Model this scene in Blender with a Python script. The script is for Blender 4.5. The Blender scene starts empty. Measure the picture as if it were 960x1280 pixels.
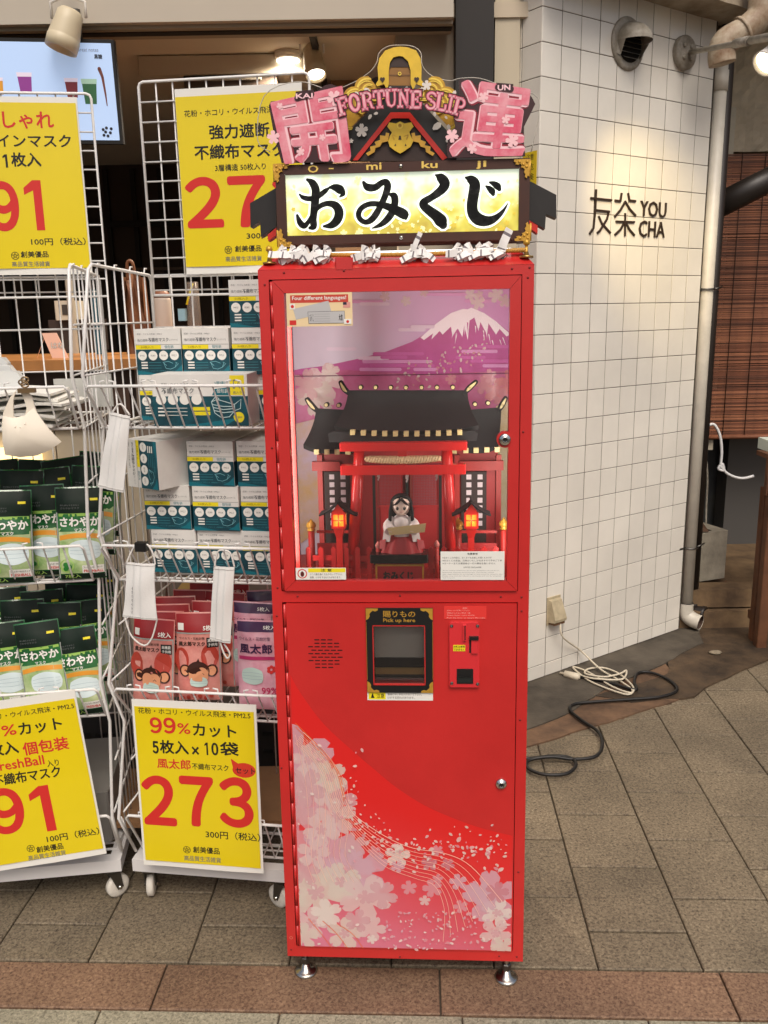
import bpy, math, random
from mathutils import Vector, Matrix
from math import sin, cos, pi, radians
random.seed(7)
sc = bpy.context.scene
COL = sc.collection

# ------------------------------------------------------------------ camera
CAMH = 1.55
FPX, PITCH, ROLL = 1083.7, 0.2280, -0.01727
c_f = Vector((0, cos(PITCH), -sin(PITCH)))
c_r0, c_u0 = Vector((1, 0, 0)), Vector((0, sin(PITCH), cos(PITCH)))
c_r = cos(ROLL) * c_r0 + sin(ROLL) * c_u0
c_u = -sin(ROLL) * c_r0 + cos(ROLL) * c_u0
EYE = Vector((0, 0, CAMH))
cam_d = bpy.data.cameras.new('camera')
cam = bpy.data.objects.new('camera', cam_d)
COL.objects.link(cam)
cam.matrix_world = Matrix(((c_r.x, c_u.x, -c_f.x, 0), (c_r.y, c_u.y, -c_f.y, 0), (c_r.z, c_u.z, -c_f.z, CAMH), (0, 0, 0, 1)))
cam_d.sensor_fit = 'HORIZONTAL'
cam_d.sensor_width = 36
cam_d.lens = FPX / 960 * 36
cam_d.clip_start = 0.02
cam_d.clip_end = 2000
sc.camera = cam

# ------------------------------------------------------------------ sky, sun, exposure
SUN_EL, SUN_AZ = 54, 172          # degrees; azimuth measured clockwise from +Y
w = bpy.data.worlds.new('World')
sc.world = w
w.use_nodes = True
nt = w.node_tree
sky = nt.nodes.new('ShaderNodeTexSky')
sky.sky_type = 'NISHITA'
sky.sun_disc = False
sky.sun_elevation = radians(SUN_EL)
sky.sun_rotation = radians(SUN_AZ)
sky.air_density = 1.0
sky.dust_density = 6.0
sky.ozone_density = 0.6
nt.links.new(sky.outputs[0], nt.nodes['Background'].inputs[0])
nt.nodes['Background'].inputs[1].default_value = 0.09
sl = bpy.data.lights.new('sun', 'SUN')
sl.energy = 1.15
sl.angle = radians(30)
sl.color = (1.0, 0.95, 0.885)
so = bpy.data.objects.new('sun', sl)
COL.objects.link(so)
sd = Vector((sin(radians(SUN_AZ)) * cos(radians(SUN_EL)), cos(radians(SUN_AZ)) * cos(radians(SUN_EL)), sin(radians(SUN_EL))))
so.rotation_euler = (-sd).to_track_quat('-Z', 'Y').to_euler()
so.location = (1, -2, 6)
sc.view_settings.view_transform = 'Standard'
sc.view_settings.look = 'None'
sc.view_settings.exposure = 0.42
sc.view_settings.gamma = 1.0
sc.cycles.max_bounces = 8
sc.cycles.transparent_max_bounces = 24

def spot(name, loc, target, energy, size_deg, color=(1, .82, .6), blend=.6, rad=.03):
    l = bpy.data.lights.new(name, 'SPOT')
    l.energy = energy; l.spot_size = radians(size_deg); l.spot_blend = blend
    l.color = color; l.shadow_soft_size = rad
    o = bpy.data.objects.new(name, l); COL.objects.link(o)
    o.location = loc
    o.rotation_euler = (Vector(target) - Vector(loc)).to_track_quat('-Z', 'Y').to_euler()
    return o

# ------------------------------------------------------------------ materials
MATS = {}
def lin(c):
    return tuple(((v / 255) / 12.92 if v / 255 <= .04045 else ((v / 255 + .055) / 1.055) ** 2.4) for v in c)
def mat(name, rgb, rough=.5, metal=0, emit=0, alpha=1, spec=.5, coat=0, vary=0, vscale=8, bump=0, bscale=60, detail=4, c2=None, objvar=0, trans=0, world=False):
    """plain procedural material: rgb is an sRGB triple of the surface's own colour"""
    if name in MATS: return MATS[name]
    m = bpy.data.materials.new(name); m.use_nodes = True
    n = m.node_tree.nodes; L = m.node_tree.links
    b = n['Principled BSDF']
    col = lin(rgb)
    b.inputs['Base Color'].default_value = (*col, 1)
    b.inputs['Roughness'].default_value = rough
    b.inputs['Metallic'].default_value = metal
    b.inputs['Alpha'].default_value = alpha
    b.inputs['Specular IOR Level'].default_value = spec
    b.inputs['Coat Weight'].default_value = coat
    b.inputs['Coat Roughness'].default_value = .12
    b.inputs['Transmission Weight'].default_value = trans
    if emit:
        b.inputs['Emission Color'].default_value = (*col, 1)
        b.inputs['Emission Strength'].default_value = emit
    last = None
    if vary or bump or objvar:
        tc = n.new('ShaderNodeTexCoord')
        src = n.new('ShaderNodeNewGeometry').outputs['Position'] if world else tc.outputs['Object']
    if vary:
        nz = n.new('ShaderNodeTexNoise'); nz.inputs['Scale'].default_value = vscale; nz.inputs['Detail'].default_value = detail
        nz.inputs['Roughness'].default_value = .65
        L.new(src, nz.inputs['Vector'])
        r = n.new('ShaderNodeValToRGB')
        d = lin(c2) if c2 else tuple(v * (1 - vary) for v in col)
        u = col if c2 else tuple(min(1, v * (1 + vary * .5)) for v in col)
        r.color_ramp.elements[0].position = .32; r.color_ramp.elements[0].color = (*d, 1)
        r.color_ramp.elements[1].position = .68; r.color_ramp.elements[1].color = (*u, 1)
        L.new(nz.outputs['Fac'], r.inputs['Fac'])
        last = r.outputs['Color']
        mr = n.new('ShaderNodeMapRange'); mr.inputs['To Min'].default_value = rough * .8; mr.inputs['To Max'].default_value = min(1, rough * 1.25)
        L.new(nz.outputs['Fac'], mr.inputs['Value']); L.new(mr.outputs[0], b.inputs['Roughness'])
    if objvar:
        oi = n.new('ShaderNodeObjectInfo')
        hs = n.new('ShaderNodeHueSaturation')
        mr2 = n.new('ShaderNodeMapRange'); mr2.inputs['To Min'].default_value = 1 - objvar; mr2.inputs['To Max'].default_value = 1 + objvar
        L.new(oi.outputs['Random'], mr2.inputs['Value']); L.new(mr2.outputs[0], hs.inputs['Value'])
        if last: L.new(last, hs.inputs['Color'])
        else: hs.inputs['Color'].default_value = (*col, 1)
        last = hs.outputs['Color']
    if last: L.new(last, b.inputs['Base Color'])
    if bump:
        nb = n.new('ShaderNodeTexNoise'); nb.inputs['Scale'].default_value = bscale; nb.inputs['Detail'].default_value = 5
        L.new(src, nb.inputs['Vector'])
        bp = n.new('ShaderNodeBump'); bp.inputs['Strength'].default_value = bump; bp.inputs['Distance'].default_value = .004
        L.new(nb.outputs['Fac'], bp.inputs['Height']); L.new(bp.outputs[0], b.inputs['Normal'])
    MATS[name] = m
    return m

def granite(name, dark, mid, light, scale=260, objvar=.08, stain=.35):
    m = bpy.data.materials.new(name); m.use_nodes = True
    n = m.node_tree.nodes; L = m.node_tree.links; b = n['Principled BSDF']
    geo = n.new('ShaderNodeNewGeometry')
    nz = n.new('ShaderNodeTexNoise'); nz.inputs['Scale'].default_value = scale * .52; nz.inputs['Detail'].default_value = 8; nz.inputs['Roughness'].default_value = .74; nz.inputs['Distortion'].default_value = .6
    L.new(geo.outputs['Position'], nz.inputs['Vector'])
    r = n.new('ShaderNodeValToRGB'); e = r.color_ramp.elements
    e[0].position = .34; e[0].color = (*lin(dark), 1); e[1].position = .66; e[1].color = (*lin(light), 1)
    x = e.new(.46); x.color = (*lin(mid), 1)
    L.new(nz.outputs['Fac'], r.inputs['Fac'])
    n2 = n.new('ShaderNodeTexNoise'); n2.inputs['Scale'].default_value = 2.3; n2.inputs['Detail'].default_value = 6; n2.inputs['Roughness'].default_value = .6
    L.new(geo.outputs['Position'], n2.inputs['Vector'])
    mr = n.new('ShaderNodeMapRange'); mr.inputs['From Min'].default_value = .3; mr.inputs['From Max'].default_value = .7; mr.inputs['To Min'].default_value = 1 - stain; mr.inputs['To Max'].default_value = 1.08
    L.new(n2.outputs['Fac'], mr.inputs['Value'])
    oi = n.new('ShaderNodeObjectInfo'); mo = n.new('ShaderNodeMapRange'); mo.inputs['To Min'].default_value = 1 - objvar; mo.inputs['To Max'].default_value = 1 + objvar
    L.new(oi.outputs['Random'], mo.inputs['Value'])
    mu = n.new('ShaderNodeMath'); mu.operation = 'MULTIPLY'; L.new(mr.outputs[0], mu.inputs[0]); L.new(mo.outputs[0], mu.inputs[1])
    vm = n.new('ShaderNodeVectorMath'); vm.operation = 'SCALE'; L.new(r.outputs['Color'], vm.inputs[0]); L.new(mu.outputs[0], vm.inputs['Scale'])
    L.new(vm.outputs[0], b.inputs['Base Color'])
    b.inputs['Roughness'].default_value = .75
    bp = n.new('ShaderNodeBump'); bp.inputs['Strength'].default_value = .35; bp.inputs['Distance'].default_value = .002
    L.new(nz.outputs['Fac'], bp.inputs['Height']); L.new(bp.outputs[0], b.inputs['Normal'])
    MATS[name] = m
    return m

def glassy(name, tint=(255, 255, 255), gloss=.08, rough=.03, tintamt=0.0):
    """thin pane: mostly clear, mirror reflection by Fresnel"""
    if name in MATS: return MATS[name]
    m = bpy.data.materials.new(name); m.use_nodes = True
    n = m.node_tree.nodes; L = m.node_tree.links
    n.remove(n['Principled BSDF'])
    tr = n.new('ShaderNodeBsdfTransparent'); gl = n.new('ShaderNodeBsdfGlossy'); gl.inputs['Roughness'].default_value = rough
    tr.inputs[0].default_value = (*lin(tint), 1)
    fr = n.new('ShaderNodeFresnel'); fr.inputs['IOR'].default_value = 1.45
    ad = n.new('ShaderNodeMath'); ad.operation = 'ADD'; ad.inputs[1].default_value = gloss
    mx = n.new('ShaderNodeMixShader')
    L.new(fr.outputs[0], ad.inputs[0]); L.new(ad.outputs[0], mx.inputs[0]); L.new(tr.outputs[0], mx.inputs[1]); L.new(gl.outputs[0], mx.inputs[2])
    L.new(mx.outputs[0], n['Material Output'].inputs[0])
    MATS[name] = m
    return m

# ------------------------------------------------------------------ frames and mesh builder
class Frame:
    """a plane standing in the world: a = along, d = depth behind the face, b = up"""
    def __init__(s, o, a, b=None, d=None):
        s.o = Vector(o); s.a = Vector(a).normalized()
        s.b = Vector(b or (0, 0, 1)); s.b = (s.b - s.b.dot(s.a) * s.a).normalized()
        s.d = s.b.cross(s.a).normalized()
        if d is not None and s.d.dot(Vector(d)) < 0: s.d = -s.d
        a, d_, b_ = s.a, s.d, s.b
        s.m = Matrix(((a.x, d_.x, b_.x, s.o.x), (a.y, d_.y, b_.y, s.o.y), (a.z, d_.z, b_.z, s.o.z), (0, 0, 0, 1)))
        s.mi = s.m.inverted()
    def px(s, x, y, d=0):
        """where the line of sight through this image point crosses the plane at depth d"""
        r = c_f + c_r * ((x - 480) / FPX) - c_u * ((y - 640) / FPX)
        P0 = s.o + s.d * d
        t = (P0 - EYE).dot(s.d) / r.dot(s.d)
        q = s.mi @ (EYE + r * t)
        return q.x, q.z
    def sub(s, x, y, z):
        return Frame(s.m @ Vector((x, y, z)), s.a, s.b)
WORLD = Frame((0, 0, 0), (1, 0, 0))
def ground(x, y, z=0):
    r = c_f + c_r * ((x - 480) / FPX) - c_u * ((y - 640) / FPX)
    t = (z - CAMH) / r.z
    p = EYE + r * t
    return p.x, p.y

_textcache = {}
def glyphs(s, bold=0.0, res=2):
    k = (s, round(bold, 4), res)
    if k in _textcache: return _textcache[k]
    cu = bpy.data.curves.new('t', 'FONT'); cu.body = s; cu.size = 1; cu.offset = bold; cu.resolution_u = res
    cu.fill_mode = 'FRONT'
    o = bpy.data.objects.new('t', cu); COL.objects.link(o)
    dg = bpy.context.evaluated_depsgraph_get()
    me = bpy.data.meshes.new_from_object(o.evaluated_get(dg))
    vs = [(v.co.x, v.co.y) for v in me.vertices]; fs = [tuple(p.vertices) for p in me.polygons]
    bpy.data.objects.remove(o); bpy.data.meshes.remove(me); bpy.data.curves.remove(cu)
    x0 = min(v[0] for v in vs); x1 = max(v[0] for v in vs); y0 = min(v[1] for v in vs); y1 = max(v[1] for v in vs)
    _textcache[k] = ([((v[0] - x0) / (x1 - x0), (v[1] - y0) / (y1 - y0)) for v in vs], fs, (x1 - x0) / (y1 - y0))
    return _textcache[k]

class MB:
    def __init__(s, fr=WORLD):
        s.f = fr; s.v = []; s.p = []; s.mi = []; s.ms = []; s.sm = []
    def m(s, mt):
        if mt not in s.ms: s.ms.append(mt)
        return s.ms.index(mt)
    def face(s, idx, mt, smooth=False):
        s.p.append(tuple(idx)); s.mi.append(s.m(mt)); s.sm.append(smooth)
    def add(s, vs, fs, mt, smooth=False):
        n = len(s.v); s.v += [tuple(v) for v in vs]
        for f in fs: s.face([i + n for i in f], mt, smooth)
    def box(s, x0, x1, y0, y1, z0, z1, mt, bev=0):
        if bev:
            s.add([(x, y, z) for z in (z0, z1) for (x, y) in ((x0 + bev, y0), (x1 - bev, y0), (x1, y0 + bev), (x1, y1 - bev), (x1 - bev, y1), (x0 + bev, y1), (x0, y1 - bev), (x0, y0 + bev))],
                  [tuple(range(7, -1, -1)), tuple(range(8, 16))] + [(i, (i + 1) % 8, (i + 1) % 8 + 8, i + 8) for i in range(8)], mt)
            return
        s.add([(x0, y0, z0), (x1, y0, z0), (x1, y1, z0), (x0, y1, z0), (x0, y0, z1), (x1, y0, z1), (x1, y1, z1), (x0, y1, z1)],
              [(3, 2, 1, 0), (4, 5, 6, 7), (0, 1, 5, 4), (1, 2, 6, 5), (2, 3, 7, 6), (3, 0, 4, 7)], mt)
    def prism(s, pts, d0, d1, mt, side=None):
        """outline pts (a,b) extruded from depth d0 (front) to d1"""
        n = len(pts)
        ar = sum(pts[i][0] * pts[(i + 1) % n][1] - pts[(i + 1) % n][0] * pts[i][1] for i in range(n))
        if ar < 0: pts = pts[::-1]
        s.add([(p[0], d0, p[1]) for p in pts], [tuple(range(n))], mt)
        if d1 != d0:
            s.add([(p[0], d1, p[1]) for p in pts], [tuple(range(n - 1, -1, -1))], side or mt)
            s.add([(p[0], d0, p[1]) for p in pts] + [(p[0], d1, p[1]) for p in pts], [((i + 1) % n, i, i + n, (i + 1) % n + n) for i in range(n)], side or mt)
    def slab(s, pts, z0, z1, mt):
        """outline in x,y extruded in z"""
        n = len(pts)
        ar = sum(pts[i][0] * pts[(i + 1) % n][1] - pts[(i + 1) % n][0] * pts[i][1] for i in range(n))
        if ar < 0: pts = pts[::-1]
        s.add([(p[0], p[1], z0) for p in pts] + [(p[0], p[1], z1) for p in pts],
              [tuple(range(n - 1, -1, -1)), tuple(range(n, 2 * n))] + [(i, (i + 1) % n, (i + 1) % n + n, i + n) for i in range(n)], mt)
    def disc(s, a, b, r, d, mt, n=16, rb=None, d1=None, rot=0):
        pts = [(a + r * cos(2 * pi * i / n + rot), b + (rb or r) * sin(2 * pi * i / n + rot)) for i in range(n)]
        s.prism(pts, d, d if d1 is None else d1, mt)
    def ring(s, a, b, r0, r1, d, mt, n=20, k=1.0):
        vs = [(a + r * cos(2 * pi * i / n), d, b + k * r * sin(2 * pi * i / n)) for r in (r0, r1) for i in range(n)]
        s.add(vs, [(i, i + n, (i + 1) % n + n, (i + 1) % n)[::-1] for i in range(n)], mt)
    def tube(s, pts, r, mt, n=6, closed=False, caps=True, flat=None):
        pts = [Vector(p) for p in pts]
        N = len(pts); rings = []
        t0 = (pts[1] - pts[0]).normalized()
        ref = Vector((0, 0, 1)) if abs(t0.z) < .9 else Vector((1, 0, 0))
        u = t0.cross(ref).normalized()
        base = len(s.v)
        for i, p in enumerate(pts):
            if closed: t = (pts[(i + 1) % N] - pts[i - 1]).normalized()
            else: t = (pts[min(i + 1, N - 1)] - pts[max(i - 1, 0)])
            t = t.normalized() if t.length > 1e-9 else t0
            u = (u - u.dot(t) * t); u = u.normalized() if u.length > 1e-6 else t.orthogonal().normalized()
            v = t.cross(u)
            rr = r[i] if isinstance(r, (list, tuple)) else r
            for k in range(n):
                q = 2 * pi * k / n
                s.v.append(tuple(p + u * cos(q) * rr + v * sin(q) * rr * (flat or 1)))
        for i in range(N if closed else N - 1):
            a, b = base + i * n, base + ((i + 1) % N) * n
            for k in range(n): s.face((a + k, a + (k + 1) % n, b + (k + 1) % n, b + k), mt, True)
        if caps and not closed:
            s.face([base + k for k in range(n)][::-1], mt); s.face([base + (N - 1) * n + k for k in range(n)], mt)
    def lathe(s, c, axis, prof, mt, n=20, smooth=True):
        """prof: (radius, distance along axis)"""
        c = Vector(c); ax = Vector(axis).normalized(); u = ax.orthogonal().normalized(); v = ax.cross(u)
        base = len(s.v)
        for (r, h) in prof:
            for k in range(n):
                q = 2 * pi * k / n
                s.v.append(tuple(c + ax * h + (u * cos(q) + v * sin(q)) * max(r, 1e-5)))
        for i in range(len(prof) - 1):
            a, b = base + i * n, base + (i + 1) * n
            for k in range(n): s.face((a + k, a + (k + 1) % n, b + (k + 1) % n, b + k), mt, smooth)
        s.face([base + k for k in range(n)][::-1], mt); s.face([base + (len(prof) - 1) * n + k for k in range(n)], mt)
    def blob(s, c, r, mt, nu=14, nv=9, deform=None):
        base = len(s.v)
        for j in range(nv + 1):
            ph = pi * j / nv
            for i in range(nu):
                q = 2 * pi * i / nu
                p = Vector((sin(ph) * cos(q), sin(ph) * sin(q), cos(ph)))
                if deform: p = Vector(deform(p))
                s.v.append((c[0] + p.x * r[0], c[1] + p.y * r[1], c[2] + p.z * r[2]))
        for j in range(nv):
            for i in range(nu):
                a = base + j * nu; b = a + nu
                s.face((a + i, b + i, b + (i + 1) % nu, a + (i + 1) % nu), mt, True)
    def grid(s, fn, nu, nv, mt, smooth=True, closed=False):
        base = len(s.v)
        for j in range(nv + 1):
            for i in range(nu + 1): s.v.append(tuple(fn(i / nu, j / nv)))
        for j in range(nv):
            for i in range(nu):
                a = base + j * (nu + 1) + i
                s.face((a, a + 1, a + nu + 2, a + nu + 1), mt, smooth)
    def brush(s, pts, d, mt, grow=0, n=5):
        """a written stroke: pts (a, b, width), round-ended strip on the plane at depth d"""
        P = []
        N = len(pts)
        def cr(p0, p1, p2, p3, t):
            return [0.5 * ((2 * p1[k]) + (-p0[k] + p2[k]) * t + (2 * p0[k] - 5 * p1[k] + 4 * p2[k] - p3[k]) * t * t + (-p0[k] + 3 * p1[k] - 3 * p2[k] + p3[k]) * t ** 3) for k in range(3)]
        for i in range(N - 1):
            for j in range(n):
                P.append(cr(pts[max(i - 1, 0)], pts[i], pts[i + 1], pts[min(i + 2, N - 1)], j / n))
        P.append(list(pts[-1]))
        Lf, Rt = [], []
        M = len(P)
        for i, p in enumerate(P):
            q0, q1 = P[max(i - 1, 0)], P[min(i + 1, M - 1)]
            tx, ty = q1[0] - q0[0], q1[1] - q0[1]; l = math.hypot(tx, ty) or 1
            h = max(p[2], 0) / 2 + grow
            Lf.append((p[0] - ty / l * h, p[1] + tx / l * h)); Rt.append((p[0] + ty / l * h, p[1] - tx / l * h))
        vs = [(x, d, y) for x, y in Lf] + [(x, d, y) for x, y in Rt]
        s.add(vs, [(i, i + M, i + M + 1, i + 1) for i in range(M - 1)], mt)
        for e in (0, -1):
            s.disc(P[e][0], P[e][1], max(P[e][2], 0) / 2 + grow, d, mt, 10)
        if n > 1:
            for i in range(1, N - 1): s.disc(pts[i][0], pts[i][1], max(pts[i][2], 0) / 2 + grow, d, mt, 10)
    def text(s, txt, a0, a1, b0, b1, d, mt, bold=0.0, thick=0, shear=0, res=2):
        vs, fs, _ = glyphs(txt, 0, res)
        dl = bold * abs(b1 - b0) * .95
        if dl and not thick:
            for k, (ox, oz) in enumerate(((-1, 0), (1, 0), (0, -1), (0, 1), (-.7, -.7), (.7, .7), (-.7, .7), (.7, -.7))):
                s.add([(a0 + dl + v[0] * (a1 - a0 - 2 * dl) + ox * dl, d - k * .00001, b0 + dl + v[1] * (b1 - b0 - 2 * dl) + oz * dl) for v in vs], fs, mt)
            return
        V = [(a0 + v[0] * (a1 - a0) + shear * v[1] * (b1 - b0), d, b0 + v[1] * (b1 - b0)) for v in vs]
        s.add(V, fs, mt)
        if thick:
            from collections import Counter
            ec = {}
            for f in fs:
                for i in range(len(f)):
                    e = (f[i], f[(i + 1) % len(f)])
                    if (e[1], e[0]) in ec: ec.pop((e[1], e[0]))
                    else: ec[e] = 1
            n = len(s.v); s.v += V + [(v[0], v[1] + thick, v[2]) for v in V]; k = len(V)
            for (i, j) in ec: s.face((n + j, n + i, n + i + k, n + j + k), mt)
    def tquad(s, txt, quad, d, mt, bold=0, res=3):
        """text warped into four image points: top left, top right, bottom left, bottom right"""
        vs, fs, _ = glyphs(txt, 0, res); q = [s.f.px(*p, d) for p in quad]
        for k, (ox, oz) in enumerate([(0, 0)] + ([(cos(i * pi / 6), sin(i * pi / 6)) for i in range(12)] if bold else [])):
            P = []
            for u, v in vs:
                u = bold + u * (1 - 2 * bold) + ox * bold; v = bold + v * (1 - 2 * bold) + oz * bold
                P.append((q[2][0] * (1 - u) * (1 - v) + q[3][0] * u * (1 - v) + q[0][0] * (1 - u) * v + q[1][0] * u * v, d - k * .00001, q[2][1] * (1 - u) * (1 - v) + q[3][1] * u * (1 - v) + q[0][1] * (1 - u) * v + q[1][1] * u * v))
            s.add(P, fs, mt)
    def tpx(s, txt, p0, p1, h, d, mt, bold=0.0, thick=0, fr=None, res=2):
        """text whose baseline runs between two image points, h image pixels tall, lying on this frame's plane"""
        f = fr or s.f
        a0, b0 = f.px(p0[0], p0[1], d); a1, b1 = f.px(p1[0], p1[1], d); _, t = f.px(p0[0], p0[1] - h, d)
        b = (b0 + b1) / 2
        s.text(txt, a0, a1, b, b + (t - b0), d, mt, bold, thick, res=res)
    def digits(s, txt, p0, p1, h, d, mt, bold=.03, gap=.12):
        f = s.f; a0, b0 = f.px(p0[0], p0[1], d); a1, b1 = f.px(p1[0], p1[1], d); _, t = f.px(p0[0], p0[1] - h, d)
        n = len(txt); cw = (a1 - a0) / (n - gap)
        for k, ch in enumerate(txt):
            full = chr(ord(ch) - 0x21 + 0xFF01); w_ = cw * (1 - gap); x = a0 + k * cw; bb = b0 + (b1 - b0) * (k + .5) / n
            if ch == '1':
                H = t - b0; s.prism([(x + u * w_ * .8, bb + v * H) for u, v in ((.5, 1), (.86, 1), (.86, 0), (.5, 0), (.5, .80), (.10, .71), (.10, .85))], d, d, mt); continue
            s.text(full, x, x + w_, bb, bb + (t - b0), d, mt, bold, res=8)
    def mesh(s, name, mi=None):
        me = bpy.data.meshes.new(name)
        T = (mi @ s.f.m) if mi is not None else None
        me.from_pydata([T @ Vector(v) for v in s.v] if T is not None else s.v, [], s.p)
        for mt in s.ms: me.materials.append(mt)
        me.polygons.foreach_set('material_index', s.mi)
        me.polygons.foreach_set('use_smooth', s.sm)
        me.update()
        return me
    def build(s, name, parent=None, base=None, **props):
        """base: Frame whose origin becomes the object's origin when top-level"""
        if parent is not None:
            pm = parent['_m'] if False else PM[parent.name]
            me = s.mesh(name, pm.inverted()); o = bpy.data.objects.new(name, me); COL.objects.link(o); o.parent = parent
            PM[o.name] = pm
        else:
            bf = base or s.f
            me = s.mesh(name, bf.mi); o = bpy.data.objects.new(name, me); COL.objects.link(o)
            o.matrix_world = bf.m; PM[o.name] = bf.m.copy()
        for k, v in props.items(): o[k] = v
        return o
PM = {}
def thing(name, fr, label, category, group=None):
    o = bpy.data.objects.new(name, None); COL.objects.link(o)
    o.empty_display_size = .05
    o.matrix_world = fr.m; PM[o.name] = fr.m.copy()
    o['label'] = label; o['category'] = category
    if group: o['group'] = group
    return o
def inst(name, me, M, parent=None, **props):
    """another object sharing mesh data; M is its world matrix"""
    o = bpy.data.objects.new(name, me); COL.objects.link(o)
    if parent is not None:
        o.parent = parent; o.matrix_basis = PM[parent.name].inverted() @ M; PM[o.name] = M.copy()
    else:
        o.matrix_world = M; PM[o.name] = M.copy()
    for k, v in props.items(): o[k] = v
    return o
def child_of(o):
    return PM[o.name]
# ------------------------------------------------------------------ colours in use
cream_tile = mat('glazed cream tile', (228, 223, 212), .16, vary=.09, vscale=2.2, detail=9, objvar=.045, bump=.12, bscale=7, world=True)
grout = mat('dark tile joint', (62, 52, 42), .95, vary=.4, vscale=6)
white_wire = mat('white plastic coated wire', (226, 224, 220), .4)
white_steel = mat('white painted steel', (212, 210, 208), .45)
black_p = mat('black plastic', (20, 19, 18), .45)
black_ink = mat('black print', (24, 22, 20), .6)
grey_ink = mat('grey print', (110, 112, 112), .6)
white_ink = mat('white print', (232, 230, 222), .6)
red_ink = mat('red print', (205, 40, 34), .6)
paper_w = mat('white paper', (230, 228, 220), .45, coat=.3, bump=.08, bscale=6)
poster_y = mat('yellow poster paper', (228, 204, 10), .3, coat=.5, vary=.05, vscale=3, bump=.12, bscale=5)
steel = mat('bright steel', (190, 186, 178), .25, metal=1)
dark_steel = mat('dull steel', (110, 108, 104), .4, metal=1)

# ------------------------------------------------------------------ ground
GY = -0.04414
G0 = Frame((0.24742, 1.79087, 0), (cos(GY), sin(GY), 0))     # along the edge of the red granite band
GW, GL = 0.24952, 0.26299
dirt = mat('grey mortar bed', (88, 78, 66), .95, vary=.3, vscale=3, bump=.3, bscale=90)
g = MB(); g.add([(-150, -60, -.012), (150, -60, -.012), (150, 240, -.012), (-150, 240, -.012)], [(0, 1, 2, 3)], dirt)
pave = g.build('ground', base=WORLD, kind='structure')
gr_beige = granite('flamed beige granite', (56, 47, 36), (112, 99, 80), (158, 144, 118), stain=.45)
gr_red = granite('flamed red granite', (70, 48, 36), (116, 88, 68), (160, 130, 102), stain=.35)
gr_pale = granite('flamed pale granite', (84, 80, 66), (136, 130, 110), (180, 173, 150), stain=.25)
def stone_mesh(name, wx, ly, mt, t=.035, j=.002, bv=.0025):
    b = MB()
    x0, x1, y0, y1 = -wx / 2 + j, wx / 2 - j, -ly / 2 + j * 1.5, ly / 2 - j * 1.5
    lo = [(x0, y0), (x1, y0), (x1, y1), (x0, y1)]; hi = [(x0 + bv, y0 + bv), (x1 - bv, y0 + bv), (x1 - bv, y1 - bv), (x0 + bv, y1 - bv)]
    b.add([(x, y, -.012) for x, y in lo] + [(x, y, -bv) for x, y in lo] + [(x, y, 0) for x, y in hi],
          [(i, (i + 1) % 4, (i + 1) % 4 + 4, i + 4) for i in range(4)] + [(i + 4, (i + 1) % 4 + 4, (i + 1) % 4 + 8, i + 8) for i in range(4)] + [(8, 9, 10, 11)], mt)
    return b.mesh(name)
apron = [ground(*p) for p in ((560, 960), (657, 934), (700, 921), (748, 907), (819, 883), (870, 874), (880, 862), (960, 826), (1010, 806), (960, 760), (860, 780), (657, 850), (560, 880))]
def inside(x, y, P):
    c = False
    for i in range(len(P)):
        (x1, y1), (x2, y2) = P[i], P[i - 1]
        if (y1 > y) != (y2 > y) and x < (x2 - x1) * (y - y1) / (y2 - y1) + x1: c = not c
    return c
tm = stone_mesh('paving_stone', GW, GL, gr_beige)
def put_stone(me, ca, cd, tilt=True):
    M = G0.m @ Matrix.Translation((ca, cd, random.uniform(-.0012, .0006))) @ Matrix.Rotation(random.uniform(-.002, .002), 4, 'X') @ Matrix.Rotation(random.uniform(-.002, .002), 4, 'Y')
    inst('paving_stone', me, M, pave)
half = {}
for i in range(-8, 9):
    off = 0 if i % 2 == 0 else .5
    edges = ([0] if off else []) + [k + off for k in range(0 if not off else 0, 14)]
    if off: edges = [0] + [k + .5 for k in range(0, 9)]
    else: edges = list(range(0, 10))
    for k in range(len(edges) - 1):
        e0, e1 = edges[k], edges[k + 1]
        ca, cd = (i + .5) * GW, (e0 + e1) / 2 * GL
        P = G0.m @ Vector((ca, cd, 0))
        cs = [G0.m @ Vector(((i + u_) * GW, (e0 if v_ else e1) * GL, 0)) for u_ in (0, 1) for v_ in (0, 1)]
        if all(inside(c_.x, c_.y, apron) for c_ in cs) or P.x > 1.7 + (P.y - 1.8) * .75: continue
        if P.x < -1.35 - (P.y - 1.8) * .6: continue
        if e1 - e0 < .9:
            me = half.setdefault('h', stone_mesh('paving_stone', GW, GL / 2, gr_beige))
        else: me = tm
        put_stone(me, ca, cd)
# red band (about 0.14 deep) then pale granite in front
bd = 0.147
joints = []
def gloc(x, y):
    p = G0.mi @ Vector((*ground(x, y), 0)); return p.x
ja, jb, jc = gloc(195, 1240), gloc(550, 1248), gloc(915, 1250)
rl = (jc - ja) / 2
rm = stone_mesh('paving_stone', rl, bd, gr_red)
for k in range(-3, 5): put_stone(rm, ja + (k + .5) * rl, -bd / 2)
pm = stone_mesh('paving_stone', rl * .62, .3, gr_pale)
j0 = gloc(123, 1268)
for r in range(2):
    for k in range(-4, 6): put_stone(pm, j0 + (k + .5 + .5 * r) * rl * .62, -bd - .15 - .3 * r)
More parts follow.
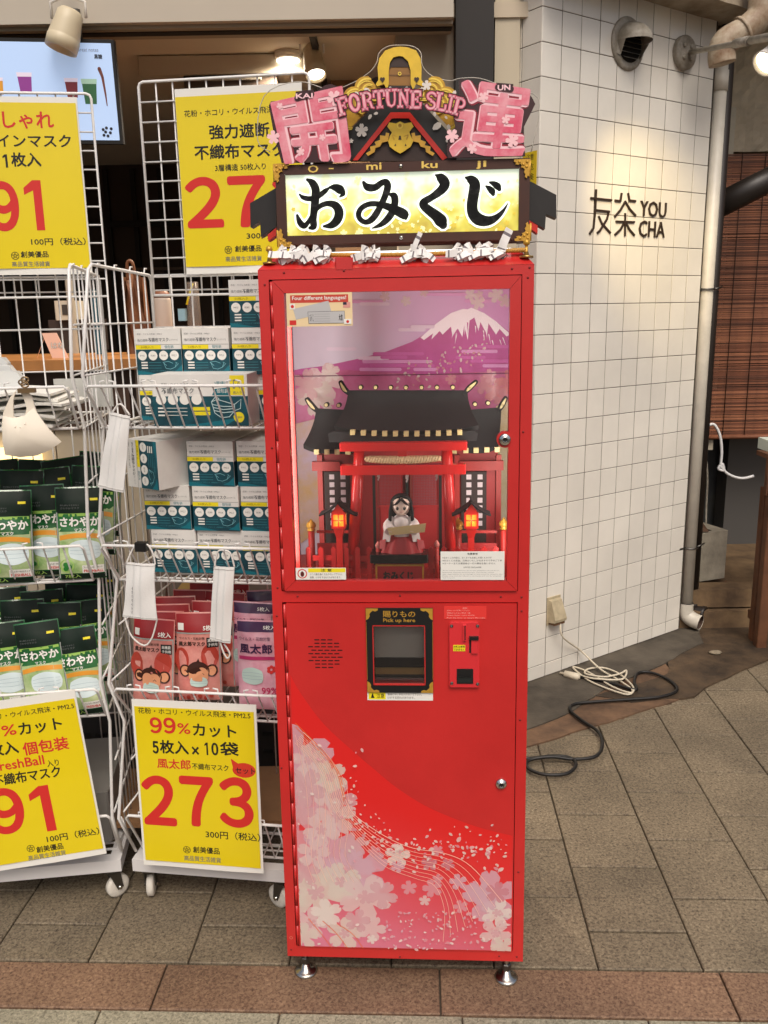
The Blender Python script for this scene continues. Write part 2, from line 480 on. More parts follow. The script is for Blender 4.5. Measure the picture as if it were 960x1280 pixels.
# worn concrete strip under the wall and the damp corner beside it
conc = mat('worn dark concrete', (92, 84, 72), .85, vary=.5, vscale=5, c2=(52, 46, 38), bump=.5, bscale=70)
mort = mat('rust stained mortar', (120, 92, 68), .9, vary=.5, vscale=7, c2=(70, 52, 38), bump=.6, bscale=60)
mud = mat('damp dark earth', (88, 70, 50), .7, vary=.6, vscale=6, c2=(44, 35, 26), bump=.8, bscale=50)
def sheet(name, px, z0, z1, mt, extra=None):
    b = MB(); P = [ground(*p) for p in px]
    # ragged edge
    Q = []
    for i in range(len(P)):
        (x0, y0), (x1, y1) = P[i], P[(i + 1) % len(P)]
        n = max(1, int(math.hypot(x1 - x0, y1 - y0) / .05))
        for k in range(n):
            t = k / n; Q.append((x0 + (x1 - x0) * t + random.uniform(-.004, .004), y0 + (y1 - y0) * t + random.uniform(-.006, .006)))
    b.slab(Q, z0, z1, mt)
    return b.build(name, base=WORLD, kind='structure')
sheet('mortar_strip', [(540, 968), (657, 935), (700, 922), (748, 908), (819, 884), (862, 872), (835, 835), (820, 815), (640, 870)], -.01, .006, mort)
sheet('mud_patch', [(745, 872), (790, 880), (868, 873), (882, 861), (960, 825), (1100, 770), (960, 745), (860, 770), (838, 800), (835, 845)], -.01, .0085, mud)
sheet('concrete_strip', [(540, 950), (656, 915), (705, 897), (760, 862), (826, 834), (878, 806), (872, 782), (860, 770), (640, 848), (540, 890)], -.01, .011, conc)

# ------------------------------------------------------------------ tiled wall
TW, TH, ZT = .1019, .11468, 2.5954
WF = Frame((.5943, 3.401, 0), (cos(.6131), sin(.6131), 0))
RF = Frame((.5943, 3.401, 0), tuple(-WF.d))
wt = thing('tiled_wall', WF.sub(.5, 0, 0), 'tall shop pillar wall faced with cream square tiles behind the red machine', 'wall')
b = MB(WF)
b.box(.0028, 10 * TW + .01, .0028, 1.5, .02, 3.05, grout); b.build('wall_core', wt)
def tile_mesh(w_, h_, hh=.0013, bv=.0012):
    b = MB(); t = .012
    x0, x1, z0, z1 = -w_ / 2 + .0019, w_ / 2 - .0019, -h_ / 2 + hh, h_ / 2 - hh
    o_ = [(x0, z0), (x1, z0), (x1, z1), (x0, z1)]; i_ = [(x0 + bv, z0 + bv), (x1 - bv, z0 + bv), (x1 - bv, z1 - bv), (x0 + bv, z1 - bv)]
    b.add([(x, t, z) for x, z in o_] + [(x, bv * .7, z) for x, z in o_] + [(x, 0, z) for x, z in i_],
          [(i, (i + 1) % 4, (i + 1) % 4 + 4, i + 4) for i in range(4)] + [(i + 4, (i + 1) % 4 + 4, (i + 1) % 4 + 8, i + 8) for i in range(4)] + [(8, 9, 10, 11)], cream_tile)
    return b.mesh('tile')
tmf = tile_mesh(TW, TH); tmh = tile_mesh(TW, TH * .52); tmp = tile_mesh(.045, TH)
def put_tile(fr, me, a, z):
    M = fr.m @ Matrix.Translation((a, random.uniform(-.0005, .0005), z)) @ Matrix.Rotation(random.uniform(-.003, .003), 4, 'X') @ Matrix.Rotation(random.uniform(-.003, .003), 4, 'Z')
    inst('tile', me, M, wt)
for c in range(10):
    for k in range(-2, 22): put_tile(WF, tmf, (c + .5) * TW, ZT - (k + .5) * TH)
    put_tile(WF, tmh, (c + .5) * TW, ZT - 22.26 * TH)
for k in range(-1, 22):
    put_tile(RF, tmf, -.5 * TW, ZT - (k + .5) * TH)
    put_tile(RF, tmp, -TW - .0225, ZT - (k + .5) * TH)
b = MB(RF); y0 = RF.px(661, 190, -.002); y1 = RF.px(668, 232, -.002)
b.box(y0[0] - .03, -.012, -.002, -.0005, y1[1], y0[1], mat('yellow wall sticker', (214, 186, 30), .5)); b.tpx('注意', (658, 201), (667, 200), 8, -.0024, mat('sticker ink', (30, 26, 20), .6)); b.tpx('危', (660, 213), (667, 212.5), 9, -.0024, MATS['sticker ink']); b.tpx('険', (660, 226), (667, 225.5), 9, -.0024, MATS['sticker ink'])
b.build('wall_sticker', base=RF.sub(-.03, 0, y1[1]), label='yellow warning sticker on the narrow return of the tiled wall behind the sign corner', category='sticker')
# lettering on the wall
brown = mat('dark brown raised letter', (48, 34, 24), .5)
b = MB(WF)
def wtext(txt, x0, y0, x1, y1, h, bold=.01):
    b.tpx(txt, (x0, y0), (x1, y1), h, -.006, brown, bold, thick=.006)
def wstroke(pts, wd=.0075):
    P = [(*WF.px(x, y, -.006), wd) for x, y in pts]
    for i in range(len(P) - 1):
        (x0, z0, _), (x1, z1, _) = P[i], P[i + 1]
        l = math.hypot(x1 - x0, z1 - z0) or 1; nx, nz = -(z1 - z0) / l * wd / 2, (x1 - x0) / l * wd / 2
        ex, ez = (x1 - x0) / l * wd * .3, (z1 - z0) / l * wd * .3
        b.prism([(x0 - ex + nx, z0 - ez + nz), (x0 - ex - nx, z0 - ez - nz), (x1 + ex - nx, z1 + ez - nz), (x1 + ex + nx, z1 + ez + nz)], -.006 - i * .0001 - len(b.v) * 1e-7, 0, brown)
S = lambda L: [(600 + x / 2.667, y / 2.667) for x, y in L]
for st in ([(372, 660), (440, 667)], [(389, 633), (386, 700), (380, 760), (368, 778)], [(386, 700), (432, 705), (425, 730), (402, 768), (393, 776)], [(398, 722), (408, 745), (436, 776)],
           [(453, 668), (470, 670), (474, 645)], [(496, 645), (500, 668), (520, 670)], [(486, 672), (470, 700), (451, 722)], [(486, 672), (502, 698), (520, 718)],
           [(456, 738), (516, 740)], [(486, 712), (485, 785)], [(484, 740), (470, 765), (452, 782)], [(487, 740), (500, 765), (516, 784)]):
    wstroke(S(st))
wtext('YOU', 800.5, 270.5, 833, 271.5, 19.5, 0); wtext('CHA', 799, 295.5, 831, 297.5, 20.5, 0)
b.build('wall_lettering', base=WF.sub(.5, 0, 1.9), label='dark brown raised 友茶 YOU CHA lettering on the cream tiled wall', category='sign')

# exhaust hood on the wall
grey_paint = mat('weathered grey paint', (168, 162, 150), .5, vary=.2, vscale=20, c2=(120, 112, 98))
a0, z0 = WF.px(784, 55)
HF = WF.sub(a0, 0, z0)
vh = thing('vent_hood', HF, 'round grey exhaust vent hood with slatted opening high on the tiled wall', 'vent')
b = MB(HF); R = .082
b.lathe((0, 0, 0), (0, -1, 0), [(R + .012, 0), (R + .014, .004), (R + .01, .009), (R, .012)], grey_paint, 28); b.build('flange', vh)
b = MB(HF)
def hood(u, v):
    ph = pi * u; th = v * pi / 2            # quarter sphere shell, open below
    return (-R * .88 * cos(ph) , -.012 - R * 1.15 * sin(ph) * sin(th) , R * .88 * sin(ph) * cos(th) )
b.grid(hood, 20, 9, grey_paint)
b.grid(lambda u, v: (-R * .88 + 2 * R * .88 * u if True else 0, -.012 - v * R * 1.15 * math.sqrt(max(0, 1 - (2 * u - 1) ** 2)) , -.0) , 1, 1, grey_paint) if False else None
for s_ in (-1, 1):
    b.add([(s_ * R * .88, -.012, 0), (s_ * R * .88, -.012, -R * .55), (s_ * R * .7, -.02, -R * .6), (s_ * R * .84, -.05, 0)], [(0, 1, 2, 3)], grey_paint)
b.build('hood', vh)
b = MB(HF); b.disc(0, 0, R * .84, -.0125, mat('vent dark', (26, 22, 18), .9), 24); b.build('opening', vh)
for k in range(6):
    b = MB(HF); z = -.05 + k * .018; hw = math.sqrt(max(0, (R * .8) ** 2 - z * z))
    b.add([(-hw, -.016, z), (hw, -.016, z), (hw, -.03, z - .008), (-hw, -.03, z - .008)], [(0, 1, 2, 3), (3, 2, 1, 0)], grey_paint); b.build('slat', vh)

# spotlight on a conduit arm
a0, z0 = WF.px(853, 67)
AF = WF.sub(a0, 0, z0)
arm = thing('conduit_lamp', AF, 'grey round base plate with long conduit arm and small spotlight by the tiled wall', 'lamp')
b = MB(AF); b.lathe((0, 0, 0), (0, -1, 0), [(.064, 0), (.066, .004), (.066, .018), (.061, .024), (.0, .0241)], grey_paint, 26)
b.build('base_plate', arm)
for k in range(4):
    b = MB(AF); q = pi / 4 + k * pi / 2; b.lathe((.032 * cos(q), -.024, .032 * sin(q)), (0, -1, 0), [(.008, 0), (.008, .006), (.004, .008)], grey_paint, 8); b.build('bolt', arm)
# the arm runs forward and right
wa0 = AF.m @ Vector((.012, -.03, 0)); 
FY = Frame((0, wa0.y - .75, 0), (1, 0, 0))
ex, ez = FY.px(962, 46)
wa1 = Vector((ex, wa0.y - .75, ez))
dirv = (wa1 - wa0)
b = MB(); b.tube([wa0, wa1 + dirv * .5], .010, grey_paint, 8); b.tube([wa0 + dirv * .62, wa0 + dirv * .78], .016, grey_paint, 8)
b.tube([wa0 + dirv * .8, wa0 + dirv * 1.4], .013, grey_paint, 8)
b.build('arm', arm)
hp = Vector((FY.px(962, 74)[0], wa0.y - .75, FY.px(962, 74)[1])) 
dn = Vector((-.72, -.30, -.62)).normalized()
b = MB(); b.tube([hp - dn * .03 + Vector((.01, 0, .06)), hp], .006, grey_paint, 6); b.build('bracket', arm)
white_lamp = mat('white lamp housing', (214, 208, 198), .4)
b = MB(); b.lathe(hp - dn * .05, dn, [(.02, -.05), (.034, -.04), (.038, .05), (.044, .075), (.044, .078), (.040, .078), (.036, .06)], white_lamp, 20); b.build('lamp_head', arm)
lampglow = mat('lit lamp lens', (255, 236, 196), emit=14)
b = MB(); b.lathe(hp - dn * .05, dn, [(.0, .064), (.037, .0645), (.037, .0655), (.0, .066)], lampglow, 16); b.build('lens', arm)
tz = WF.px(812, 285); tgt = WF.m @ Vector((tz[0], 0, tz[1]))
spot('wall_spotlight', (.95, 2.55, 2.62), tgt, 62, 34, (1, .76, .38), 1.0, .02)

# outlet with cords
a0, z0 = WF.px(691, 762)
OF = WF.sub(a0, 0, z0)
ob = thing('outlet_box', OF, 'beige weatherproof outlet cover low on the tiled wall', 'outlet')
bg = mat('aged beige plastic', (184, 170, 140), .5, vary=.2, vscale=30)
b = MB(OF); b.box(-.04, .042, -.006, 0, -.062, .06, bg, .003); b.build('base_plate', ob)
b = MB(OF)
b.add([(-.034, -.006, .05), (.036, -.006, .05), (.036, -.006, -.035), (-.034, -.006, -.035), (-.03, -.02, .046), (.032, -.02, .046), (.036, -.048, -.03), (-.034, -.048, -.03), (.036, -.046, -.042), (-.034, -.046, -.042), (.036, -.006, -.05), (-.034, -.006, -.05)],
      [(0, 1, 5, 4)[::-1], (4, 5, 6, 7)[::-1], (1, 10, 8, 6, 5)[::-1], (0, 4, 7, 9, 11), (7, 6, 8, 9)[::-1]], bg)
b.build('cover', ob)
b = MB(OF); b.box(-.03, .032, -.04, -.007, -.056, -.044, mat('brown outlet body', (110, 78, 50), .6)); b.build('socket', ob)
def wallpt(a, d, z): return WF.m @ Vector((a, d, z))
def smooth(P, n=8, closed=False):
    P = [Vector(p) for p in P]; out = []
    N = len(P)
    rng = N if closed else N - 1
    for i in range(rng):
        p0 = P[(i - 1) % N] if closed else P[max(i - 1, 0)]; p1 = P[i]; p2 = P[(i + 1) % N]; p3 = P[(i + 2) % N] if closed else P[min(i + 2, N - 1)]
        for j in range(n):
            t = j / n
            out.append(0.5 * ((2 * p1) + (p2 - p0) * t + (2 * p0 - 5 * p1 + 4 * p2 - p3) * t * t + (3 * p1 - 3 * p2 + p3 - p0) * t ** 3))
    if not closed: out.append(P[-1])
    return out
cord_w = mat('off white cable', (206, 196, 174), .45)
cord_b = mat('black rubber cable', (22, 20, 18), .5)
def gp(x, y, z=.018): return Vector((*ground(x, y, z), z))
P = [wallpt(a0 + .01, -.035, z0 - .05), wallpt(a0 + .012, -.05, z0 - .11), wallpt(WF.px(722, 812)[0], -.02, WF.px(722, 812)[1]), gp(750, 836, .03), gp(770, 848), gp(790, 862), gp(784, 868), gp(760, 861), gp(735, 850), gp(716, 834), gp(735, 840), gp(765, 858), gp(788, 866), gp(791, 858), gp(775, 843, .022), gp(755, 835, .022), gp(736, 836, .024), gp(732, 842, .024), gp(755, 846, .026), gp(775, 842, .03), gp(783, 838, .03), gp(777, 849, .03), gp(742, 848, .03), gp(722, 843), gp(712, 842)]
b = MB(); b.tube(smooth(P), .0042, cord_w, 6)
b.build('extension_lead', base=Frame((P[5].x, P[5].y, 0), (1, 0, 0)), label='off white power cord coiled on the ground below the outlet', category='cord')
b = MB(); q0, q1 = gp(700, 841, .022), gp(722, 846, .022)
dv = (q1 - q0).normalized()
b.tube([q0, q0 + dv * .02, q0 + dv * .022, q1, q1 + dv * .01], [.005, .006, .015, .016, .006], cord_w, 10)
b.build('plug', base=Frame((q0.x, q0.y, 0), (1, 0, 0)), label='white plug end lying on dark concrete at the wall foot', category='plug')
P = [gp(620, 946), gp(660, 948), gp(690, 945), gp(712, 947), gp(720, 956), gp(708, 967), gp(680, 968), gp(660, 960), gp(662, 950), gp(690, 946, .026), gp(718, 949), gp(745, 945), gp(753, 930), gp(747, 914), gp(728, 901), gp(713, 888), gp(718, 880), gp(745, 877), gp(790, 874), gp(825, 871), gp(846, 863), gp(838, 851), gp(815, 841), gp(798, 841), gp(793, 852), gp(794, 862), gp(760, 853), gp(725, 846)]
b = MB(); b.tube(smooth(P), .0062, cord_b, 8)
b.build('extension_cable', base=Frame((P[10].x, P[10].y, 0), (1, 0, 0)), label='black cable looping over the stone paving beside the machine', category='cable')
b = MB(); q = gp(894, 817, .01)
b.blob(q + Vector((0, 0, .006)), (.032, .02, .011), mat('pale stone', (140, 128, 108), .9, vary=.3, vscale=60), 7, 4, lambda p: (p.x * (1 + .2 * p.y), p.y, p.z * (.8 + .2 * p.x)))
b.build('stone_chip', base=Frame((q.x, q.y, 0), (1, 0, 0)), label='pale broken stone chip on the damp ground near the pipe', category='stone')

# downpipes at the end of the wall
pvc = mat('grey white drain pipe', (204, 198, 184), .4, vary=.12, vscale=12)
pvc_d = mat('dark brown drain pipe', (30, 22, 17), .5)
ea = 10 * TW + .045
dp = thing('drain_pipe', WF.sub(ea, 0, 0), 'cream drain pipe with open elbow running down the end of the tiled wall', 'pipe')
b = MB(WF); b.tube([(ea, .0, .10), (ea, 0, 2.60)], .031, pvc, 14); b.tube([(ea, 0, 2.44), (ea, 0, 2.52)], .035, pvc, 14); b.build('pipe', dp)
b = MB(WF); pp = smooth([(ea, 0, .14), (ea, 0, .10), (ea + .004, -.01, .075), (ea + .012, -.04, .058), (ea + .02, -.075, .052)], 4)
b.tube(pp, .037, pvc, 14, caps=False); b.tube(pp, .031, mat('pipe inside', (70, 52, 42), .8), 14, caps=False); b.build('elbow', dp)
for z in (1.62, .42):
    b = MB(WF); b.tube([(ea + .038 * cos(q), .038 * sin(q), z) for q in [k * pi / 8 for k in range(17)]], .004, dark_steel, 5); b.box(ea - .075, ea - .03, .0, .006, z - .005, z + .005, dark_steel); b.tube([(ea + .03, -.02, z), (ea + .08, -.025, z + .01)], .004, dark_steel, 5); b.build('clamp', dp)
b = MB(WF); b.tube([(ea + .072, .02, .05), (ea + .072, .02, 2.75)], .03, pvc_d, 12)
pq = smooth([(ea + .072, .02, .12), (ea + .076, .01, .08), (ea + .092, -.05, .072)], 4); b.tube(pq, .04, pvc_d, 12)
b.build('brown_drain_pipe', base=WF.sub(ea + .09, .06, 0), label='dark brown drain pipe standing just right of the cream drain pipe', category='pipe')
# large elbow pipe above
YE = Frame((0, 3.75, 0), (1, 0, 0))
E3 = lambda x, y, dy=0: Vector((YE.px(x, y)[0], 3.75 + dy, YE.px(x, y)[1]))
b = MB(); pr = smooth([E3(903, 80), E3(902, 66), E3(907, 52), E3(930, 38), E3(948, 22), E3(953, 2), E3(955, -40)], 7)
rust = mat('stained pipe', (190, 178, 156), .55, vary=.35, vscale=14, c2=(128, 98, 70))
b.tube(pr, .052, rust, 16)
for k in (9, 20): b.tube([pr[k], pr[k + 1]], .059, rust, 16)
b.build('elbow_pipe', base=Frame((pr[0].x, 3.75, pr[0].z - .06), (1, 0, 0)), label='fat stained grey elbow pipe in the upper right corner under the concrete beam', category='pipe')

# ------------------------------------------------------------------ concrete beam over the wall and the alley beyond
rough = mat('rough old concrete', (172, 160, 140), .9, vary=.3, vscale=7, c2=(120, 104, 84), bump=1.0, bscale=22)
b = MB(WF)
zb = WF.px(897, 27, -.0)[1]
b.grid(lambda u, v: (-.05 + u * 1.13, -.16 + (.0 if v < .5 else .0) + random.uniform(-.004, .004), zb + v * .6), 30, 10, rough)
b.grid(lambda u, v: (-.05 + u * 1.13, -.16 + v * .16, zb + random.uniform(-.002, .002) * (v > 0)), 12, 2, rough)
b.box(-.05, 1.08, -.155, .5, zb + .002, 3.2, rough)
b.build('concrete_beam', base=WF.sub(.5, 0, zb), label='rough old concrete beam above the tiled wall', category='beam')
YB = 4.75
BF = Frame((0, YB, 0), (1, 0, 0))
plaster = mat('rough beige plaster', (206, 192, 168), .95, vary=.3, vscale=4, bump=1.0, bscale=9, detail=8)
x0, zt = BF.px(905, 40); x1, zb2 = BF.px(905, 190)
b = MB(BF); b.grid(lambda u, v: (x0 + u * 1.6, random.uniform(-.010, .010), zb2 + v * 1.0), 44, 30, plaster, False); b.box(x0, x0 + 1.6, .01, .3, zb2, zb2 + 1.0, plaster)
b.build('plaster_wall', base=BF.sub(x0 + .4, 0, zb2), label='rough beige plaster wall panel above the bamboo blind', category='wall')
# building recess behind the blind
dk = mat('dark interior', (38, 34, 30), .9)
b = MB(BF); xl = BF.px(880, 400)[0] - .25; xr = xl + 2.6
b.box(xl, xr, 1.0, 1.05, 0, 3.4, dk); b.box(xr, xr + .05, -.1, 1.05, 0, 3.4, dk); b.box(xl - .05, xl, .05, 1.05, 0, 3.4, dk); b.box(xl, xr, -.1, 1.05, 3.4, 3.45, dk)
b.build('alley_recess', base=BF.sub(xl + 1, 0, 0), kind='structure')
b = MB(); b.box(-5.5, 4.2, 3.9, 7.2, 3.0, 3.1, rough); b.box(3.6, 3.75, 2.9, 6.2, 0, 2.95, plaster); b.build('alley_shade_slab', base=Frame((2, 4, 2.95), (1, 0, 0)), kind='structure')  # unseen overhead slab and side wall, added to keep the alley dark
b = MB(BF); p0, p1 = BF.px(899, 190), BF.px(893, 560)
b.box(p0[0] - .04, p0[0] + .05, -.06, .0, p1[1], zb2 + .2, mat('beige painted post', (190, 182, 164), .7, vary=.2)); b.build('wooden_post', base=BF.sub(p0[0], 0, .9), label='pale narrow post at the left edge of the bamboo blind', category='post')
# bamboo blind, slats as geometry
bl0 = BF.px(909, 192, -.08); bl1 = BF.px(902, 545, -.08)
bam = [mat('brown bamboo %d' % i, c, .6, vary=.35, vscale=9) for i, c in enumerate([(140, 88, 62), (118, 70, 48), (158, 102, 72), (100, 60, 42)])]
bt = thing('bamboo_blind', BF.sub(bl0[0] + .3, -.08, bl1[1]), 'reddish brown bamboo roll blind hanging in the alley opening', 'blind')
zs = bl1[1]; n_ = 0
bx0, bx1 = bl0[0] - .03, bl0[0] + 1.1
sm_ = []
for v in range(4):
    b = MB(); b.box(bx0, bx1, -.0022, .0022, -.0026, .0026, bam[v]); sm_.append(b.mesh('slat'))
rest = MB(BF)
z = zs; k = 0
while z < bl0[1]:
    j = random.uniform(-.0012, .0012)
    inst('slat', sm_[random.randrange(4)], BF.m @ Matrix.Translation((random.uniform(-.006, .006), -.08 + j, z)) @ Matrix.Rotation(random.uniform(-.0012, .0012), 4, 'Y'), bt) if k < 295 else rest.box(bx0, bx1, -.082 + j, -.078 + j, z - .0025, z + .0025, bam[k % 4])
    z += .0058 if (bl0[1] - zs) / .0058 < 300 else (bl0[1] - zs) / 295; k += 1
string = mat('dark string', (60, 38, 28), .8)
for x in (915, 943, 975):
    xa = BF.px(x, 380, -.085)[0]; b = MB(BF); b.tube([(xa, -.086, zs), (xa, -.086, bl0[1])], .002, string, 5); b.build('cord', bt)
b = MB(BF); b.tube([(bx0, -.085, zs - .006), (bx1, -.085, zs - .006)], .011, bam[0], 8); b.build('bottom_rail', bt)
# diagonal black pipe
b = MB(); P0 = Vector((BF.px(888, 262, -.5)[0], YB - .5, BF.px(888, 262, -.5)[1])); P1 = Vector((BF.px(975, 218, -.5)[0], YB - .5, BF.px(975, 218, -.5)[1]))
b.tube([P0, P1 + (P1 - P0) * .3], .058, mat('black drain pipe', (36, 30, 26), .45), 14)
b.build('black_slanting_pipe', base=Frame(P0, (1, 0, 0)), label='thick black pipe slanting across the bamboo blind', category='pipe')
# stored things under the blind
CF = Frame((0, YB + .1, 0), (1, 0, 0))
blue_g = mat('dull blue grey metal', (84, 88, 92), .5, vary=.2)
b = MB(CF); q0, q1 = CF.px(884, 560), CF.px(915, 700)
b.box(q0[0] - .1, q1[0] + .04, .3, .34, .1, q0[1] + .1, blue_g); b.box(q1[0] + .04, q1[0] + .07, .27, .30, .1, q0[1] + .15, mat('grey strip', (96, 90, 84), .6))
b.build('metal_panel', base=CF.sub(q0[0], .3, .1), label='dull blue grey metal panel standing in the dark recess', category='panel')
b = MB(CF); q0, q1 = CF.px(940, 560), CF.px(940, 708)
b.box(q0[0] - .09, q0[0] + .35, .1, .25, q1[1], q0[1] + .2, mat('grey appliance', (84, 82, 80), .5)); b.build('grey_cabinet', base=CF.sub(q0[0], .1, q1[1]), label='grey cabinet half hidden behind the wooden table', category='cabinet')
b = MB(CF); q0 = CF.px(930, 714); b.box(q0[0], q0[0] + .4, .0, .09, q0[1], q0[1] + .09, mat('white label box', (190, 188, 190), .5)); b.build('white_case', base=CF.sub(q0[0], 0, q0[1]), label='white case with printed label under the wooden table', category='case')
# timber step
wood_o = mat('weathered timber', (128, 104, 74), .85, vary=.35, vscale=6, c2=(78, 60, 42), bump=.4, bscale=30)
s0, s1 = ground(868, 792), ground(985, 790)
stp = thing('timber_step', Frame((s0[0], s0[1], 0), (1, 0, 0)), 'weathered timber step at the foot of the alley opening', 'step')
for k, (zz, dd) in enumerate(((.0, 0), (.10, .03))):
    b = MB(Frame((s0[0] - .06, s0[1] + .05, 0), (1, .0, 0))); b.box(0, 1.6, dd, dd + .12, zz + .004, zz + .094, wood_o, .004); b.build('timber', stp)
b = MB(Frame((s0[0] - .06, s0[1] + .05, 0), (1, .0, 0))); b.box(0, 1.6, .151, 1.0, .004, .17, wood_o); b.build('deck_board', stp)
# concrete block
kf = Frame((s0[0] + .03, s0[1] + .19, .195), (cos(.35), sin(.35), 0))
cb = mat('concrete block grey', (150, 142, 126), .9, vary=.3, vscale=12, bump=.6, bscale=60)
b = MB(kf); H_ = .25
b.box(0, .22, 0, .19, 0, H_, cb, .004); b.box(.03, .14, .03, .16, H_, H_ + .002, dk)
b.build('concrete_block', base=kf, label='grey concrete block standing on the timber step', category='block')
b = MB(kf); b.add([(-.04, .05, H_ + .004), (.10, .0, H_ + .006), (.14, .10, H_ + .03), (.02, .16, H_ + .10)], [(0, 1, 2, 3), (3, 2, 1, 0)], mat('broken wood piece', (92, 66, 48), .8, vary=.3))
b.build('wood_scrap', base=kf.sub(0, 0, H_), label='broken brown wood scrap leaning behind the concrete block', category='scrap')
# wooden table
wd = mat('varnished brown wood', (112, 72, 46), .5, vary=.3, vscale=10, c2=(74, 46, 30))
TF = Frame((0, 3.75, 0), (1, 0, 0))
t0 = TF.px(960, 568); t1 = TF.px(960, 620)
tb = thing('wooden_table', TF.sub(t0[0], 0, 0), 'brown wooden table cut off at the right edge of the frame', 'table')
b = MB(TF); b.box(t0[0], t0[0] + .8, 0, .12, t0[1] - .02, t0[1], wd, .003); b.build('tabletop', tb)
b = MB(TF); b.box(t0[0] + .01, t0[0] + .78, .01, .035, t1[1], t0[1] - .021, wd); b.build('apron', tb)
for dx, dy in ((.02, .0), (.03, .08), (.7, 0), (.7, .08)):
    b = MB(TF); b.box(t0[0] + dx, t0[0] + dx + .045, dy - .008, dy + .037, .0, t1[1] + .02, wd, .003); b.build('leg', tb)
b = MB(TF); b.box(t0[0] + .035, t0[0] + .06, .03, .15, .10, .14, wd); b.build('stretcher', tb)
b = MB(TF); b.box(t0[0] + .03, t0[0] + .5, .05, .18, t0[1], t0[1] + .05, mat('pale green paper', (206, 216, 204), .7)); b.build('paper_stack', base=TF.sub(t0[0] + .1, .1, t0[1]), label='pale paper stack on the wooden table', category='paper')
# white knotted cable hanging
KF = Frame((0, YB - .35, 0), (1, 0, 0))
K = lambda x, y, dd=0: Vector((KF.px(x, y)[0], YB - .35 + dd, KF.px(x, y)[1]))
b = MB(); b.tube(smooth([K(885, 532), K(893, 531), K(900, 545), K(902, 565), K(901, 582), K(905, 588), K(898, 586), K(903, 580), K(906, 589), K(915, 595), K(928, 598), K(942, 595)], 6), .0075, mat('white vinyl cable', (222, 222, 222), .5), 7)
b.build('knotted_cable', base=Frame(K(885, 532), (1, 0, 0)), label='white cable tied in a knot hanging in the dark recess', category='cable')
b = MB(); b.tube(smooth([K(884, 538, .1), K(889, 560, .1), K(893, 600, .1), K(891, 650, .1), K(892, 690, .1)], 6), .006, grey_paint, 6)
b.build('grey_cable', base=Frame(K(884, 538, .1), (1, 0, 0)), label='grey cable hanging straight behind the knotted white cable', category='cable')

# ------------------------------------------------------------------ shop interior
SY = 3.28
SF = Frame((0, SY, 0), (1, 0, 0))
header = mat('beige painted header', (186, 176, 160), .7, vary=.05, vscale=2)
zh0 = SF.px(0, 37)[1]; zh1 = SF.px(560, 15)[1]
xe = SF.px(567, 20)[0]
ZH = (zh0 + zh1) / 2
b = MB(SF); b.box(-4.5, xe, 0, .18, ZH, 3.4, header)
b.box(-4.5, xe, .03, .15, ZH - .012, ZH - .001, mat('track channel', (150, 138, 120), .7)); b.box(-4.5, xe, .06, .1, ZH - .016, ZH - .0125, dk)
b.build('shop_header', base=SF.sub(-1, 0, ZH), label='beige header beam across the top of the open shop front', category='beam')
ceilm = mat('taupe ceiling', (200, 186, 164), .8, vary=.05, vscale=1.5)
BK = 3.2
b = MB(SF); b.box(-4.5, xe + .3, .181, BK, ZH + .05, ZH + .1, ceilm); b.build('ceiling', base=SF.sub(-1, 1, ZH), kind='structure')
wallb = mat('dark brown shop wall', (58, 44, 34), .8, vary=.2, vscale=3)
b = MB(SF); b.box(-4.5, xe + .3, BK, BK + .1, 0, ZH + .1, wallb); b.box(-4.6, -4.5, 0, BK, 0, 3.4, wallb)
for k in range(26): b.box(-4.4 + k * .19, -4.37 + k * .19, BK - .03, BK - .001, 0, ZH + .02, dk)
b.box(-4.5, xe + .3, BK - .05, BK - .031, 2.16, 2.2, dk); b.box(-4.5, xe + .3, BK - .05, BK - .031, 1.86, 1.88, mat('shelf brown', (84, 64, 48), .6))
b.build('shop_wall', base=SF.sub(-1, BK, 0), kind='structure')
# partition wall and columns right of the opening
part = mat('warm brown partition', (128, 98, 70), .75, vary=.06, vscale=2)
PF = Frame((0, 4.3, 0), (1, 0, 0))
b = MB(PF); b.box(PF.px(416, 200)[0], PF.px(560, 200)[0], 0, .08, 0, ZH + .05, part); b.build('partition', base=PF.sub(0, 0, 0), label='warm brown partition inside the shop behind the machine sign', category='wall')
QF = Frame((0, 3.5, 0), (1, 0, 0))
colm = mat('pale grey column', (168, 158, 140), .7, vary=.05)
b = MB(QF); b.box(QF.px(495, 60)[0], QF.px(570, 60)[0], 0, .3, 0, ZH + .04, colm); b.build('column', base=QF.sub(.1, .1, 0), label='pale grey square column behind the gold sign crest', category='column')
b = MB(QF); b.box(QF.px(567, 60)[0], QF.px(613, 60)[0], -.1, .02, 0, 3.3, mat('black door frame', (28, 22, 18), .6)); b.build('door_frame', base=QF.sub(.3, 0, 0), label='black door frame between grey column and tiled pillar', category='door frame')
b = MB(QF); b.box(QF.px(618, 60)[0] - .002, QF.px(638, 60)[0] + .03, -.03, .1, 0, 3.3, mat('beige aluminium post', (192, 180, 156), .5)); b.build('aluminium_post', base=QF.sub(.42, 0, 0), label='beige aluminium post against the side of the tiled pillar', category='post')
# floor inside and step
b = MB(SF); b.box(-4.5, xe + .25, .0, BK, -.01, .015, mat('shop floor brown', (84, 72, 60), .5, vary=.2)); b.build('shop_floor', base=SF.sub(-1, 0, 0), kind='structure')

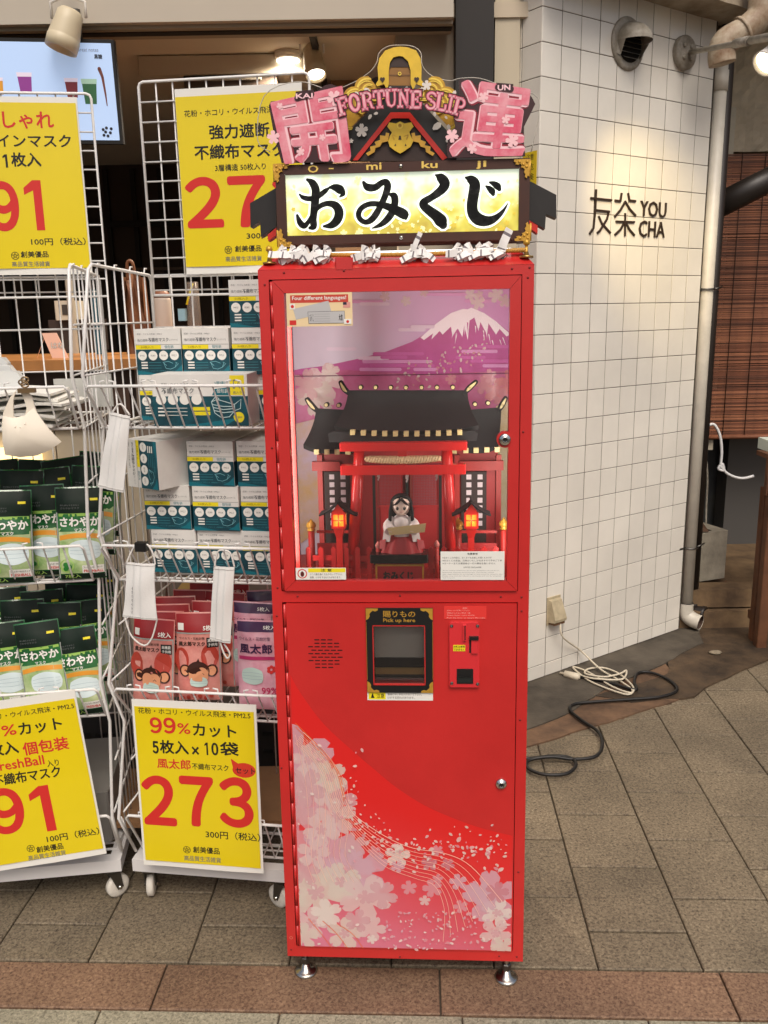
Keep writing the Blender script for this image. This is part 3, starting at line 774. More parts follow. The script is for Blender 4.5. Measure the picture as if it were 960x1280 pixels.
# counter
KFc = Frame((0, 2.98, 0), (1, 0, 0))
plank = mat('tan wood plank', (186, 172, 148), .6, vary=.08, vscale=4, objvar=.05)
cwood = mat('honey counter top', (176, 120, 66), .45, vary=.2, vscale=9)
zc = KFc.px(100, 462)[1]
ct = thing('shop_counter', KFc.sub(-1.2, 0, 0), 'tan plank fronted serving counter with honey wood top behind the racks', 'counter')
b = MB(KFc); b.box(-2.4, -.28, -.04, .5, zc, zc + .035, cwood, .003); b.build('counter_top', ct)
b = MB(KFc); b.box(-2.38, -.3, .03, .1, .0, zc - .001, mat('dark counter carcass', (64, 48, 38), .7)); b.build('carcass', ct)
pmsh = MB(); pz = KFc.px(80, 545)[1]
pmsh.box(.001, .0555, 0, .02, 0, pz, plank); pmm = pmsh.mesh('plank')
for k in range(26):
    inst('plank', pmm, KFc.m @ Matrix.Translation((-2.36 + k * .0585, random.uniform(0, .0015), 0.02)), ct)
b = MB(KFc); b.box(-2.36 + 26 * .0585, -.3, .0, .025, .02, zc - .002, mat('grey brown panel', (122, 108, 94), .7)); b.build('side_panel', ct)
b = MB(KFc); b.box(-2.38, -.86, -.012, .02, pz + .021, pz + .16, mat('dark brown apron', (70, 48, 34), .6)); b.build('apron', ct)
# round ring signs on the counter front
glow = mat('lit cream panel', (255, 222, 150), emit=1.6)
rg = thing('ring_sign', KFc.sub(-1.25, -.03, .95), 'lit cream panel with two dark rings on the counter front under the cream mask', 'sign')
q0, q1 = KFc.px(2, 606, -.03), KFc.px(48, 560, -.03)
b = MB(KFc); b.box(q0[0] - .12, q1[0], -.03, -.002, q0[1], q1[1], glow); b.build('panel', rg)
for x in (10, 36):
    b = MB(KFc); c_ = KFc.px(x, 590, -.031); b.ring(c_[0], c_[1], .026, .036, -.032, mat('dark brown ring', (50, 30, 20), .6)); b.build('ring', rg)
# ------------------------------------------------------------------ the red fortune slip machine
MW, MH, MD = .5495, 1.5588, .46
MF = Frame((-.24474, 1.75234, .075), (cos(-.0591), sin(-.0591), .00178), (.0001, .0318, 1))
red = mat('red powder coat', (197, 40, 38), .36, vary=.13, vscale=3.2, coat=.3, world=True, bump=.06, bscale=220, detail=8)
red_d = mat('deep red paint', (172, 36, 30), .45)
red_in = mat('crimson print', (176, 38, 40), .5)
gap = mat('dark gap', (30, 8, 8), .8)
gold = mat('gold paint', (206, 158, 60), .35, metal=.35, vary=.15, vscale=60)
gold_p = mat('gold print', (214, 168, 40), .5, vary=.25, vscale=40, c2=(170, 122, 30))
gold_l = mat('light gold print', (240, 208, 80), .5)
def R4(tl, tr, bl, br, d=0, f=None):
    f = f or MF
    p = [f.px(*q, d) for q in (tl, tr, bl, br)]
    return (p[0][0] + p[2][0]) / 2, (p[1][0] + p[3][0]) / 2, (p[2][1] + p[3][1]) / 2, (p[0][1] + p[1][1]) / 2
ua0, ua1, ub0, ub1 = R4((335.5, 349.5), (655, 343), (352, 738.5), (645.5, 739.5))
la0, la1, lb0, lb1 = R4((353.3, 752.5), (645.8, 753), (369.5, 1182), (642.5, 1189))
ga0, ga1, gb0, gb1 = R4((356, 366.5), (640, 361), (368.5, 725.5), (630.8, 726))
mach = thing('fortune_slip_machine', MF, 'tall red fortune slip vending cabinet with glass window and lit black lettered signboard', 'vending machine')
T_ = .0
b = MB(MF)
# face frame around the two doors
b.box(0, ua0, 0, .02, 0, MH, red); b.box(ua1, MW, 0, .02, 0, MH, red)
b.box(ua0, ua1, 0, .02, ub1, MH, red); b.box(ua0, ua1, 0, .02, lb1, ub0, red); b.box(ua0, ua1, 0, .02, 0, lb0, red)
b.box(ua0, la0, 0, .02, lb0, lb1, red); b.box(la1, ua1, 0, .02, lb0, lb1, red) if la1 < ua1 else None
# sides, back, top, bottom, mid floor
b.box(0, .012, .0201, MD, 0, MH, red); b.box(MW - .012, MW, .0201, MD, 0, MH, red); b.box(.0121, MW - .0121, MD - .01, MD, 0, MH, red)
b.box(.0121, MW - .0121, .0201, MD - .0101, MH - .012, MH, red); b.box(.0121, MW - .0121, .0201, MD - .0101, 0, .012, red)
b.box(.0121, MW - .0121, .0201, MD - .0101, ub0 - .02, ub0 - .004, red_d)
# sloped cap at the top
b.add([(0, 0, MH + .0005), (MW, 0, MH + .0005), (MW - .02, .035, MH + .026), (.02, .035, MH + .026), (MW - .02, .3, MH + .026), (.02, .3, MH + .026), (MW, .3, MH + .0005), (0, .3, MH + .0005)],
      [(0, 1, 2, 3), (3, 2, 4, 5), (1, 6, 4, 2), (7, 0, 3, 5), (6, 7, 5, 4)], red)
b.build('cabinet', mach)
rivet = mat('dark red rivet', (120, 18, 16), .4)
for (x, y) in ((355, 341), (430, 338.5), (640, 336), (662, 334.5), (331, 356), (660, 347), (347, 735), (372, 745.5), (500, 744.5), (626, 746), (652, 746.5), (652, 764), (654, 540), (650, 900), (648, 1090), (346, 770), (340, 560), (352, 960), (364, 1187), (500, 1196), (624, 1195), (646, 1196)):
    c_ = MF.px(x, y); b = MB(MF); b.lathe((c_[0], 0, c_[1]), (0, -1, 0), [(.0024, 0), (.0022, .001), (.0005, .0016)], rivet, 8); b.build('rivet', mach)
b = MB(MF); c_ = MF.px(364, 1172); b.ring(c_[0], c_[1], .0028, .0038, -.0006, mat('chipped paint', (214, 130, 110), .6)); b.build('paint_chip', mach)
# upper door with mitred frame
ud = MB(MF); g_ = .0022
fa0, fa1, fb0, fb1 = ua0 + .008, ua1 - g_, ub0 + g_, ub1 - g_
def mitred(b, o, i, d0, d1, mt):
    (a0, a1, z0, z1), (c0, c1, y0, y1) = o, i
    e = .0004
    for P in ([(a0 + e, z1), (a1 - e, z1), (c1 - e, y1), (c0 + e, y1)], [(a0 + e, z0), (a1 - e, z0), (c1 - e, y0), (c0 + e, y0)], [(a0, z0 + e), (a0, z1 - e), (c0, y1 - e), (c0, y0 + e)], [(a1, z0 + e), (a1, z1 - e), (c1, y1 - e), (c1, y0 + e)]):
        b.prism(P, d0, d1, mt)
mitred(ud, (fa0, fa1, fb0, fb1), (ga0, ga1, gb0, gb1), -.006, .014, red)
cm = MF.px(631, 549)
ud.disc(cm[0] - .0, cm[1], .017, -.0065, red, 22, d1=.01)
udo = ud.build('upper_door', mach)
b = MB(MF); b.box(ua0 + .0005, ua1 - .0003, .0165, .019, ub0 + .0003, ub1 - .0003, gap)
b2 = MB(MF); b2.box(ua0, fa0 + .002, .015, .0165, ub0, ub1, gap); b2.box(fa1 - .002, ua1, .015, .0165, ub0, ub1, gap); b2.box(ua0, ua1, .015, .0165, fb1 - .003, ub1, gap); b2.box(ua0, ua1, .015, .0165, ub0, fb0 + .003, gap); b2.box(fa0, ga0, .0151, .0166, ub0, ub1, gap); b2.box(ga1, fa1, .0151, .0166, ub0, ub1, gap)
b2.build('door_gap', mach)
def hinge(parent, a, z0, z1, n):
    for k in range(n):
        b = MB(MF); h = (z1 - z0) / n
        b.tube([(a, -.001, z0 + k * h + .0004), (a, -.001, z0 + (k + 1) * h - .0004)], .0034, red, 10); b.build('hinge_knuckle', parent)
hinge(udo, ua0 + .0052, ub0 + .004, ub1 - .004, 14)
b = MB(MF); b.box(ga0 - .004, ga1 + .004, .004, .0065, gb0 - .004, gb1 + .004, glassy('window glass', (250, 250, 250), .035)); b.build('glass_pane', udo)
chrome = mat('chrome lock', (208, 206, 200), .15, metal=1)
def lock(parent, x, y, d):
    c_ = MF.px(x, y, d); b = MB(MF)
    b.lathe((c_[0], d, c_[1]), (0, -1, 0), [(.0125, 0), (.0125, .003), (.010, .006), (.0078, .0062), (.0072, .009), (.004, .0092), (.0038, .007), (0, .007)], chrome, 24)
    b.box(c_[0] - .0012, c_[0] + .0012, d - .0096, d - .0070, c_[1] - .004, c_[1] + .004, black_p)
    b.ring(c_[0], c_[1], .0045, .0056, d - .0094, black_p, 20)
    b.build('lock', parent)
lock(udo, 631, 549.5, -.0065)

# ---- lower door with its printed film
fa0, fa1, fb0, fb1 = la0 + .009, la1 - g_, lb0 + g_, lb1 - g_
ld = MB(MF)
wa = R4((466.5, 780), (532, 780), (466.5, 854.5), (531.5, 854.5))     # pick-up opening
ld.box(fa0, wa[0], -.005, .014, fb0, fb1, red); ld.box(wa[1], fa1, -.005, .014, fb0, fb1, red)
ld.box(wa[0], wa[1], -.005, .014, wa[3], fb1, red); ld.box(wa[0], wa[1], -.005, .014, fb0, wa[2], red)
ldo = ld.build('lower_door', mach)
b = MB(MF); b.box(la0, fa0 + .002, .015, .0165, lb0, lb1, gap); b.box(fa1 - .002, la1, .015, .0165, lb0, lb1, gap); b.box(la0, la1, .015, .0165, fb1 - .003, lb1, gap); b.box(la0, la1, .015, .0165, lb0, fb0 + .003, gap); b.build('door_gap', mach)
hinge(ldo, la0 + .0052, lb0 + .004, lb1 - .004, 16)
lock(ldo, 626.5, 979.5, -.005)
D0 = -.0053
FX = lambda x, y: MF.px(350 + x / 3.097, 960 + y / 3.097, D0)       # art coordinates, measured on an enlargement
def film(pts, k, mt, name=None):
    pass
pr_red = mat('bright red film', (216, 34, 32), .3, coat=.3)
m = bpy.data.materials.new('pink fading film'); m.use_nodes = True
n = m.node_tree.nodes; L = m.node_tree.links; bs = n['Principled BSDF']; bs.inputs['Roughness'].default_value = .32; bs.inputs['Coat Weight'].default_value = .3
tc = n.new('ShaderNodeTexCoord'); sp = n.new('ShaderNodeSeparateXYZ'); L.new(tc.outputs['Object'], sp.inputs[0])
mr = n.new('ShaderNodeMapRange'); zb_, zt_ = FX(0, 690)[1] + .06, FX(0, 150)[1] + .09
mr.inputs['From Min'].default_value = zb_; mr.inputs['From Max'].default_value = zt_
ad = n.new('ShaderNodeMath'); ad.operation = 'MULTIPLY_ADD'; ad.inputs[1].default_value = .35; L.new(sp.outputs[0], ad.inputs[0]); L.new(sp.outputs[2], ad.inputs[2]); L.new(ad.outputs[0], mr.inputs[0])
cr = n.new('ShaderNodeValToRGB'); e = cr.color_ramp.elements; e[0].color = (*lin((206, 118, 140)), 1); e[1].color = (*lin((216, 34, 32)), 1); x = e.new(.35); x.color = (*lin((208, 84, 98)), 1); x = e.new(.72); x.color = (*lin((214, 46, 48)), 1)
L.new(mr.outputs[0], cr.inputs[0]); L.new(cr.outputs[0], bs.inputs['Base Color'])
pink_film = m
pk = [mat('pink print %d' % i, c, .4, coat=.2, alpha=.60) for i, c in enumerate([(234, 206, 202), (226, 178, 182), (230, 216, 202), (232, 164, 172), (216, 142, 152), (240, 228, 218), (224, 182, 194), (224, 134, 134)])]
art = MB(MF)
curve = [FX(*p) for p in ((40, -360), (80, -290), (170, -170), (300, -50), (365, 5), (450, 75), (560, 145), (680, 198), (790, 236), (898, 262))]
crv = [(v.x, v.z) for v in smooth([(p[0], 0, p[1]) for p in curve], 4)]
al = fa0 + .0035
bl_, br_ = (al, fb0 + .002), (fa1 - .003, fb0 + .002)
top_l = [(max(al, x), z) for x, z in crv]
art.prism(top_l + [(fa1 - .003, crv[-1][1] - .002), br_, bl_], D0, D0, pink_film)
def clip(x, z): return min(max(x, al), fa1 - .003), max(z, fb0 + .002)
layer = [D0 - .0002]
def L_(k=1):
    layer[0] -= .00002 * k; return layer[0]
def flower(cx, cz, r, mt, rot=0, petals=5, notch=True):
    P = []
    for k in range(petals):
        q = rot + 2 * pi * k / petals
        for (dq, rr) in ((-.62, .42), (-.46, .80), (-.25, .98), (-.07, 1.02), (0, .88), (.07, 1.02), (.25, .98), (.46, .80)):
            P.append(clip(cx + r * rr * cos(q + dq), cz + r * rr * sin(q + dq)))
    # fan around the centre keeps it valid
    d = L_(); n0 = len(art.v)
    c_ = clip(cx, cz); art.v.append((c_[0], d, c_[1])); art.v += [(p[0], d, p[1]) for p in P]
    N = len(P)
    for i in range(N): art.face((n0, n0 + 1 + i, n0 + 1 + (i + 1) % N), mt)
def petal(cx, cz, r, mt, rot):
    P = [clip(cx + r * a_ * cos(rot) - r * b_ * sin(rot), cz + r * a_ * sin(rot) + r * b_ * cos(rot)) for a_, b_ in ((1, 0), (.5, .55), (-.3, .55), (-1, .12), (-.85, 0), (-1, -.12), (-.3, -.55), (.5, -.55))]
    art.prism(P, L_(), layer[0], mt)
def px_r(r): return r / 3.097 / 1083.7 * 2.05
rnd = random.Random(3)
# pale veils
for (x, y, r, m_) in ((60, -20, 150, 6), (110, 90, 120, 6), (50, 170, 110, 3), (215, 120, 80, 1), (60, 380, 150, 3), (190, 300, 100, 6), (140, 60, 90, 0), (820, 500, 110, 6), (300, 400, 120, 6)):
    p = FX(x, y); flower(*p, px_r(r), pk[m_], rnd.random() * 2)
for (x, y, r, m_) in ((110, -30, 62, 0), (195, 35, 66, 2), (95, 75, 80, 1), (215, 190, 78, 0), (160, 240, 70, 0), (80, 170, 55, 1), (265, 400, 100, 6), (140, 480, 118, 2), (235, 440, 80, 2), (330, 500, 100, 0), (95, 400, 60, 1), (120, 600, 70, 0), (250, 640, 70, 2), (90, 650, 60, 2), (355, 620, 55, 0), (60, 500, 55, 2), (300, 590, 50, 1), (180, 560, 60, 5), (395, 490, 60, 1), (130, 330, 62, 0), (280, 300, 55, 1),
                    (455, 338, 48, 5), (365, 322, 24, 3), (610, 318, 22, 3), (578, 368, 30, 4), (650, 372, 26, 4), (590, 465, 38, 3), (690, 440, 34, 6), (610, 428, 20, 3), (560, 512, 22, 0), (500, 462, 30, 3), (700, 535, 28, 3), (770, 480, 50, 6), (840, 560, 62, 5), (800, 520, 40, 6), (835, 640, 62, 0), (860, 690, 45, 2), (192, 592, 18, 5), (355, 662, 20, 5), (455, 380, 26, 6), (290, 340, 30, 6), (840, 480, 45, 4)):
    p = FX(x, y); q = rnd.random() * 2; flower(*p, px_r(r), pk[m_], q)
    if r > 60: flower(*p, px_r(r * .3), pk[1], q + .6)
# flowing lines
def line(P, wd, mt):
    S_ = smooth([(FX(*p)[0], 0, FX(*p)[1]) for p in P], 6); d = L_()
    n0 = len(art.v)
    for i, s_ in enumerate(S_):
        t = (S_[min(i + 1, len(S_) - 1)] - S_[max(i - 1, 0)]).normalized(); nx, nz = -t.z, t.x
        a_ = clip(s_.x + nx * wd, s_.z + nz * wd); c_ = clip(s_.x - nx * wd, s_.z - nz * wd)
        art.v += [(a_[0], d, a_[1]), (c_[0], d, c_[1])]
    for i in range(len(S_) - 1): k = n0 + 2 * i; art.face((k, k + 1, k + 3, k + 2), mt)
lw = mat('cream print line', (236, 190, 170), .4); lo = mat('orange print line', (228, 110, 60), .4)
for k in range(9):
    s_ = k * 13
    line([(90 - s_ * .3, -140 + s_ * .4), (205 - s_ * .5, -20 + s_ * .2), (258 - s_ * .6, 130), (300 - s_ * .2, 190 + s_ * .6), (420 - s_ * .2, 270 + s_ * 1.0), (520, 310 + s_ * 1.1), (640 - s_ * .4, 330 + s_ * 1.2), (740 - s_ * 1.0, 380 + s_ * 1.6), (860 - s_ * 2.2, 515 + s_ * 1.5)], .00045 if k else .0007, lw)
for k in range(2): line([(60, -175 + 14 * k), (150, -85 + 14 * k), (225 - 6 * k, 10), (254 - 6 * k, 120 + 8 * k)], .0007, lo)
for k in range(8):
    x = 90 + k * 22; line([(60 + k * 14, -130 + k * 6), (x + 10, 60), (x + 20, 220), (x + 10, 340), (x + 40 + 4 * k, 440)], .00035, lw)
for k in range(3): line([(110 + k * 55, 580 + 10 * k), (160 + k * 60, 640), (205 + k * 60, 700)], .0007, lo)
# scattered petals
for _ in range(170):
    t = rnd.random(); x = 260 + 620 * t; y = 180 + 210 * t + 60 * math.sin(t * 5) + rnd.gauss(0, 38)
    p = FX(x, y); petal(*p, px_r(rnd.uniform(2.5, 9) * (1.5 if rnd.random() < .2 else 1)), pk[rnd.choice([5, 0, 3, 5, 2, 3])], rnd.random() * 6)
for _ in range(150):
    p = FX(rnd.uniform(400, 890), rnd.uniform(540, 695)); petal(*p, px_r(rnd.uniform(2.5, 9)), pk[rnd.choice([5, 0, 3, 1, 6])], rnd.random() * 6)
for _ in range(60):
    p = FX(rnd.uniform(50, 340), rnd.uniform(-100, 680)); petal(*p, px_r(rnd.uniform(3, 9)), pk[rnd.choice([5, 0, 3, 2])], rnd.random() * 6)
for (x, y) in ((230, 20), (245, 60), (275, 30), (278, 75), (298, 130), (285, 98), (330, 135), (372, 170), (385, 186), (250, 100), (285, 102)):
    p = FX(x, y); petal(*p, px_r(4.5), pk[5], rnd.random() * 6)
art.build('printed_film', ldo, kind='stuff')
# speaker slots
c0 = MF.px(406.5, 817, -.005)
for r_ in range(9):
    z = c0[1] + (4 - r_) * .0079; w_ = [3, 4, 5, 5, 5, 5, 5, 4, 3][r_]
    for k in range(w_):
        x = c0[0] + (k - (w_ - 1) / 2) * .0142 + (.004 if r_ % 2 else -.003)
        b = MB(MF); b.box(x - .0054, x + .0054, -.0056, -.0052, z - .0011, z + .0011, mat('slot black', (24, 8, 8), .9)); b.build('speaker_slot', ldo)
# pick-up window surround
pu = R4((457.5, 759.5), (541, 758), (459.5, 864.5), (541.5, 863.5))
b = MB(MF)
P_ = [(pu[0], pu[1]), (pu[2], pu[3])]
b.box(pu[0], wa[0], -.009, -.0051, pu[2], pu[3], black_p); b.box(wa[1], pu[1], -.009, -.0051, pu[2], pu[3], black_p); b.box(wa[0], wa[1], -.009, -.0051, wa[3], pu[3], black_p); b.box(wa[0], wa[1], -.009, -.0051, pu[2], wa[2], black_p)
wf = b.build('pickup_frame', ldo)
b = MB(MF)
for sx, x in ((1, pu[0]), (-1, pu[1])):
    for sz, z in ((1, pu[2]), (-1, pu[3])):
        b.prism([(x + sx * u * .78, z + sz * v * .78) for u, v in ((.0005, .0005), (.034, .0005), (.033, .006), (.026, .009), (.019, .007), (.013, .012), (.010, .017), (.011, .023), (.007, .030), (.0005, .034))], -.0094, -.0091, gold)
b.box(pu[0] + .0003, pu[0] + .0009, -.0093, -.0091, pu[2] + .03, pu[3] - .03, gold); b.box(pu[1] - .0009, pu[1] - .0003, -.0093, -.0091, pu[2] + .03, pu[3] - .03, gold)
b.build('gold_corner', wf)
b = MB(MF); b.tpx('賜りもの', (478.5, 772), (519, 771.5), 8, -.0092, gold, .012); b.tpx('Pick up here', (479, 779.2), (519, 778.8), 6, -.0092, gold, .02); b.build('lettering', wf)
b = MB(MF)
for (x0, x1, z0, z1) in ((wa[0], wa[0] + .002, wa[2], wa[3]), (wa[1] - .002, wa[1], wa[2], wa[3]), (wa[0], wa[1], wa[3] - .002, wa[3]), (wa[0], wa[1], wa[2], wa[2] + .002)): b.box(x0, x1, -.0098, .02, z0, z1, red)
b.build('rim', wf)
grey_m = mat('grey brushed metal', (214, 208, 196), .4, metal=.0, vary=.1, vscale=8)
b = MB(MF)
bx = (wa[0] - .01, wa[1] + .01, wa[2] - .01, wa[3] + .01)
b.box(bx[0], bx[1], .032, .036, bx[2], bx[3], grey_m); b.box(bx[0], bx[0] + .004, .0201, .0499, bx[2], bx[3], grey_m); b.box(bx[1] - .004, bx[1], .0201, .0499, bx[2], bx[3], grey_m)
b.box(bx[0], bx[1], .0201, .0499, bx[2], bx[2] + .004, mat('dark tray', (44, 40, 38), .5)); b.box(bx[0], bx[1], .0201, .0499, bx[3] - .003, bx[3], grey_m)
zz = MF.px(500, 822, .03)[1]; b.box(bx[0] + .005, bx[1] - .005, .029, .031, bx[2] + .005, zz, mat('smoked flap', (60, 58, 56), .3))
b.box(bx[0] + .006, bx[1] - .006, .023, .0265, MF.px(500, 842, .027)[1], MF.px(500, 834, .027)[1], mat('brass strip', (190, 166, 110), .35, metal=.4))
b.box(bx[0] + .006, bx[1] - .006, .0215, .0255, MF.px(500, 848, .027)[1], MF.px(500, 846, .027)[1], steel)
b.build('pickup_tray', ldo)
b = MB(MF); b.box(wa[0] + .002, wa[1] - .002, -.003, -.001, wa[2] + .002, wa[3] - .002, glassy('pickup flap', (235, 235, 235), .03)); b.build('clear_flap', wf)
# stickers
def sticker(name, tl, tr, bl, br, d, base, parent, fn):
    a0, a1, b0, b1 = R4(tl, tr, bl, br, d)
    b = MB(MF); b.box(a0, a1, d, d + .0006, b0, b1, base)
    fn(b, a0, a1, b0, b1, d - .0002); b.build(name, parent)
yel = mat('yellow label', (232, 214, 30), .5)
def caution(b, a0, a1, b0, b1, d):
    w_ = a1 - a0; h = b1 - b0
    b.box(a0 + .02 * w_, a0 + .28 * w_, d, d + .0001, b0 + .1 * h, b1 - .1 * h, yel)
    b.prism([(a0 + .05 * w_, b0 + .25 * h), (a0 + .11 * w_, b0 + .25 * h), (a0 + .08 * w_, b0 + .8 * h)], d - .0001, d, black_ink)
    b.text('注意', a0 + .14 * w_, a0 + .26 * w_, b0 + .25 * h, b0 + .75 * h, d - .0001, black_ink, .01)
    b.text('機械の中に手を入れないで下さい。', a0 + .31 * w_, a0 + .83 * w_, b0 + .54 * h, b0 + .8 * h, d, black_ink)
    b.text('けがする恐れがあります。', a0 + .31 * w_, a0 + .72 * w_, b0 + .18 * h, b0 + .44 * h, d, black_ink)
sticker('caution_label', (459, 864.5), (541, 863.5), (459.5, 876), (541.5, 875), -.0057, paper_w, ldo, caution)
# coin mechanism
cp = R4((562, 778), (599, 778), (561.5, 858.5), (599.5, 858.5), -.01)
cred = mat('glossy coin plate red', (214, 46, 52), .15, coat=1)
b = MB(MF); b.prism([(cp[0], cp[2] + .003), (cp[0] + .003, cp[2]), (cp[1] - .003, cp[2]), (cp[1], cp[2] + .003), (cp[1], cp[3] - .003), (cp[1] - .003, cp[3]), (cp[0] + .003, cp[3]), (cp[0], cp[3] - .003)], -.013, -.0051, cred)
co = b.build('coin_plate', ldo)
b = MB(MF)
q = MF.px(581, 788, -.0135); b.box(q[0] - .0035, q[0] + .003, -.019, -.0132, MF.px(581, 800, -.0135)[1], MF.px(581, 781, -.0135)[1], cred); b.box(q[0] - .001, q[0] + .0015, -.0192, -.0189, MF.px(581, 799, -.0135)[1], MF.px(581, 781, -.0135)[1], black_p); b.build('coin_slot', co)
b = MB(MF); r_ = R4((586.5, 795), (597.5, 795), (586.5, 816), (597.5, 816), -.0135)
b.box(r_[0], r_[1], -.0134, -.0132, r_[2], r_[3], gap); b.box(r_[0] + .004, r_[1], -.018, -.0134, r_[2], r_[3] - .008, cred, .001); b.box(r_[0], r_[1] + .001, -.021, -.0134, r_[3] - .007, r_[3], black_p, .001); b.build('return_lever', co)
b = MB(MF); r_ = R4((571, 836), (591.5, 836), (571, 854.5), (591.5, 854.5), -.0135)
b.box(r_[0], r_[1], -.0145, -.0132, r_[2], r_[3], black_p); b.box(r_[0] + .003, r_[1] - .003, -.0155, -.0145, r_[2] + .003, r_[2] + .017, mat('dark flap', (36, 40, 38), .3)); b.box(r_[0] + .004, r_[1] - .004, -.017, -.0155, r_[2] + .015, r_[2] + .018, black_p); b.build('coin_return', co)
for (x, y) in ((564.5, 782.5), (597, 782.5), (564.8, 854), (597, 855)):
    c_ = MF.px(x, y, -.013); b = MB(MF); b.lathe((c_[0], -.013, c_[1]), (0, -1, 0), [(.0036, 0), (.0032, .0016), (.0014, .002), (.0012, .0012), (0, .0012)], dark_steel, 12); b.build('screw', co)
b = MB(MF); r_ = R4((566.5, 806), (581.5, 806.5), (566.5, 814), (581.5, 814), -.0135)
b.box(r_[0], r_[1], -.0136, -.0131, r_[2], r_[3], yel); h = r_[3] - r_[2]
b.text('お札は使用', r_[0] + .001, r_[1] - .001, r_[2] + .55 * h, r_[3] - .1 * h, -.0138, black_ink, .01); b.text('できません', r_[0] + .001, r_[1] - .001, r_[2] + .1 * h, r_[2] + .45 * h, -.0138, black_ink, .01); b.build('yellow_label', co)
def redlab(b, a0, a1, b0, b1, d):
    h = b1 - b0; w_ = a1 - a0
    pk_ = mat('pale red print', (240, 170, 160), .5)
    for k, (t, x1) in enumerate((('返却', .55), ('返却レバーを押して下さい', .6), ('硬貨が入らない時は一度', .62), ('Please insert coins slowly', .72), ('Push the lever to return the coins', .97))):
        z = b1 - h * (.2 + k * .19); x0 = .44 if k == 0 else .07
        b.text(t, a0 + x0 * w_, a0 + x1 * w_, z, z + h * .11, d, pk_)
sticker('notice_label', (555, 758), (608, 757.5), (555, 774), (608, 773.5), -.0057, mat('light red label', (222, 56, 50), .4), ldo, redlab)
# window stickers
sage = mat('cream label', (232, 206, 160), .5)
def four(b, a0, a1, b0, b1, d):
    w_ = a1 - a0; h = b1 - b0
    X = lambda u: a0 + u * w_
    Z = lambda v: b1 - v * h
    b.box(X(.06), X(.94), d, d + .0001, Z(.29), Z(.06), mat('rust red band', (196, 64, 48), .5))
    b.text('Four different languages!', X(.09), X(.91), Z(.24), Z(.09), d - .0002, white_ink, .02)
    slip = mat('slip grey', (186, 184, 184), .6)
    b.prism([(X(.10), Z(.47)), (X(.64), Z(.24)), (X(.68), Z(.56)), (X(.14), Z(.79))], d - .0002, d - .0001, slip)
    b.prism([(X(.32), Z(.56)), (X(.88), Z(.55)), (X(.89), Z(.92)), (X(.33), Z(.92))], d - .0004, d - .0003, black_ink); b.prism([(X(.325), Z(.57)), (X(.877), Z(.56)), (X(.885), Z(.91)), (X(.335), Z(.91))], d - .0006, d - .0005, slip)
    for k in range(4): b.box(X(.42), X(.66), d - .0008, d - .0007, Z(.64 + k * .07), Z(.635 + k * .07), grey_ink)
    b.text('おみくじ', X(.35), X(.41), Z(.86), Z(.62), d - .0008, black_ink)
    b.text('大吉', X(.79), X(.85), Z(.84), Z(.65), d - .0008, black_ink, .02)
    b.box(X(.05), X(.13), d - .0002, d, Z(.48), Z(.31), white_ink); b.disc(X(.09), Z(.395), .025 * w_, d - .0004, red_ink, 14)
    b.box(X(.04), X(.14), d - .0002, d, Z(.95), Z(.81), red_ink)
    b.box(X(.86), X(.97), d - .0002, d, Z(.46), Z(.29), mat('flag pink', (216, 150, 140), .5)); b.box(X(.86), X(.915), d - .0004, d, Z(.37), Z(.29), mat('flag navy', (40, 36, 60), .5))
    b.box(X(.87), X(.98), d - .0010, d, Z(.95), Z(.80), white_ink); b.disc(X(.925), Z(.875), .022 * w_, d - .0012, red_ink, 14)
sticker('language_label', (357.5, 366.5), (440, 365.5), (359, 408), (441, 407.5), -.0066, sage, udo, four)
def caut2(b, a0, a1, b0, b1, d):
    w_ = a1 - a0; h = b1 - b0
    b.box(a0 + .25 * w_, a1 - .01 * w_, d, d + .0001, b0 + .62 * h, b1 - .05 * h, yel)
    b.ring(a0 + .13 * w_, b0 + .5 * h, .32 * h, .40 * h, d, red_ink); b.disc(a0 + .13 * w_, b0 + .47 * h, .16 * h, d, mat('maroon print', (90, 24, 20), .5), 10, .24 * h)
    b.text('注 意', a0 + .5 * w_, a0 + .72 * w_, b0 + .68 * h, b0 + .92 * h, d - .0002, black_ink, .01)
    b.text('ガラス面を強くたたかないで下さい。', a0 + .28 * w_, a0 + .93 * w_, b0 + .36 * h, b0 + .54 * h, d, black_ink)
    b.text('破損、けがをするおそれがあります。', a0 + .28 * w_, a0 + .9 * w_, b0 + .1 * h, b0 + .28 * h, d, black_ink)
sticker('glass_caution_label', (369.5, 709), (432.5, 710.5), (370, 724.5), (432.5, 724.5), -.0066, paper_w, udo, caut2)
def notice(b, a0, a1, b0, b1, d):
    w_ = a1 - a0; h = b1 - b0
    b.text('免責事項', a0 + .42 * w_, a0 + .58 * w_, b1 - .12 * h, b1 - .05 * h, d, black_ink, .01)
    for k, t in enumerate(('※おみくじの内容は、あくまでもお楽しみ頂くものです', '※おみくじの返金、交換はいたしかねますので予めご了承', '※オーナーまたは運営者は一切の責任を負いません')):
        b.text(t, a0 + .03 * w_, a0 + (.8, .96, .86)[k] * w_, b1 - (.25 + k * .1) * h, b1 - (.185 + k * .1) * h, d, black_ink)
    b.text('LIMITED DISCLAIMER', a0 + .36 * w_, a0 + .64 * w_, b1 - .58 * h, b1 - .53 * h, d, black_ink)
    for k, t in enumerate(('All the contents written here are for your enjoyment only and do not', 'guarantee anything about fortune. The owner cannot', 'take responsibility for any damage or loss caused by using the slips', 'Please note that the refund or exchange will not be accepted', 'Thank you very much')):
        b.text(t, a0 + .03 * w_, a0 + (.92, .84, .97, .95, .22)[k] * w_, b1 - (.685 + k * .065) * h, b1 - (.65 + k * .065) * h, d, grey_ink)
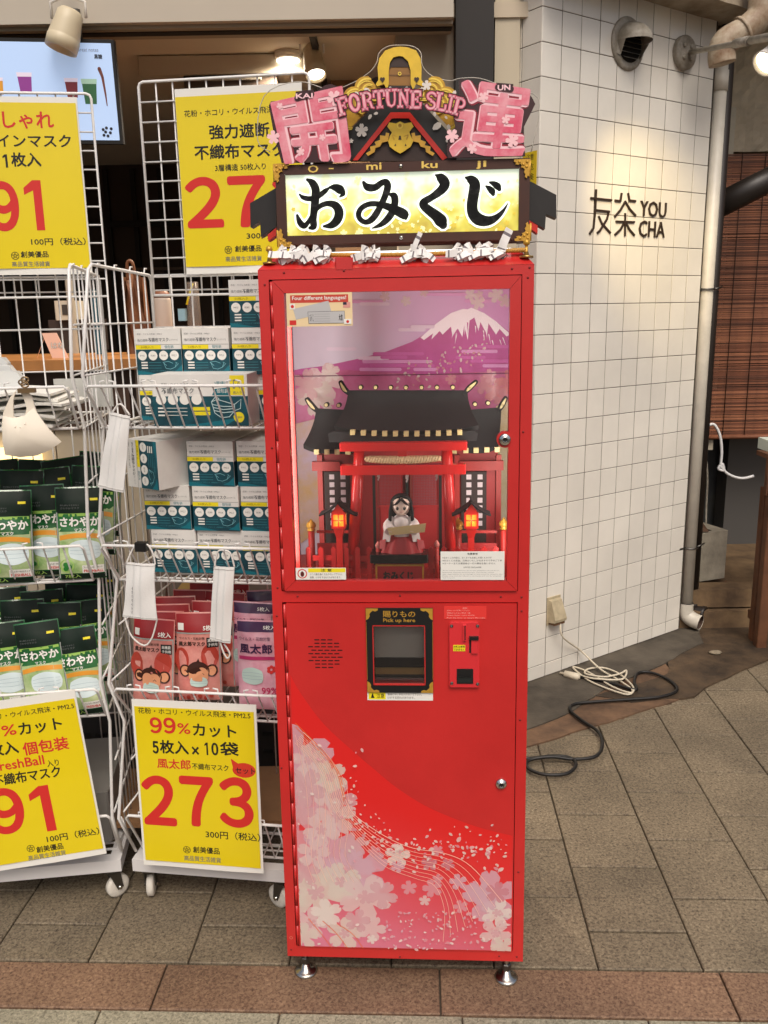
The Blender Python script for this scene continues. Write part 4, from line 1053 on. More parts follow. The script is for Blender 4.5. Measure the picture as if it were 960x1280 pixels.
sticker('notice_label', (550.5, 689.5), (630.5, 689), (551, 725), (630.5, 725), -.0066, paper_w, udo, notice)
# feet
for a_, dd in ((.035, .04), (.515, .035), (.04, .42), (.51, .42)):
    p = MF.m @ Vector((a_, dd, 0)); b = MB(Frame((p.x, p.y, 0), (1, 0, 0)))
    b.tube([(0, 0, .012), (0, 0, p.z + .004)], .006, steel, 10)
    b.lathe((0, 0, .026), (0, 0, 1), [(.011, 0), (.011, .014), (.009, .016)], dark_steel, 6, False)
    b.lathe((0, 0, 0), (0, 0, 1), [(.027, 0), (.028, .003), (.023, .007), (.012, .010), (.008, .026)], steel, 24)
    b.build('levelling_foot', mach)

# ------------------------------------------------------------------ backdrop and diorama behind the glass
BD = .33
bb = MB(MF)
sky_p = mat('lilac print', (206, 176, 206), .6, vary=.0)
m = bpy.data.materials.new('lilac sky print'); m.use_nodes = True
n = m.node_tree.nodes; L = m.node_tree.links; bs = n['Principled BSDF']; bs.inputs['Roughness'].default_value = .6
tc = n.new('ShaderNodeTexCoord'); sp = n.new('ShaderNodeSeparateXYZ'); L.new(tc.outputs['Object'], sp.inputs[0])
a1_ = n.new('ShaderNodeMath'); a1_.operation = 'MULTIPLY_ADD'; a1_.inputs[1].default_value = .55; L.new(sp.outputs[2], a1_.inputs[0]); L.new(sp.outputs[0], a1_.inputs[2])
nz = n.new('ShaderNodeTexNoise'); nz.inputs['Scale'].default_value = 5; L.new(tc.outputs['Object'], nz.inputs[0]); a2_ = n.new('ShaderNodeMath'); a2_.operation = 'MULTIPLY_ADD'; a2_.inputs[1].default_value = .16; L.new(nz.outputs[0], a2_.inputs[0]); L.new(a1_.outputs[0], a2_.inputs[2])
mr = n.new('ShaderNodeMapRange'); mr.inputs['From Min'].default_value = .85; mr.inputs['From Max'].default_value = 1.42; L.new(a2_.outputs[0], mr.inputs[0])
cr = n.new('ShaderNodeValToRGB'); e = cr.color_ramp.elements; e[0].color = (*lin((206, 196, 212)), 1); e[1].color = (*lin((206, 140, 196)), 1); x = e.new(.35); x.color = (*lin((214, 208, 226)), 1); x = e.new(.62); x.color = (*lin((208, 176, 212)), 1)
L.new(mr.outputs[0], cr.inputs[0]); L.new(cr.outputs[0], bs.inputs['Base Color'])
X0, X1, Z0, Z1 = ua0 - .02, ua1 + .012, ub0 - .004, ub1 + .02
X0, X1 = .0125, MW - .0125; Z1 = MH - .0125
bb.box(X0, X1, BD, BD + .006, Z0, Z1, m)
F3 = lambda x, y: MF.px(320 + x / 2.667, 320 + y / 2.667, BD)
mg = mat('magenta mountain print', (190, 92, 160), .6, vary=.18, vscale=12, c2=(178, 80, 140))
ml = mat('mauve lower print', (170, 70, 116), .6, vary=.4, vscale=9, c2=(200, 120, 160))
snow = mat('snow print', (246, 240, 246), .6); snow2 = mat('pale lilac print', (224, 208, 226), .6)
lay = [BD - .0003]
def LB():
    lay[0] -= .00003; return lay[0]
def bpoly(P, mt):
    d = LB(); bb.prism([(min(max(x, X0), X1), max(z, Z0)) for x, z in P], d, d, mt)
ridge = [(-100, 385), (60, 382), (150, 376), (230, 366), (330, 345), (430, 320), (520, 286), (560, 262), (600, 226), (650, 190), (690, 176), (705, 178), (718, 172), (760, 190), (800, 218), (850, 258), (960, 330)]
bpoly([F3(*p) for p in ridge] + [F3(960, 700), F3(-100, 700)], mg)
bpoly([F3(*p) for p in ((-100, 400), (300, 380), (560, 395), (960, 380), (960, 900), (-100, 900))], ml)
bpoly([F3(*p) for p in ((548, 272), (560, 262), (600, 226), (650, 190), (690, 176), (705, 178), (718, 172), (760, 190), (800, 218), (850, 262), (835, 268), (812, 243), (800, 262), (775, 224), (770, 262), (748, 220), (742, 250), (728, 205), (712, 215), (706, 280), (694, 232), (688, 270), (672, 240), (655, 268), (650, 235), (622, 262), (612, 250), (585, 278), (590, 258), (560, 280))], snow)
for k in range(26):
    x = rnd.uniform(600, 830); y = 200 + abs(x - 705) * .5 + rnd.uniform(10, 50); l = rnd.uniform(14, 40); s_ = (x - 705) / 300
    bpoly([F3(x, y), F3(x + 4, y + 2), F3(x + s_ * l + 1, y + l)], snow if k % 2 else mg)
def cloud(x0, x1, y, mt, h=11):
    P = []
    for k in range(9): q = pi / 2 + pi * k / 8; P.append(F3(x0 + h / 2 * cos(q) , y - h / 2 * sin(q)))
    for k in range(9): q = -pi / 2 + pi * k / 8; P.append(F3(x1 + h / 2 * cos(q), y - h / 2 * sin(q)))
    bpoly(P, mt)
cl1 = mat('pink cloud print', (214, 150, 200), .6); cl2 = mat('magenta cloud print', (198, 100, 168), .6)
for (x0, x1, y, mt) in ((345, 440, 340, snow2), (360, 420, 350, snow2), (395, 520, 326, cl2), (440, 555, 326, cl2), (360, 580, 352, cl1), (420, 500, 338, cl2), (385, 590, 365, cl2), (350, 480, 378, cl1), (530, 600, 378, cl1), (740, 850, 302, cl2), (690, 800, 318, cl1), (670, 760, 338, cl2), (720, 840, 350, cl2), (760, 860, 366, cl1), (520, 590, 236, snow2), (480, 560, 246, snow2), (240, 330, 310, snow2), (700, 820, 150, cl1), (300, 420, 152, cl1), (350, 440, 160, snow2), (560, 700, 128, cl1)):
    cloud(x0, x1, y, mt)
_art, art = art, bb
_fa = (al, fa1, fb0)
al, fa1, fb0 = X0, X1 + .003, Z0 - .002
layer[0] = lay[0]
for (x, y, r, m_) in ((715, 130, 18, 5), (740, 155, 22, 5), (745, 128, 12, 0), (800, 130, 24, 5), (830, 150, 20, 0), (500, 150, 16, 5), (560, 122, 14, 0), (430, 135, 16, 0), (800, 450, 40, 7), (760, 430, 30, 4), (850, 420, 40, 7), (830, 480, 36, 4), (230, 420, 60, 0), (200, 470, 60, 2), (170, 430, 50, 1), (250, 390, 30, 5), (780, 400, 22, 3), (650, 410, 18, 3)):
    flower(*F3(x, y), px_r(r * 1.15) * 1.1, pk[m_], rnd.random() * 2)
for _ in range(75):
    t = rnd.random(); flower if 0 else petal(*F3(470 + 300 * t, 420 - 110 * t + rnd.gauss(0, 26)), px_r(rnd.uniform(4, 9)), pk[rnd.choice([5, 0, 3, 5])], rnd.random() * 6)
art = _art; al, fa1, fb0 = _fa
lay[0] = layer[0]
# lower parts of the backdrop beside the shrine: golden cloud bands
bpoly([F3(*p) for p in ((60, 560), (210, 540), (230, 900), (60, 960))], mat('gold cloud print', (196, 160, 100), .6, vary=.5, vscale=10, c2=(190, 170, 190)))
bpoly([F3(*p) for p in ((800, 500), (900, 480), (900, 960), (800, 900))], mat('olive gold print', (180, 160, 110), .6, vary=.4, vscale=10, c2=(206, 196, 170)))
z = F3(400, 397)[1]; bb.box(X0, X1, LB() - .0006, lay[0], z - .0009, z + .0009, mat('seam', (96, 40, 76), .6))
bb.build('backdrop', mach)
b = MB(MF); clear_side = mat('pale mauve side print', (176, 140, 160), .5, vary=.3, vscale=6)
b.box(.0125, .014, .021, BD - .001, Z0, Z1, clear_side); b.box(MW - .014, MW - .0125, .021, BD - .001, Z0, Z1, clear_side)
b.box(.0125, MW - .0125, .021, BD - .001, Z0, Z0 + .003, red_d)
p = MF.px(366, 560, .05); b.box(p[0] - .002, p[0] + .006, .05, .058, Z0 + .003, Z1 - .02, red_d)
b.build('inner_lining', mach)

# shrine model
SB = Z0 + .003
shr_f = MF.sub(MW / 2, .2, SB)
shr = thing('shrine_model', shr_f, 'miniature red shrine with swept black roofs and gold rafter ends behind the glass', 'model')
roofm = mat('black model roof', (34, 32, 33), .6, spec=.25, vary=.15, vscale=30)
d_r = mat('dark brown lattice', (44, 24, 20), .6)
cz = mat('pale gold tip', (216, 198, 140), .4)
G1 = lambda x, y, d: MF.px(370 + x / 3.4286, 460 + y / 3.4286, d)     # enlargement of the diorama
# main roof: concave surface from ridge to eave
def roof(name, top, bot, d_top, d_bot, parent, sag=.35, th=.010):
    (tx0, ty0), (tx1, ty1) = top; (bx0, by0), (bx1, by1) = bot
    A, B = G1(tx0, ty0, d_top), G1(tx1, ty1, d_top); C_, D_ = G1(bx0, by0, d_bot), G1(bx1, by1, d_bot)
    b = MB(MF)
    def f(u, v):
        v2 = v ** (1 - sag * .5)
        w2 = v ** (1 + sag * 1.6)
        xa = A[0] + (C_[0] - A[0]) * w2; xb = B[0] + (D_[0] - B[0]) * w2
        za = A[1] + (C_[1] - A[1]) * v2; zb_ = B[1] + (D_[1] - B[1]) * v2
        lift = (2 * abs(u - .5)) ** 3 * .012 * v
        return (xa + (xb - xa) * u, d_top + (d_bot - d_top) * w2, za + (zb_ - za) * u + lift)
    b.grid(f, 20, 10, roofm)
    # back of the roof and thick eave
    b.grid(lambda u, v: (f(u, 1)[0], f(u, 1)[1] + v * .004, f(u, 1)[2] - v * th), 20, 1, roofm)
    b.grid(lambda u, v: (f(u, 1)[0], f(u, 1)[1] + .004 + v * .05, f(u, 1)[2] - th + v * .004), 20, 1, roofm)
    b.grid(lambda u, v: (f(u, 0)[0], f(u, 0)[1] + v * .03, f(u, 0)[2] - .01 * v), 4, 1, roofm)
    b.build(name, parent)
roof('roof', ((222, 95), (735, 95)), ((165, 272), (782, 268)), .20, .125, shr)
roof('roof', ((85, 172), (225, 180)), ((32, 350), (300, 352)), .23, .18, shr, .3)
roof('roof', ((730, 180), (880, 168)), ((700, 352), (868, 345)), .23, .18, shr, .3)
# porch eave
b = MB(MF); b.prism([G1(*p, .105) for p in ((137, 282), (165, 272), (300, 285), (460, 292), (620, 285), (760, 268), (780, 278), (775, 312), (640, 318), (460, 322), (300, 320), (142, 318))], .105, .125, roofm); b.build('porch_eave', shr)
def curl(x0, y0, x1, y1, x2, y2, d, wd):
    b = MB(MF); p = [G1(x0, y0, d), G1(x1, y1, d), G1(x2, y2, d)]
    b.brush([(p[0][0], p[0][1], wd), (p[1][0], p[1][1], wd * 1.3), (p[2][0], p[2][1], wd * .9)], d, roofm)
    for e in list(b.v): pass
    s_ = MB(MF); s_.v = b.v + [(v[0], v[1] + .02, v[2]) for v in b.v]; nn = len(b.v)
    s_.p = b.p + [tuple(i + nn for i in f) for f in b.p]; s_.mi = b.mi * 2; s_.sm = b.sm * 2; s_.ms = b.ms
    g_ = .42
    q0 = (p[0][0] * .9 + p[1][0] * .1, p[0][1] * .9 + p[1][1] * .1); q1 = ((p[1][0] + p[2][0]) / 2, (p[1][1] + p[2][1]) / 2)
    s_.brush([(q0[0], q0[1], wd * .35), (p[1][0], p[1][1], wd * .75), (q1[0], q1[1], wd * .3)], d - .0008, cz)
    s_.build('ridge_end', shr)
curl(190, 62, 205, 90, 228, 112, .195, .009); curl(772, 60, 745, 85, 722, 110, .195, .009)
curl(45, 135, 65, 162, 92, 188, .225, .009); curl(900, 130, 885, 158, 868, 186, .225, .009)
b = MB(MF)
for x in (277, 341, 406, 471, 538, 604, 672):
    p = G1(x, 84 + (abs(x - 470) / 200) * -1, .19); b.tube([(p[0], .186, p[1]), (p[0], .21, p[1])], .0055, roofm, 12); b.disc(p[0], p[1], .0040, .1856, cz, 12)
for x, y in ((130, 158), (183, 160), (767, 155), (823, 150)):
    p = G1(x, y, .22); b.tube([(p[0], .216, p[1]), (p[0], .24, p[1])], .0055, roofm, 12); b.disc(p[0], p[1], .0040, .2156, cz, 12)
b.build('ridge_stud', shr)
b = MB(MF)
for k in range(11):
    p = G1(242 + k * 46, 283 + (k - 5) ** 2 * -.25, .10); s_ = .0052; b.box(p[0] - s_, p[0] + s_, .098, .12, p[1] - s_, p[1] + s_, cz)
for x, y in ((88, 360), (132, 360), (176, 360), (222, 360), (678, 356), (728, 354), (772, 353), (818, 351), (862, 350)):
    p = G1(x, y, .174); s_ = .0056; b.box(p[0] - s_, p[0] + s_, .172, .19, p[1] - s_, p[1] + s_, cz)
b.build('rafter_end', shr)
# walls
b = MB(MF)
wl = G1(75, 380, .24); wr = G1(888, 380, .24); top = G1(470, 330, .24)[1]
b.box(wl[0] + .01, wr[0] - .012, .245, .26, SB, top, red_in)
for x0_, x1_, y0_, y1_ in ((70, 190, 400, 438), (700, 888, 398, 436)):
    p0, p1 = G1(x0_, y0_, .235), G1(x1_, y1_, .235); b.box(p0[0], p1[0], .225, .245, p1[1], p0[1], red_d)
for x in (105, 245, 690, 868):
    p = G1(x, 500, .235); b.box(p[0] - .006, p[0] + .006, .23, .245, SB, G1(x, 372, .235)[1], red_d)
b.build('wall', shr)
for (x0_, x1_) in ((120, 238), (708, 815)):
    b = MB(MF); p0, p1 = G1(x0_, 445, .238), G1(x1_, 790, .238)
    b.box(p0[0], p1[0], .236, .2449, p1[1], p0[1], d_r)
    for cx_ in (.3, .74):
        for r_ in range(7):
            zc_ = p0[1] - .012 - r_ * .0185; xx = p0[0] + (p1[0] - p0[0]) * cx_
            b.box(xx - .0058, xx + .0058, .2353, .236, zc_ - .0058, zc_ + .0058, mat('window paper', (222, 210, 214), .6))
    b.build('lattice_window', shr)
# inner doors
for (x0_, x1_) in ((345, 462), (488, 612)):
    b = MB(MF); p0, p1 = G1(x0_, 452, .225), G1(x1_, 900, .225)
    b.box(p0[0], p1[0], .226, .235, SB, p0[1], red_in)
    mid = G1(400, 588, .225)[1]
    b.box(p0[0] + .006, p1[0] - .004, .2252, .2259, mid, p0[1], mat('lattice backing', (150, 120, 130), .6))
    nx_ = 15; w_ = (p1[0] - p0[0] - .01)
    for k in range(nx_ + 1): xx = p0[0] + .006 + w_ * k / nx_; b.box(xx - .0005, xx + .0005, .2235, .225, mid, p0[1], red_in)
    nz_ = int((p0[1] - mid) / (w_ / nx_))
    for k in range(nz_ + 1): zz = mid + (p0[1] - mid) * k / nz_; b.box(p0[0] + .006, p1[0] - .004, .2236, .2248, zz - .0005, zz + .0005, red_in)
    b.box(p0[0], p0[0] + .005, .2225, .226, SB, p0[1], mat('worn red brown', (128, 44, 36), .5)); b.box(p0[0], p1[0], .2225, .226, mid - .005, mid, red_in)
    b.build('shrine_door', shr)
b = MB(MF)
for x in (333, 475, 618): p = G1(x, 460, .222); b.box(p[0] - .0035, p[0] + .0035, .2215, .2235, SB, p[1], black_p)
b.build('door_post', shr)
# torii
tr_ = thing('torii_gate', MF.sub(MW / 2, .09, SB), 'bright red torii gate with twisted straw rope in front of the little shrine', 'gate')
tor = mat('vermilion torii', (206, 30, 28), .35, coat=.3)
for (xt, xb) in ((272, 258 - 20), (646, 672)):
    pt, pb = G1(xt, 345, .085), G1(xb, 960, .085)
    b = MB(MF); b.tube([(pb[0], .09, SB), (pt[0], .09, pt[1])], [.0135, .0118], tor, 16); b.build('pillar', tr_)
p0, p1 = G1(187, 322, .08), G1(733, 352, .08); b = MB(MF); b.box(p0[0], p1[0], .075, .105, p1[1], p0[1], tor, .002); b.build('top_beam', tr_)
p0, p1 = G1(190, 418, .08), G1(728, 455, .08); b = MB(MF); b.box(p0[0], p1[0], .078, .102, p1[1], p0[1], tor, .002); b.build('cross_beam', tr_)
p0, p1 = G1(436, 350, .08), G1(476, 420, .08); b = MB(MF); b.box(p0[0], p1[0], .082, .098, p1[1], p0[1], tor); b.build('centre_strut', tr_)
straw = mat('straw rope', (214, 184, 140), .7)
p0, p1 = G1(296, 385, .075), G1(620, 388, .075); b = MB(MF)
for ph in range(3):
    pts = []
    for k in range(70):
        t = k / 69; q = t * 2 * pi * 9 + ph * 2 * pi / 3; r_ = .0048 * (.6 + .8 * sin(pi * t) ** .6)
        pts.append((p0[0] + (p1[0] - p0[0]) * t, .086 + r_ * sin(q), p0[1] - .004 - .003 * sin(pi * t) + r_ * cos(q)))
    b.tube(pts, .0037, straw, 8)
b.build('straw_rope', tr_)
shide = mat('paper streamer', (230, 214, 212), .7)
for x, y in ((474, 470), (352, 462), (602, 462)):
    p = G1(x, y, .1); b = MB(MF); b.prism([(p[0] - .002, p[1] + .006), (p[0] + .005, p[1] + .005), (p[0] + .003, p[1] - .002), (p[0] + .004, p[1] - .003), (p[0] + .0005, p[1] - .012), (p[0] - .002, p[1] - .010), (p[0] - .0005, p[1] - .004), (p[0] - .003, p[1] - .003)], .104, .105, shide); b.build('paper_streamer', tr_)
# picket fence pieces
H1 = lambda x, y, d: MF.px(360 + x / 6, 590 + y / 6, d)
H2 = lambda x, y, d: MF.px(500 + x / 6, 590 + y / 6, d)
def fence(name, xs, ytop, d, H, lab):
    f0 = H(xs[0], ytop, d); t = thing('picket_fence', MF.sub(f0[0], d, SB), lab, 'fence')
    pm_ = mat('fence red', (168, 28, 28), .4)
    for k, x in enumerate(xs):
        p = H(x, ytop, d); w_ = .0055
        b = MB(MF); b.prism([(p[0] - w_, SB), (p[0] + w_, SB), (p[0] + w_, p[1] - .005), (p[0], p[1]), (p[0] - w_, p[1] - .005)], d, d + .004, pm_); b.build('picket', t)
    a0_, a1_ = H(xs[0] - 30, 0, d)[0], H(xs[-1] + 30, 0, d)[0]; tz_ = H(xs[0], ytop, d)[1] - SB
    for v in (.25, .6): b = MB(MF); b.box(a0_, a1_, d + .0041, d + .007, SB + tz_ * v, SB + tz_ * v + .012, pm_); b.build('rail', t)
fence('f', [150, 245, 340, 435], 560, .07, H1, 'low red picket fence left of the torii gate inside the window')
fence('f', [520, 610], 560, .062, H1, 'short red picket fence beside the left torii pillar')
fence('f', [230, 330, 430], 560, .062, H2, 'red picket fence right of the offering table inside the window')
fence('f', [540, 630, 720], 555, .07, H2, 'low red picket fence at the far right inside the window')
# side railing boards behind
for (H, x0_, x1_, lab) in ((H1, 215, 480, 'dark red railing behind the left lantern'), (H2, 420, 740, 'dark red railing behind the right lantern')):
    p0, p1 = H(x0_, 440, .15), H(x1_, 620, .15); b = MB(MF)
    b.box(p0[0], p1[0], .15, .156, p0[1] - .006, p0[1], red_d); b.box(p0[0], p1[0], .15, .156, SB, SB + (p0[1] - SB) * .7, red_in)
    b.build('railing', base=MF.sub(p0[0], .15, SB), label=lab, category='railing')
# lanterns
lan_glow = mat('lit lantern paper', (255, 128, 36), emit=.85)
lan_red = mat('lantern red', (186, 30, 24), .4)
for H, cx_, lab in ((H1, 378, 'small lit lantern on a red post left of the torii gate'), (H2, 535, 'small lit lantern on a red post right of the torii gate')):
    d = .06
    c_ = H(cx_, 370, d); t = thing('shrine_lantern', MF.sub(c_[0], d, SB), lab, 'lantern')
    P = lambda dx, y: (c_[0] + dx, H(cx_, y, d)[1])
    s6 = 1 / 6 * 1.68e-3 * 1.02
    hw = 60 * s6 * .9
    b = MB(MF)
    zt, zb2 = P(0, 318)[1], P(0, 412)[1]
    b.box(c_[0] - hw, c_[0] + hw, d, d + 2 * hw, zt - .001, zt + .004, lan_red); b.box(c_[0] - hw, c_[0] + hw, d, d + 2 * hw, zb2 - .004, zb2 + .001, lan_red)
    for sx in (-1, 1): b.box(c_[0] + sx * hw - .0012 * (sx > 0), c_[0] + sx * hw + .0012 * (sx < 0), d - .0005, d + .002, zb2, zt, lan_red); 
    b.box(c_[0] - .0011, c_[0] + .0011, d - .0008, d + .001, zb2, zt, lan_red); zm = (zt + zb2) / 2; b.box(c_[0] - hw, c_[0] + hw, d - .0006, d + .001, zm - .0009, zm + .0009, lan_red)
    for sx in (-1, 1): b.box(c_[0] + sx * hw * .85 - .002, c_[0] + sx * hw * .85 + .002, d - .0004, d + .003, zb2, zt, lan_red)
    b.build('frame', t)
    b = MB(MF); b.box(c_[0] - hw + .001, c_[0] + hw - .001, d + .0012, d + 2 * hw - .001, zb2 + .001, zt - .001, lan_glow); b.build('lamp', t)
    b = MB(MF)
    def rf(u, v):
        x = (u - .5) * 2; w_ = hw * 2.7
        zc_ = P(0, 222)[1]; drop = (zc_ - P(0, 330)[1])
        return (c_[0] + x * w_, d - .008 + v * (2 * hw + .016), zc_ - drop * (abs(x) ** .75) + .004 * abs(x) ** 4)
    b.grid(rf, 16, 2, roofm); b.grid(lambda u, v: (rf(u, 0)[0], rf(u, 0)[1] + .001, rf(u, 0)[2] - .0035 * v), 16, 1, roofm); b.grid(lambda u, v: (rf(u, v)[0], rf(u, v)[1], rf(u, v)[2] - .0035), 16, 2, roofm)
    pz = P(0, 222); b.tube([(c_[0], d - .009, pz[1] + .001), (c_[0], d + 2 * hw + .008, pz[1] + .001)], .0026, roofm, 8)
    b.prism([(c_[0] - hw * .9, zt + .004), (c_[0] + hw * .9, zt + .004), (c_[0], pz[1] - .004)], d, d + .003, lan_red)
    b.build('roof', t)
    b = MB(MF); b.add([], [], lan_red)
    b.lathe((c_[0], d + hw, SB), (0, 0, 1), [(.017, 0), (.017, .02), (.010, .03), (.0095, P(0, 500)[1] - SB), (.016, P(0, 440)[1] - SB), (.017, zb2 - SB - .004)], lan_red, 4, False)
    b.build('post', t)
    pl = bpy.data.lights.new('lantern_light', 'POINT'); pl.energy = .02; pl.color = (1, .5, .15); pl.shadow_soft_size = .006
    po = bpy.data.objects.new('lantern_light', pl); COL.objects.link(po); po.location = MF.m @ Vector((c_[0], d - .012, (zt + zb2) / 2))
# gold finials
for (x, y, H, lab) in ((175, 395, H1, 'gold onion finial at the far left inside the window'), (437, 385, H2, 'gold onion finial beside the right torii pillar'), (778, 385, H2, 'gold onion finial at the far right inside the window')):
    p = H(x, y + 45, .12); b = MB(MF)
    b.tube([(p[0], .12, SB), (p[0], .12, p[1])], .0075, red_d, 10)
    b.lathe((p[0], .12, p[1]), (0, 0, 1), [(.007, 0), (.0095, .001), (.0095, .004), (.007, .005), (.0105, .009), (.0112, .013), (.009, .018), (.004, .022), (.0008, .027)], gold, 16)
    b.build('gold_finial', base=MF.sub(p[0], .12, SB), label=lab, category='finial')
# offering table
tt = H1(610, 620, .045); te = H2(200, 685, .045)
oc = (tt[0] + te[0]) / 2
OT = thing('offering_table', MF.sub(oc, .05, SB), 'black topped offering table with red おみくじ board under the figurine', 'table')
b = MB(MF); b.box(tt[0] + .002, te[0] + .004, .03, .085, te[1] + .004, tt[1] + .003, mat('black lacquer', (22, 20, 20), .25), .003); b.build('table_top', OT)
b = MB(MF); q0, q1 = H1(655, 690, .04), H2(180, 760, .04)
b.box(q0[0], q1[0], .042, .08, SB, q0[1], red_in)
for (x0_, x1_, z0_, z1_) in ((q0[0], q1[0], q0[1] - .005, q0[1] - .001), (q0[0], q0[0] + .004, SB, q0[1]), (q1[0] - .004, q1[0], SB, q0[1])): b.box(x0_, x1_, .040, .0419, z0_, z1_, gold)
b.tpx('おみくじ', (479, 726), (517, 725.5), 11.5, .0394, black_ink, .05, fr=MF); b.build('board', OT)

# shrine maiden figurine
FG = MF.sub(H1(860, 620, .055)[0] - .002, .062, tt[1] + .0035)
FGS = 1.4
def grow_(b):
    b.v = [tuple(c * FGS for c in v) for v in b.v]; return b
fg = thing('figurine', FG, 'small figurine in white top and red pleated skirt holding out a long paper slip', 'figurine')
skin = mat('figurine skin', (250, 224, 206), .5); hair = mat('black hair', (22, 19, 20), .55, spec=.3); wc = mat('white kimono', (226, 218, 214), .6); rs = mat('red hakama', (160, 22, 30), .5)
FH = .098
b = MB(FG)
# body: one continuous skin from head to waist with arms
b.blob((0, -.001, .072), (.0150, .0142, .0150), skin, 18, 12, lambda p: (p.x * (1 - .18 * max(0, -p.z)), p.y * (1 - .1 * max(0, -p.z)), p.z * (1.05 if p.z < 0 else 1)))
b.lathe((0, 0, .052), (0, 0, 1), [(.005, 0), (.004, .008)], skin, 10)
grow_(b).build('body', fg)
b = MB(FG)
b.lathe((0, 0, .026), (0, 0, 1), [(.015, 0), (.0135, .008), (.015, .018), (.0145, .026), (.009, .031), (.005, .034)], wc, 16)
for s_ in (-1, 1):
    b.tube(smooth([(s_ * .012, 0, .052), (s_ * .020, -.006, .044), (s_ * .017, -.017, .036)], 4), [.006, .0065, .007, .0075, .008, .0085, .0088, .009, .009], wc, 8)
    b.add([(s_ * .014, -.014, .040), (s_ * .027, -.010, .036), (s_ * .030, -.006, .016), (s_ * .018, -.012, .018)], [(0, 1, 2, 3), (3, 2, 1, 0)], wc)
grow_(b).build('kimono', fg)
b = MB(FG)
N = 28
def sk(u, v):
    q = 2 * pi * u; r_ = (.013 + .020 * v ** .8) * (1 + .06 * v * sin(q * 9))
    return (r_ * cos(q) * 1.05, r_ * sin(q) * .62, .033 * (1 - v) - .0)
b.grid(sk, 54, 6, rs)
for s_ in (-1, 1): b.add([(s_ * .024, -.010, .022), (s_ * .034, -.004, .018), (s_ * .036, -.004, .006), (s_ * .026, -.012, .004)], [(0, 1, 2, 3), (3, 2, 1, 0)], rs)
grow_(b).build('skirt', fg)
b = MB(FG)
b.blob((0, .002, .0745), (.0178, .0155, .0172), hair, 20, 12, lambda p: (p.x, p.y if p.y > -.45 or p.z > .72 - .2 * abs(p.x) else -.45, p.z))
def bh(u, v):
    x = (u - .5) * 2
    return (x * (.0165 + .004 * v), .004 + .010 * (1 - x * x), .078 - v * .056 - .004 * abs(x))
b.grid(bh, 10, 8, hair)
for s_ in (-1, 1):
    b.tube([(s_ * .0145, -.007, .079), (s_ * .0165, -.0085, .066), (s_ * .0175, -.007, .048), (s_ * .019, -.004, .030)], [.0022, .0032, .0030, .0015], hair, 6)
b.tube([(0, -.0125, .086), (-.006, -.0145, .079), (-.012, -.0120, .075)], [.0022, .002, .0008], hair, 6); b.tube([(0, -.0125, .086), (.006, -.0145, .080), (.012, -.0120, .075)], [.0022, .002, .0008], hair, 6)
grow_(b).build('hair', fg)
b = MB(FG)
for s_ in (-1, 1): b.disc(s_ * .0055, .0710, .0022, -.0156, black_ink, 10, .0030); b.disc(s_ * .0055 - .0006, .0720, .0008, -.0158, white_ink, 6)
b.box(-.0012, .0012, -.0152, -.0148, .0648, .0653, red_ink); grow_(b).build('face_print', fg)
b = MB(FG)
for s_ in (-1, 1):
    b.blob((s_ * .0165, -.0195, .0365), (.0032, .0036, .003), skin, 8, 6)
    for k in range(4): b.tube([(s_ * .0165 + (k - 1.5) * .0014, -.021, .0375), (s_ * .0165 + (k - 1.5) * .0014, -.0245, .0372 - .0004 * k)], .0007, skin, 5)
    b.tube([(s_ * .0145, -.019, .038), (s_ * .0135, -.0225, .0395)], .0008, skin, 5)
grow_(b).build('hands', fg)
q0, q1 = H1(745, 440, .03), H2(190, 425, .03)
b = MB(MF); slipm = mat('cream slip', (232, 208, 150), .6)
P4 = [MF.px(484, 660, .03), MF.px(487, 669, .03), MF.px(531, 665, .03), MF.px(532.5, 654, .03)]
b.prism(P4, .028, .0292, slipm); b.build('paper_slip', fg)
for s_ in (-1, 1):
    p = H1(675, 540, .06) if s_ < 0 else H2(275, 530, .06)
    b = MB(MF); b.blob((p[0], .06, p[1] - .003), (.0065, .006, .009), mat('pink offering', (206, 120, 112), .6), 10, 6, lambda q: (q.x * (1 - .5 * q.z) if q.z > 0 else q.x, q.y, q.z)); b.tube([(p[0], .06, SB), (p[0], .06, p[1] - .009)], .005, red_d, 8)
    b.build('peach_offering', base=MF.sub(p[0], .06, SB), label='small pink peach shaped offering %s of the figurine' % ('left' if s_ < 0 else 'right'), category='ornament')
# glowing strips and area lights added to brighten the inside of the case
for sx, a_ in ((1, ga0 - .022), (-1, ga1 + .016)):
    b = MB(MF); b.box(a_ - .003, a_ + .003, .016, .022, gb0 + .02, gb1 - .02, mat('glowing fill strip', (255, 240, 220), emit=1.5)); b.build('added_fill_strip', mach)
    il = bpy.data.lights.new('case_fill_light', 'AREA'); il.shape = 'RECTANGLE'; il.size = .012; il.size_y = gb1 - gb0 - .05; il.energy = .95; il.color = (1, .93, .84)
    io = bpy.data.objects.new('case_fill_light', il); COL.objects.link(io)
    io.matrix_world = MF.m @ Matrix.Translation((a_ + sx * .004, .024, (gb0 + gb1) / 2)) @ Matrix.Rotation(radians(-38 * sx), 4, 'Z') @ Matrix.Rotation(radians(90), 4, 'X')
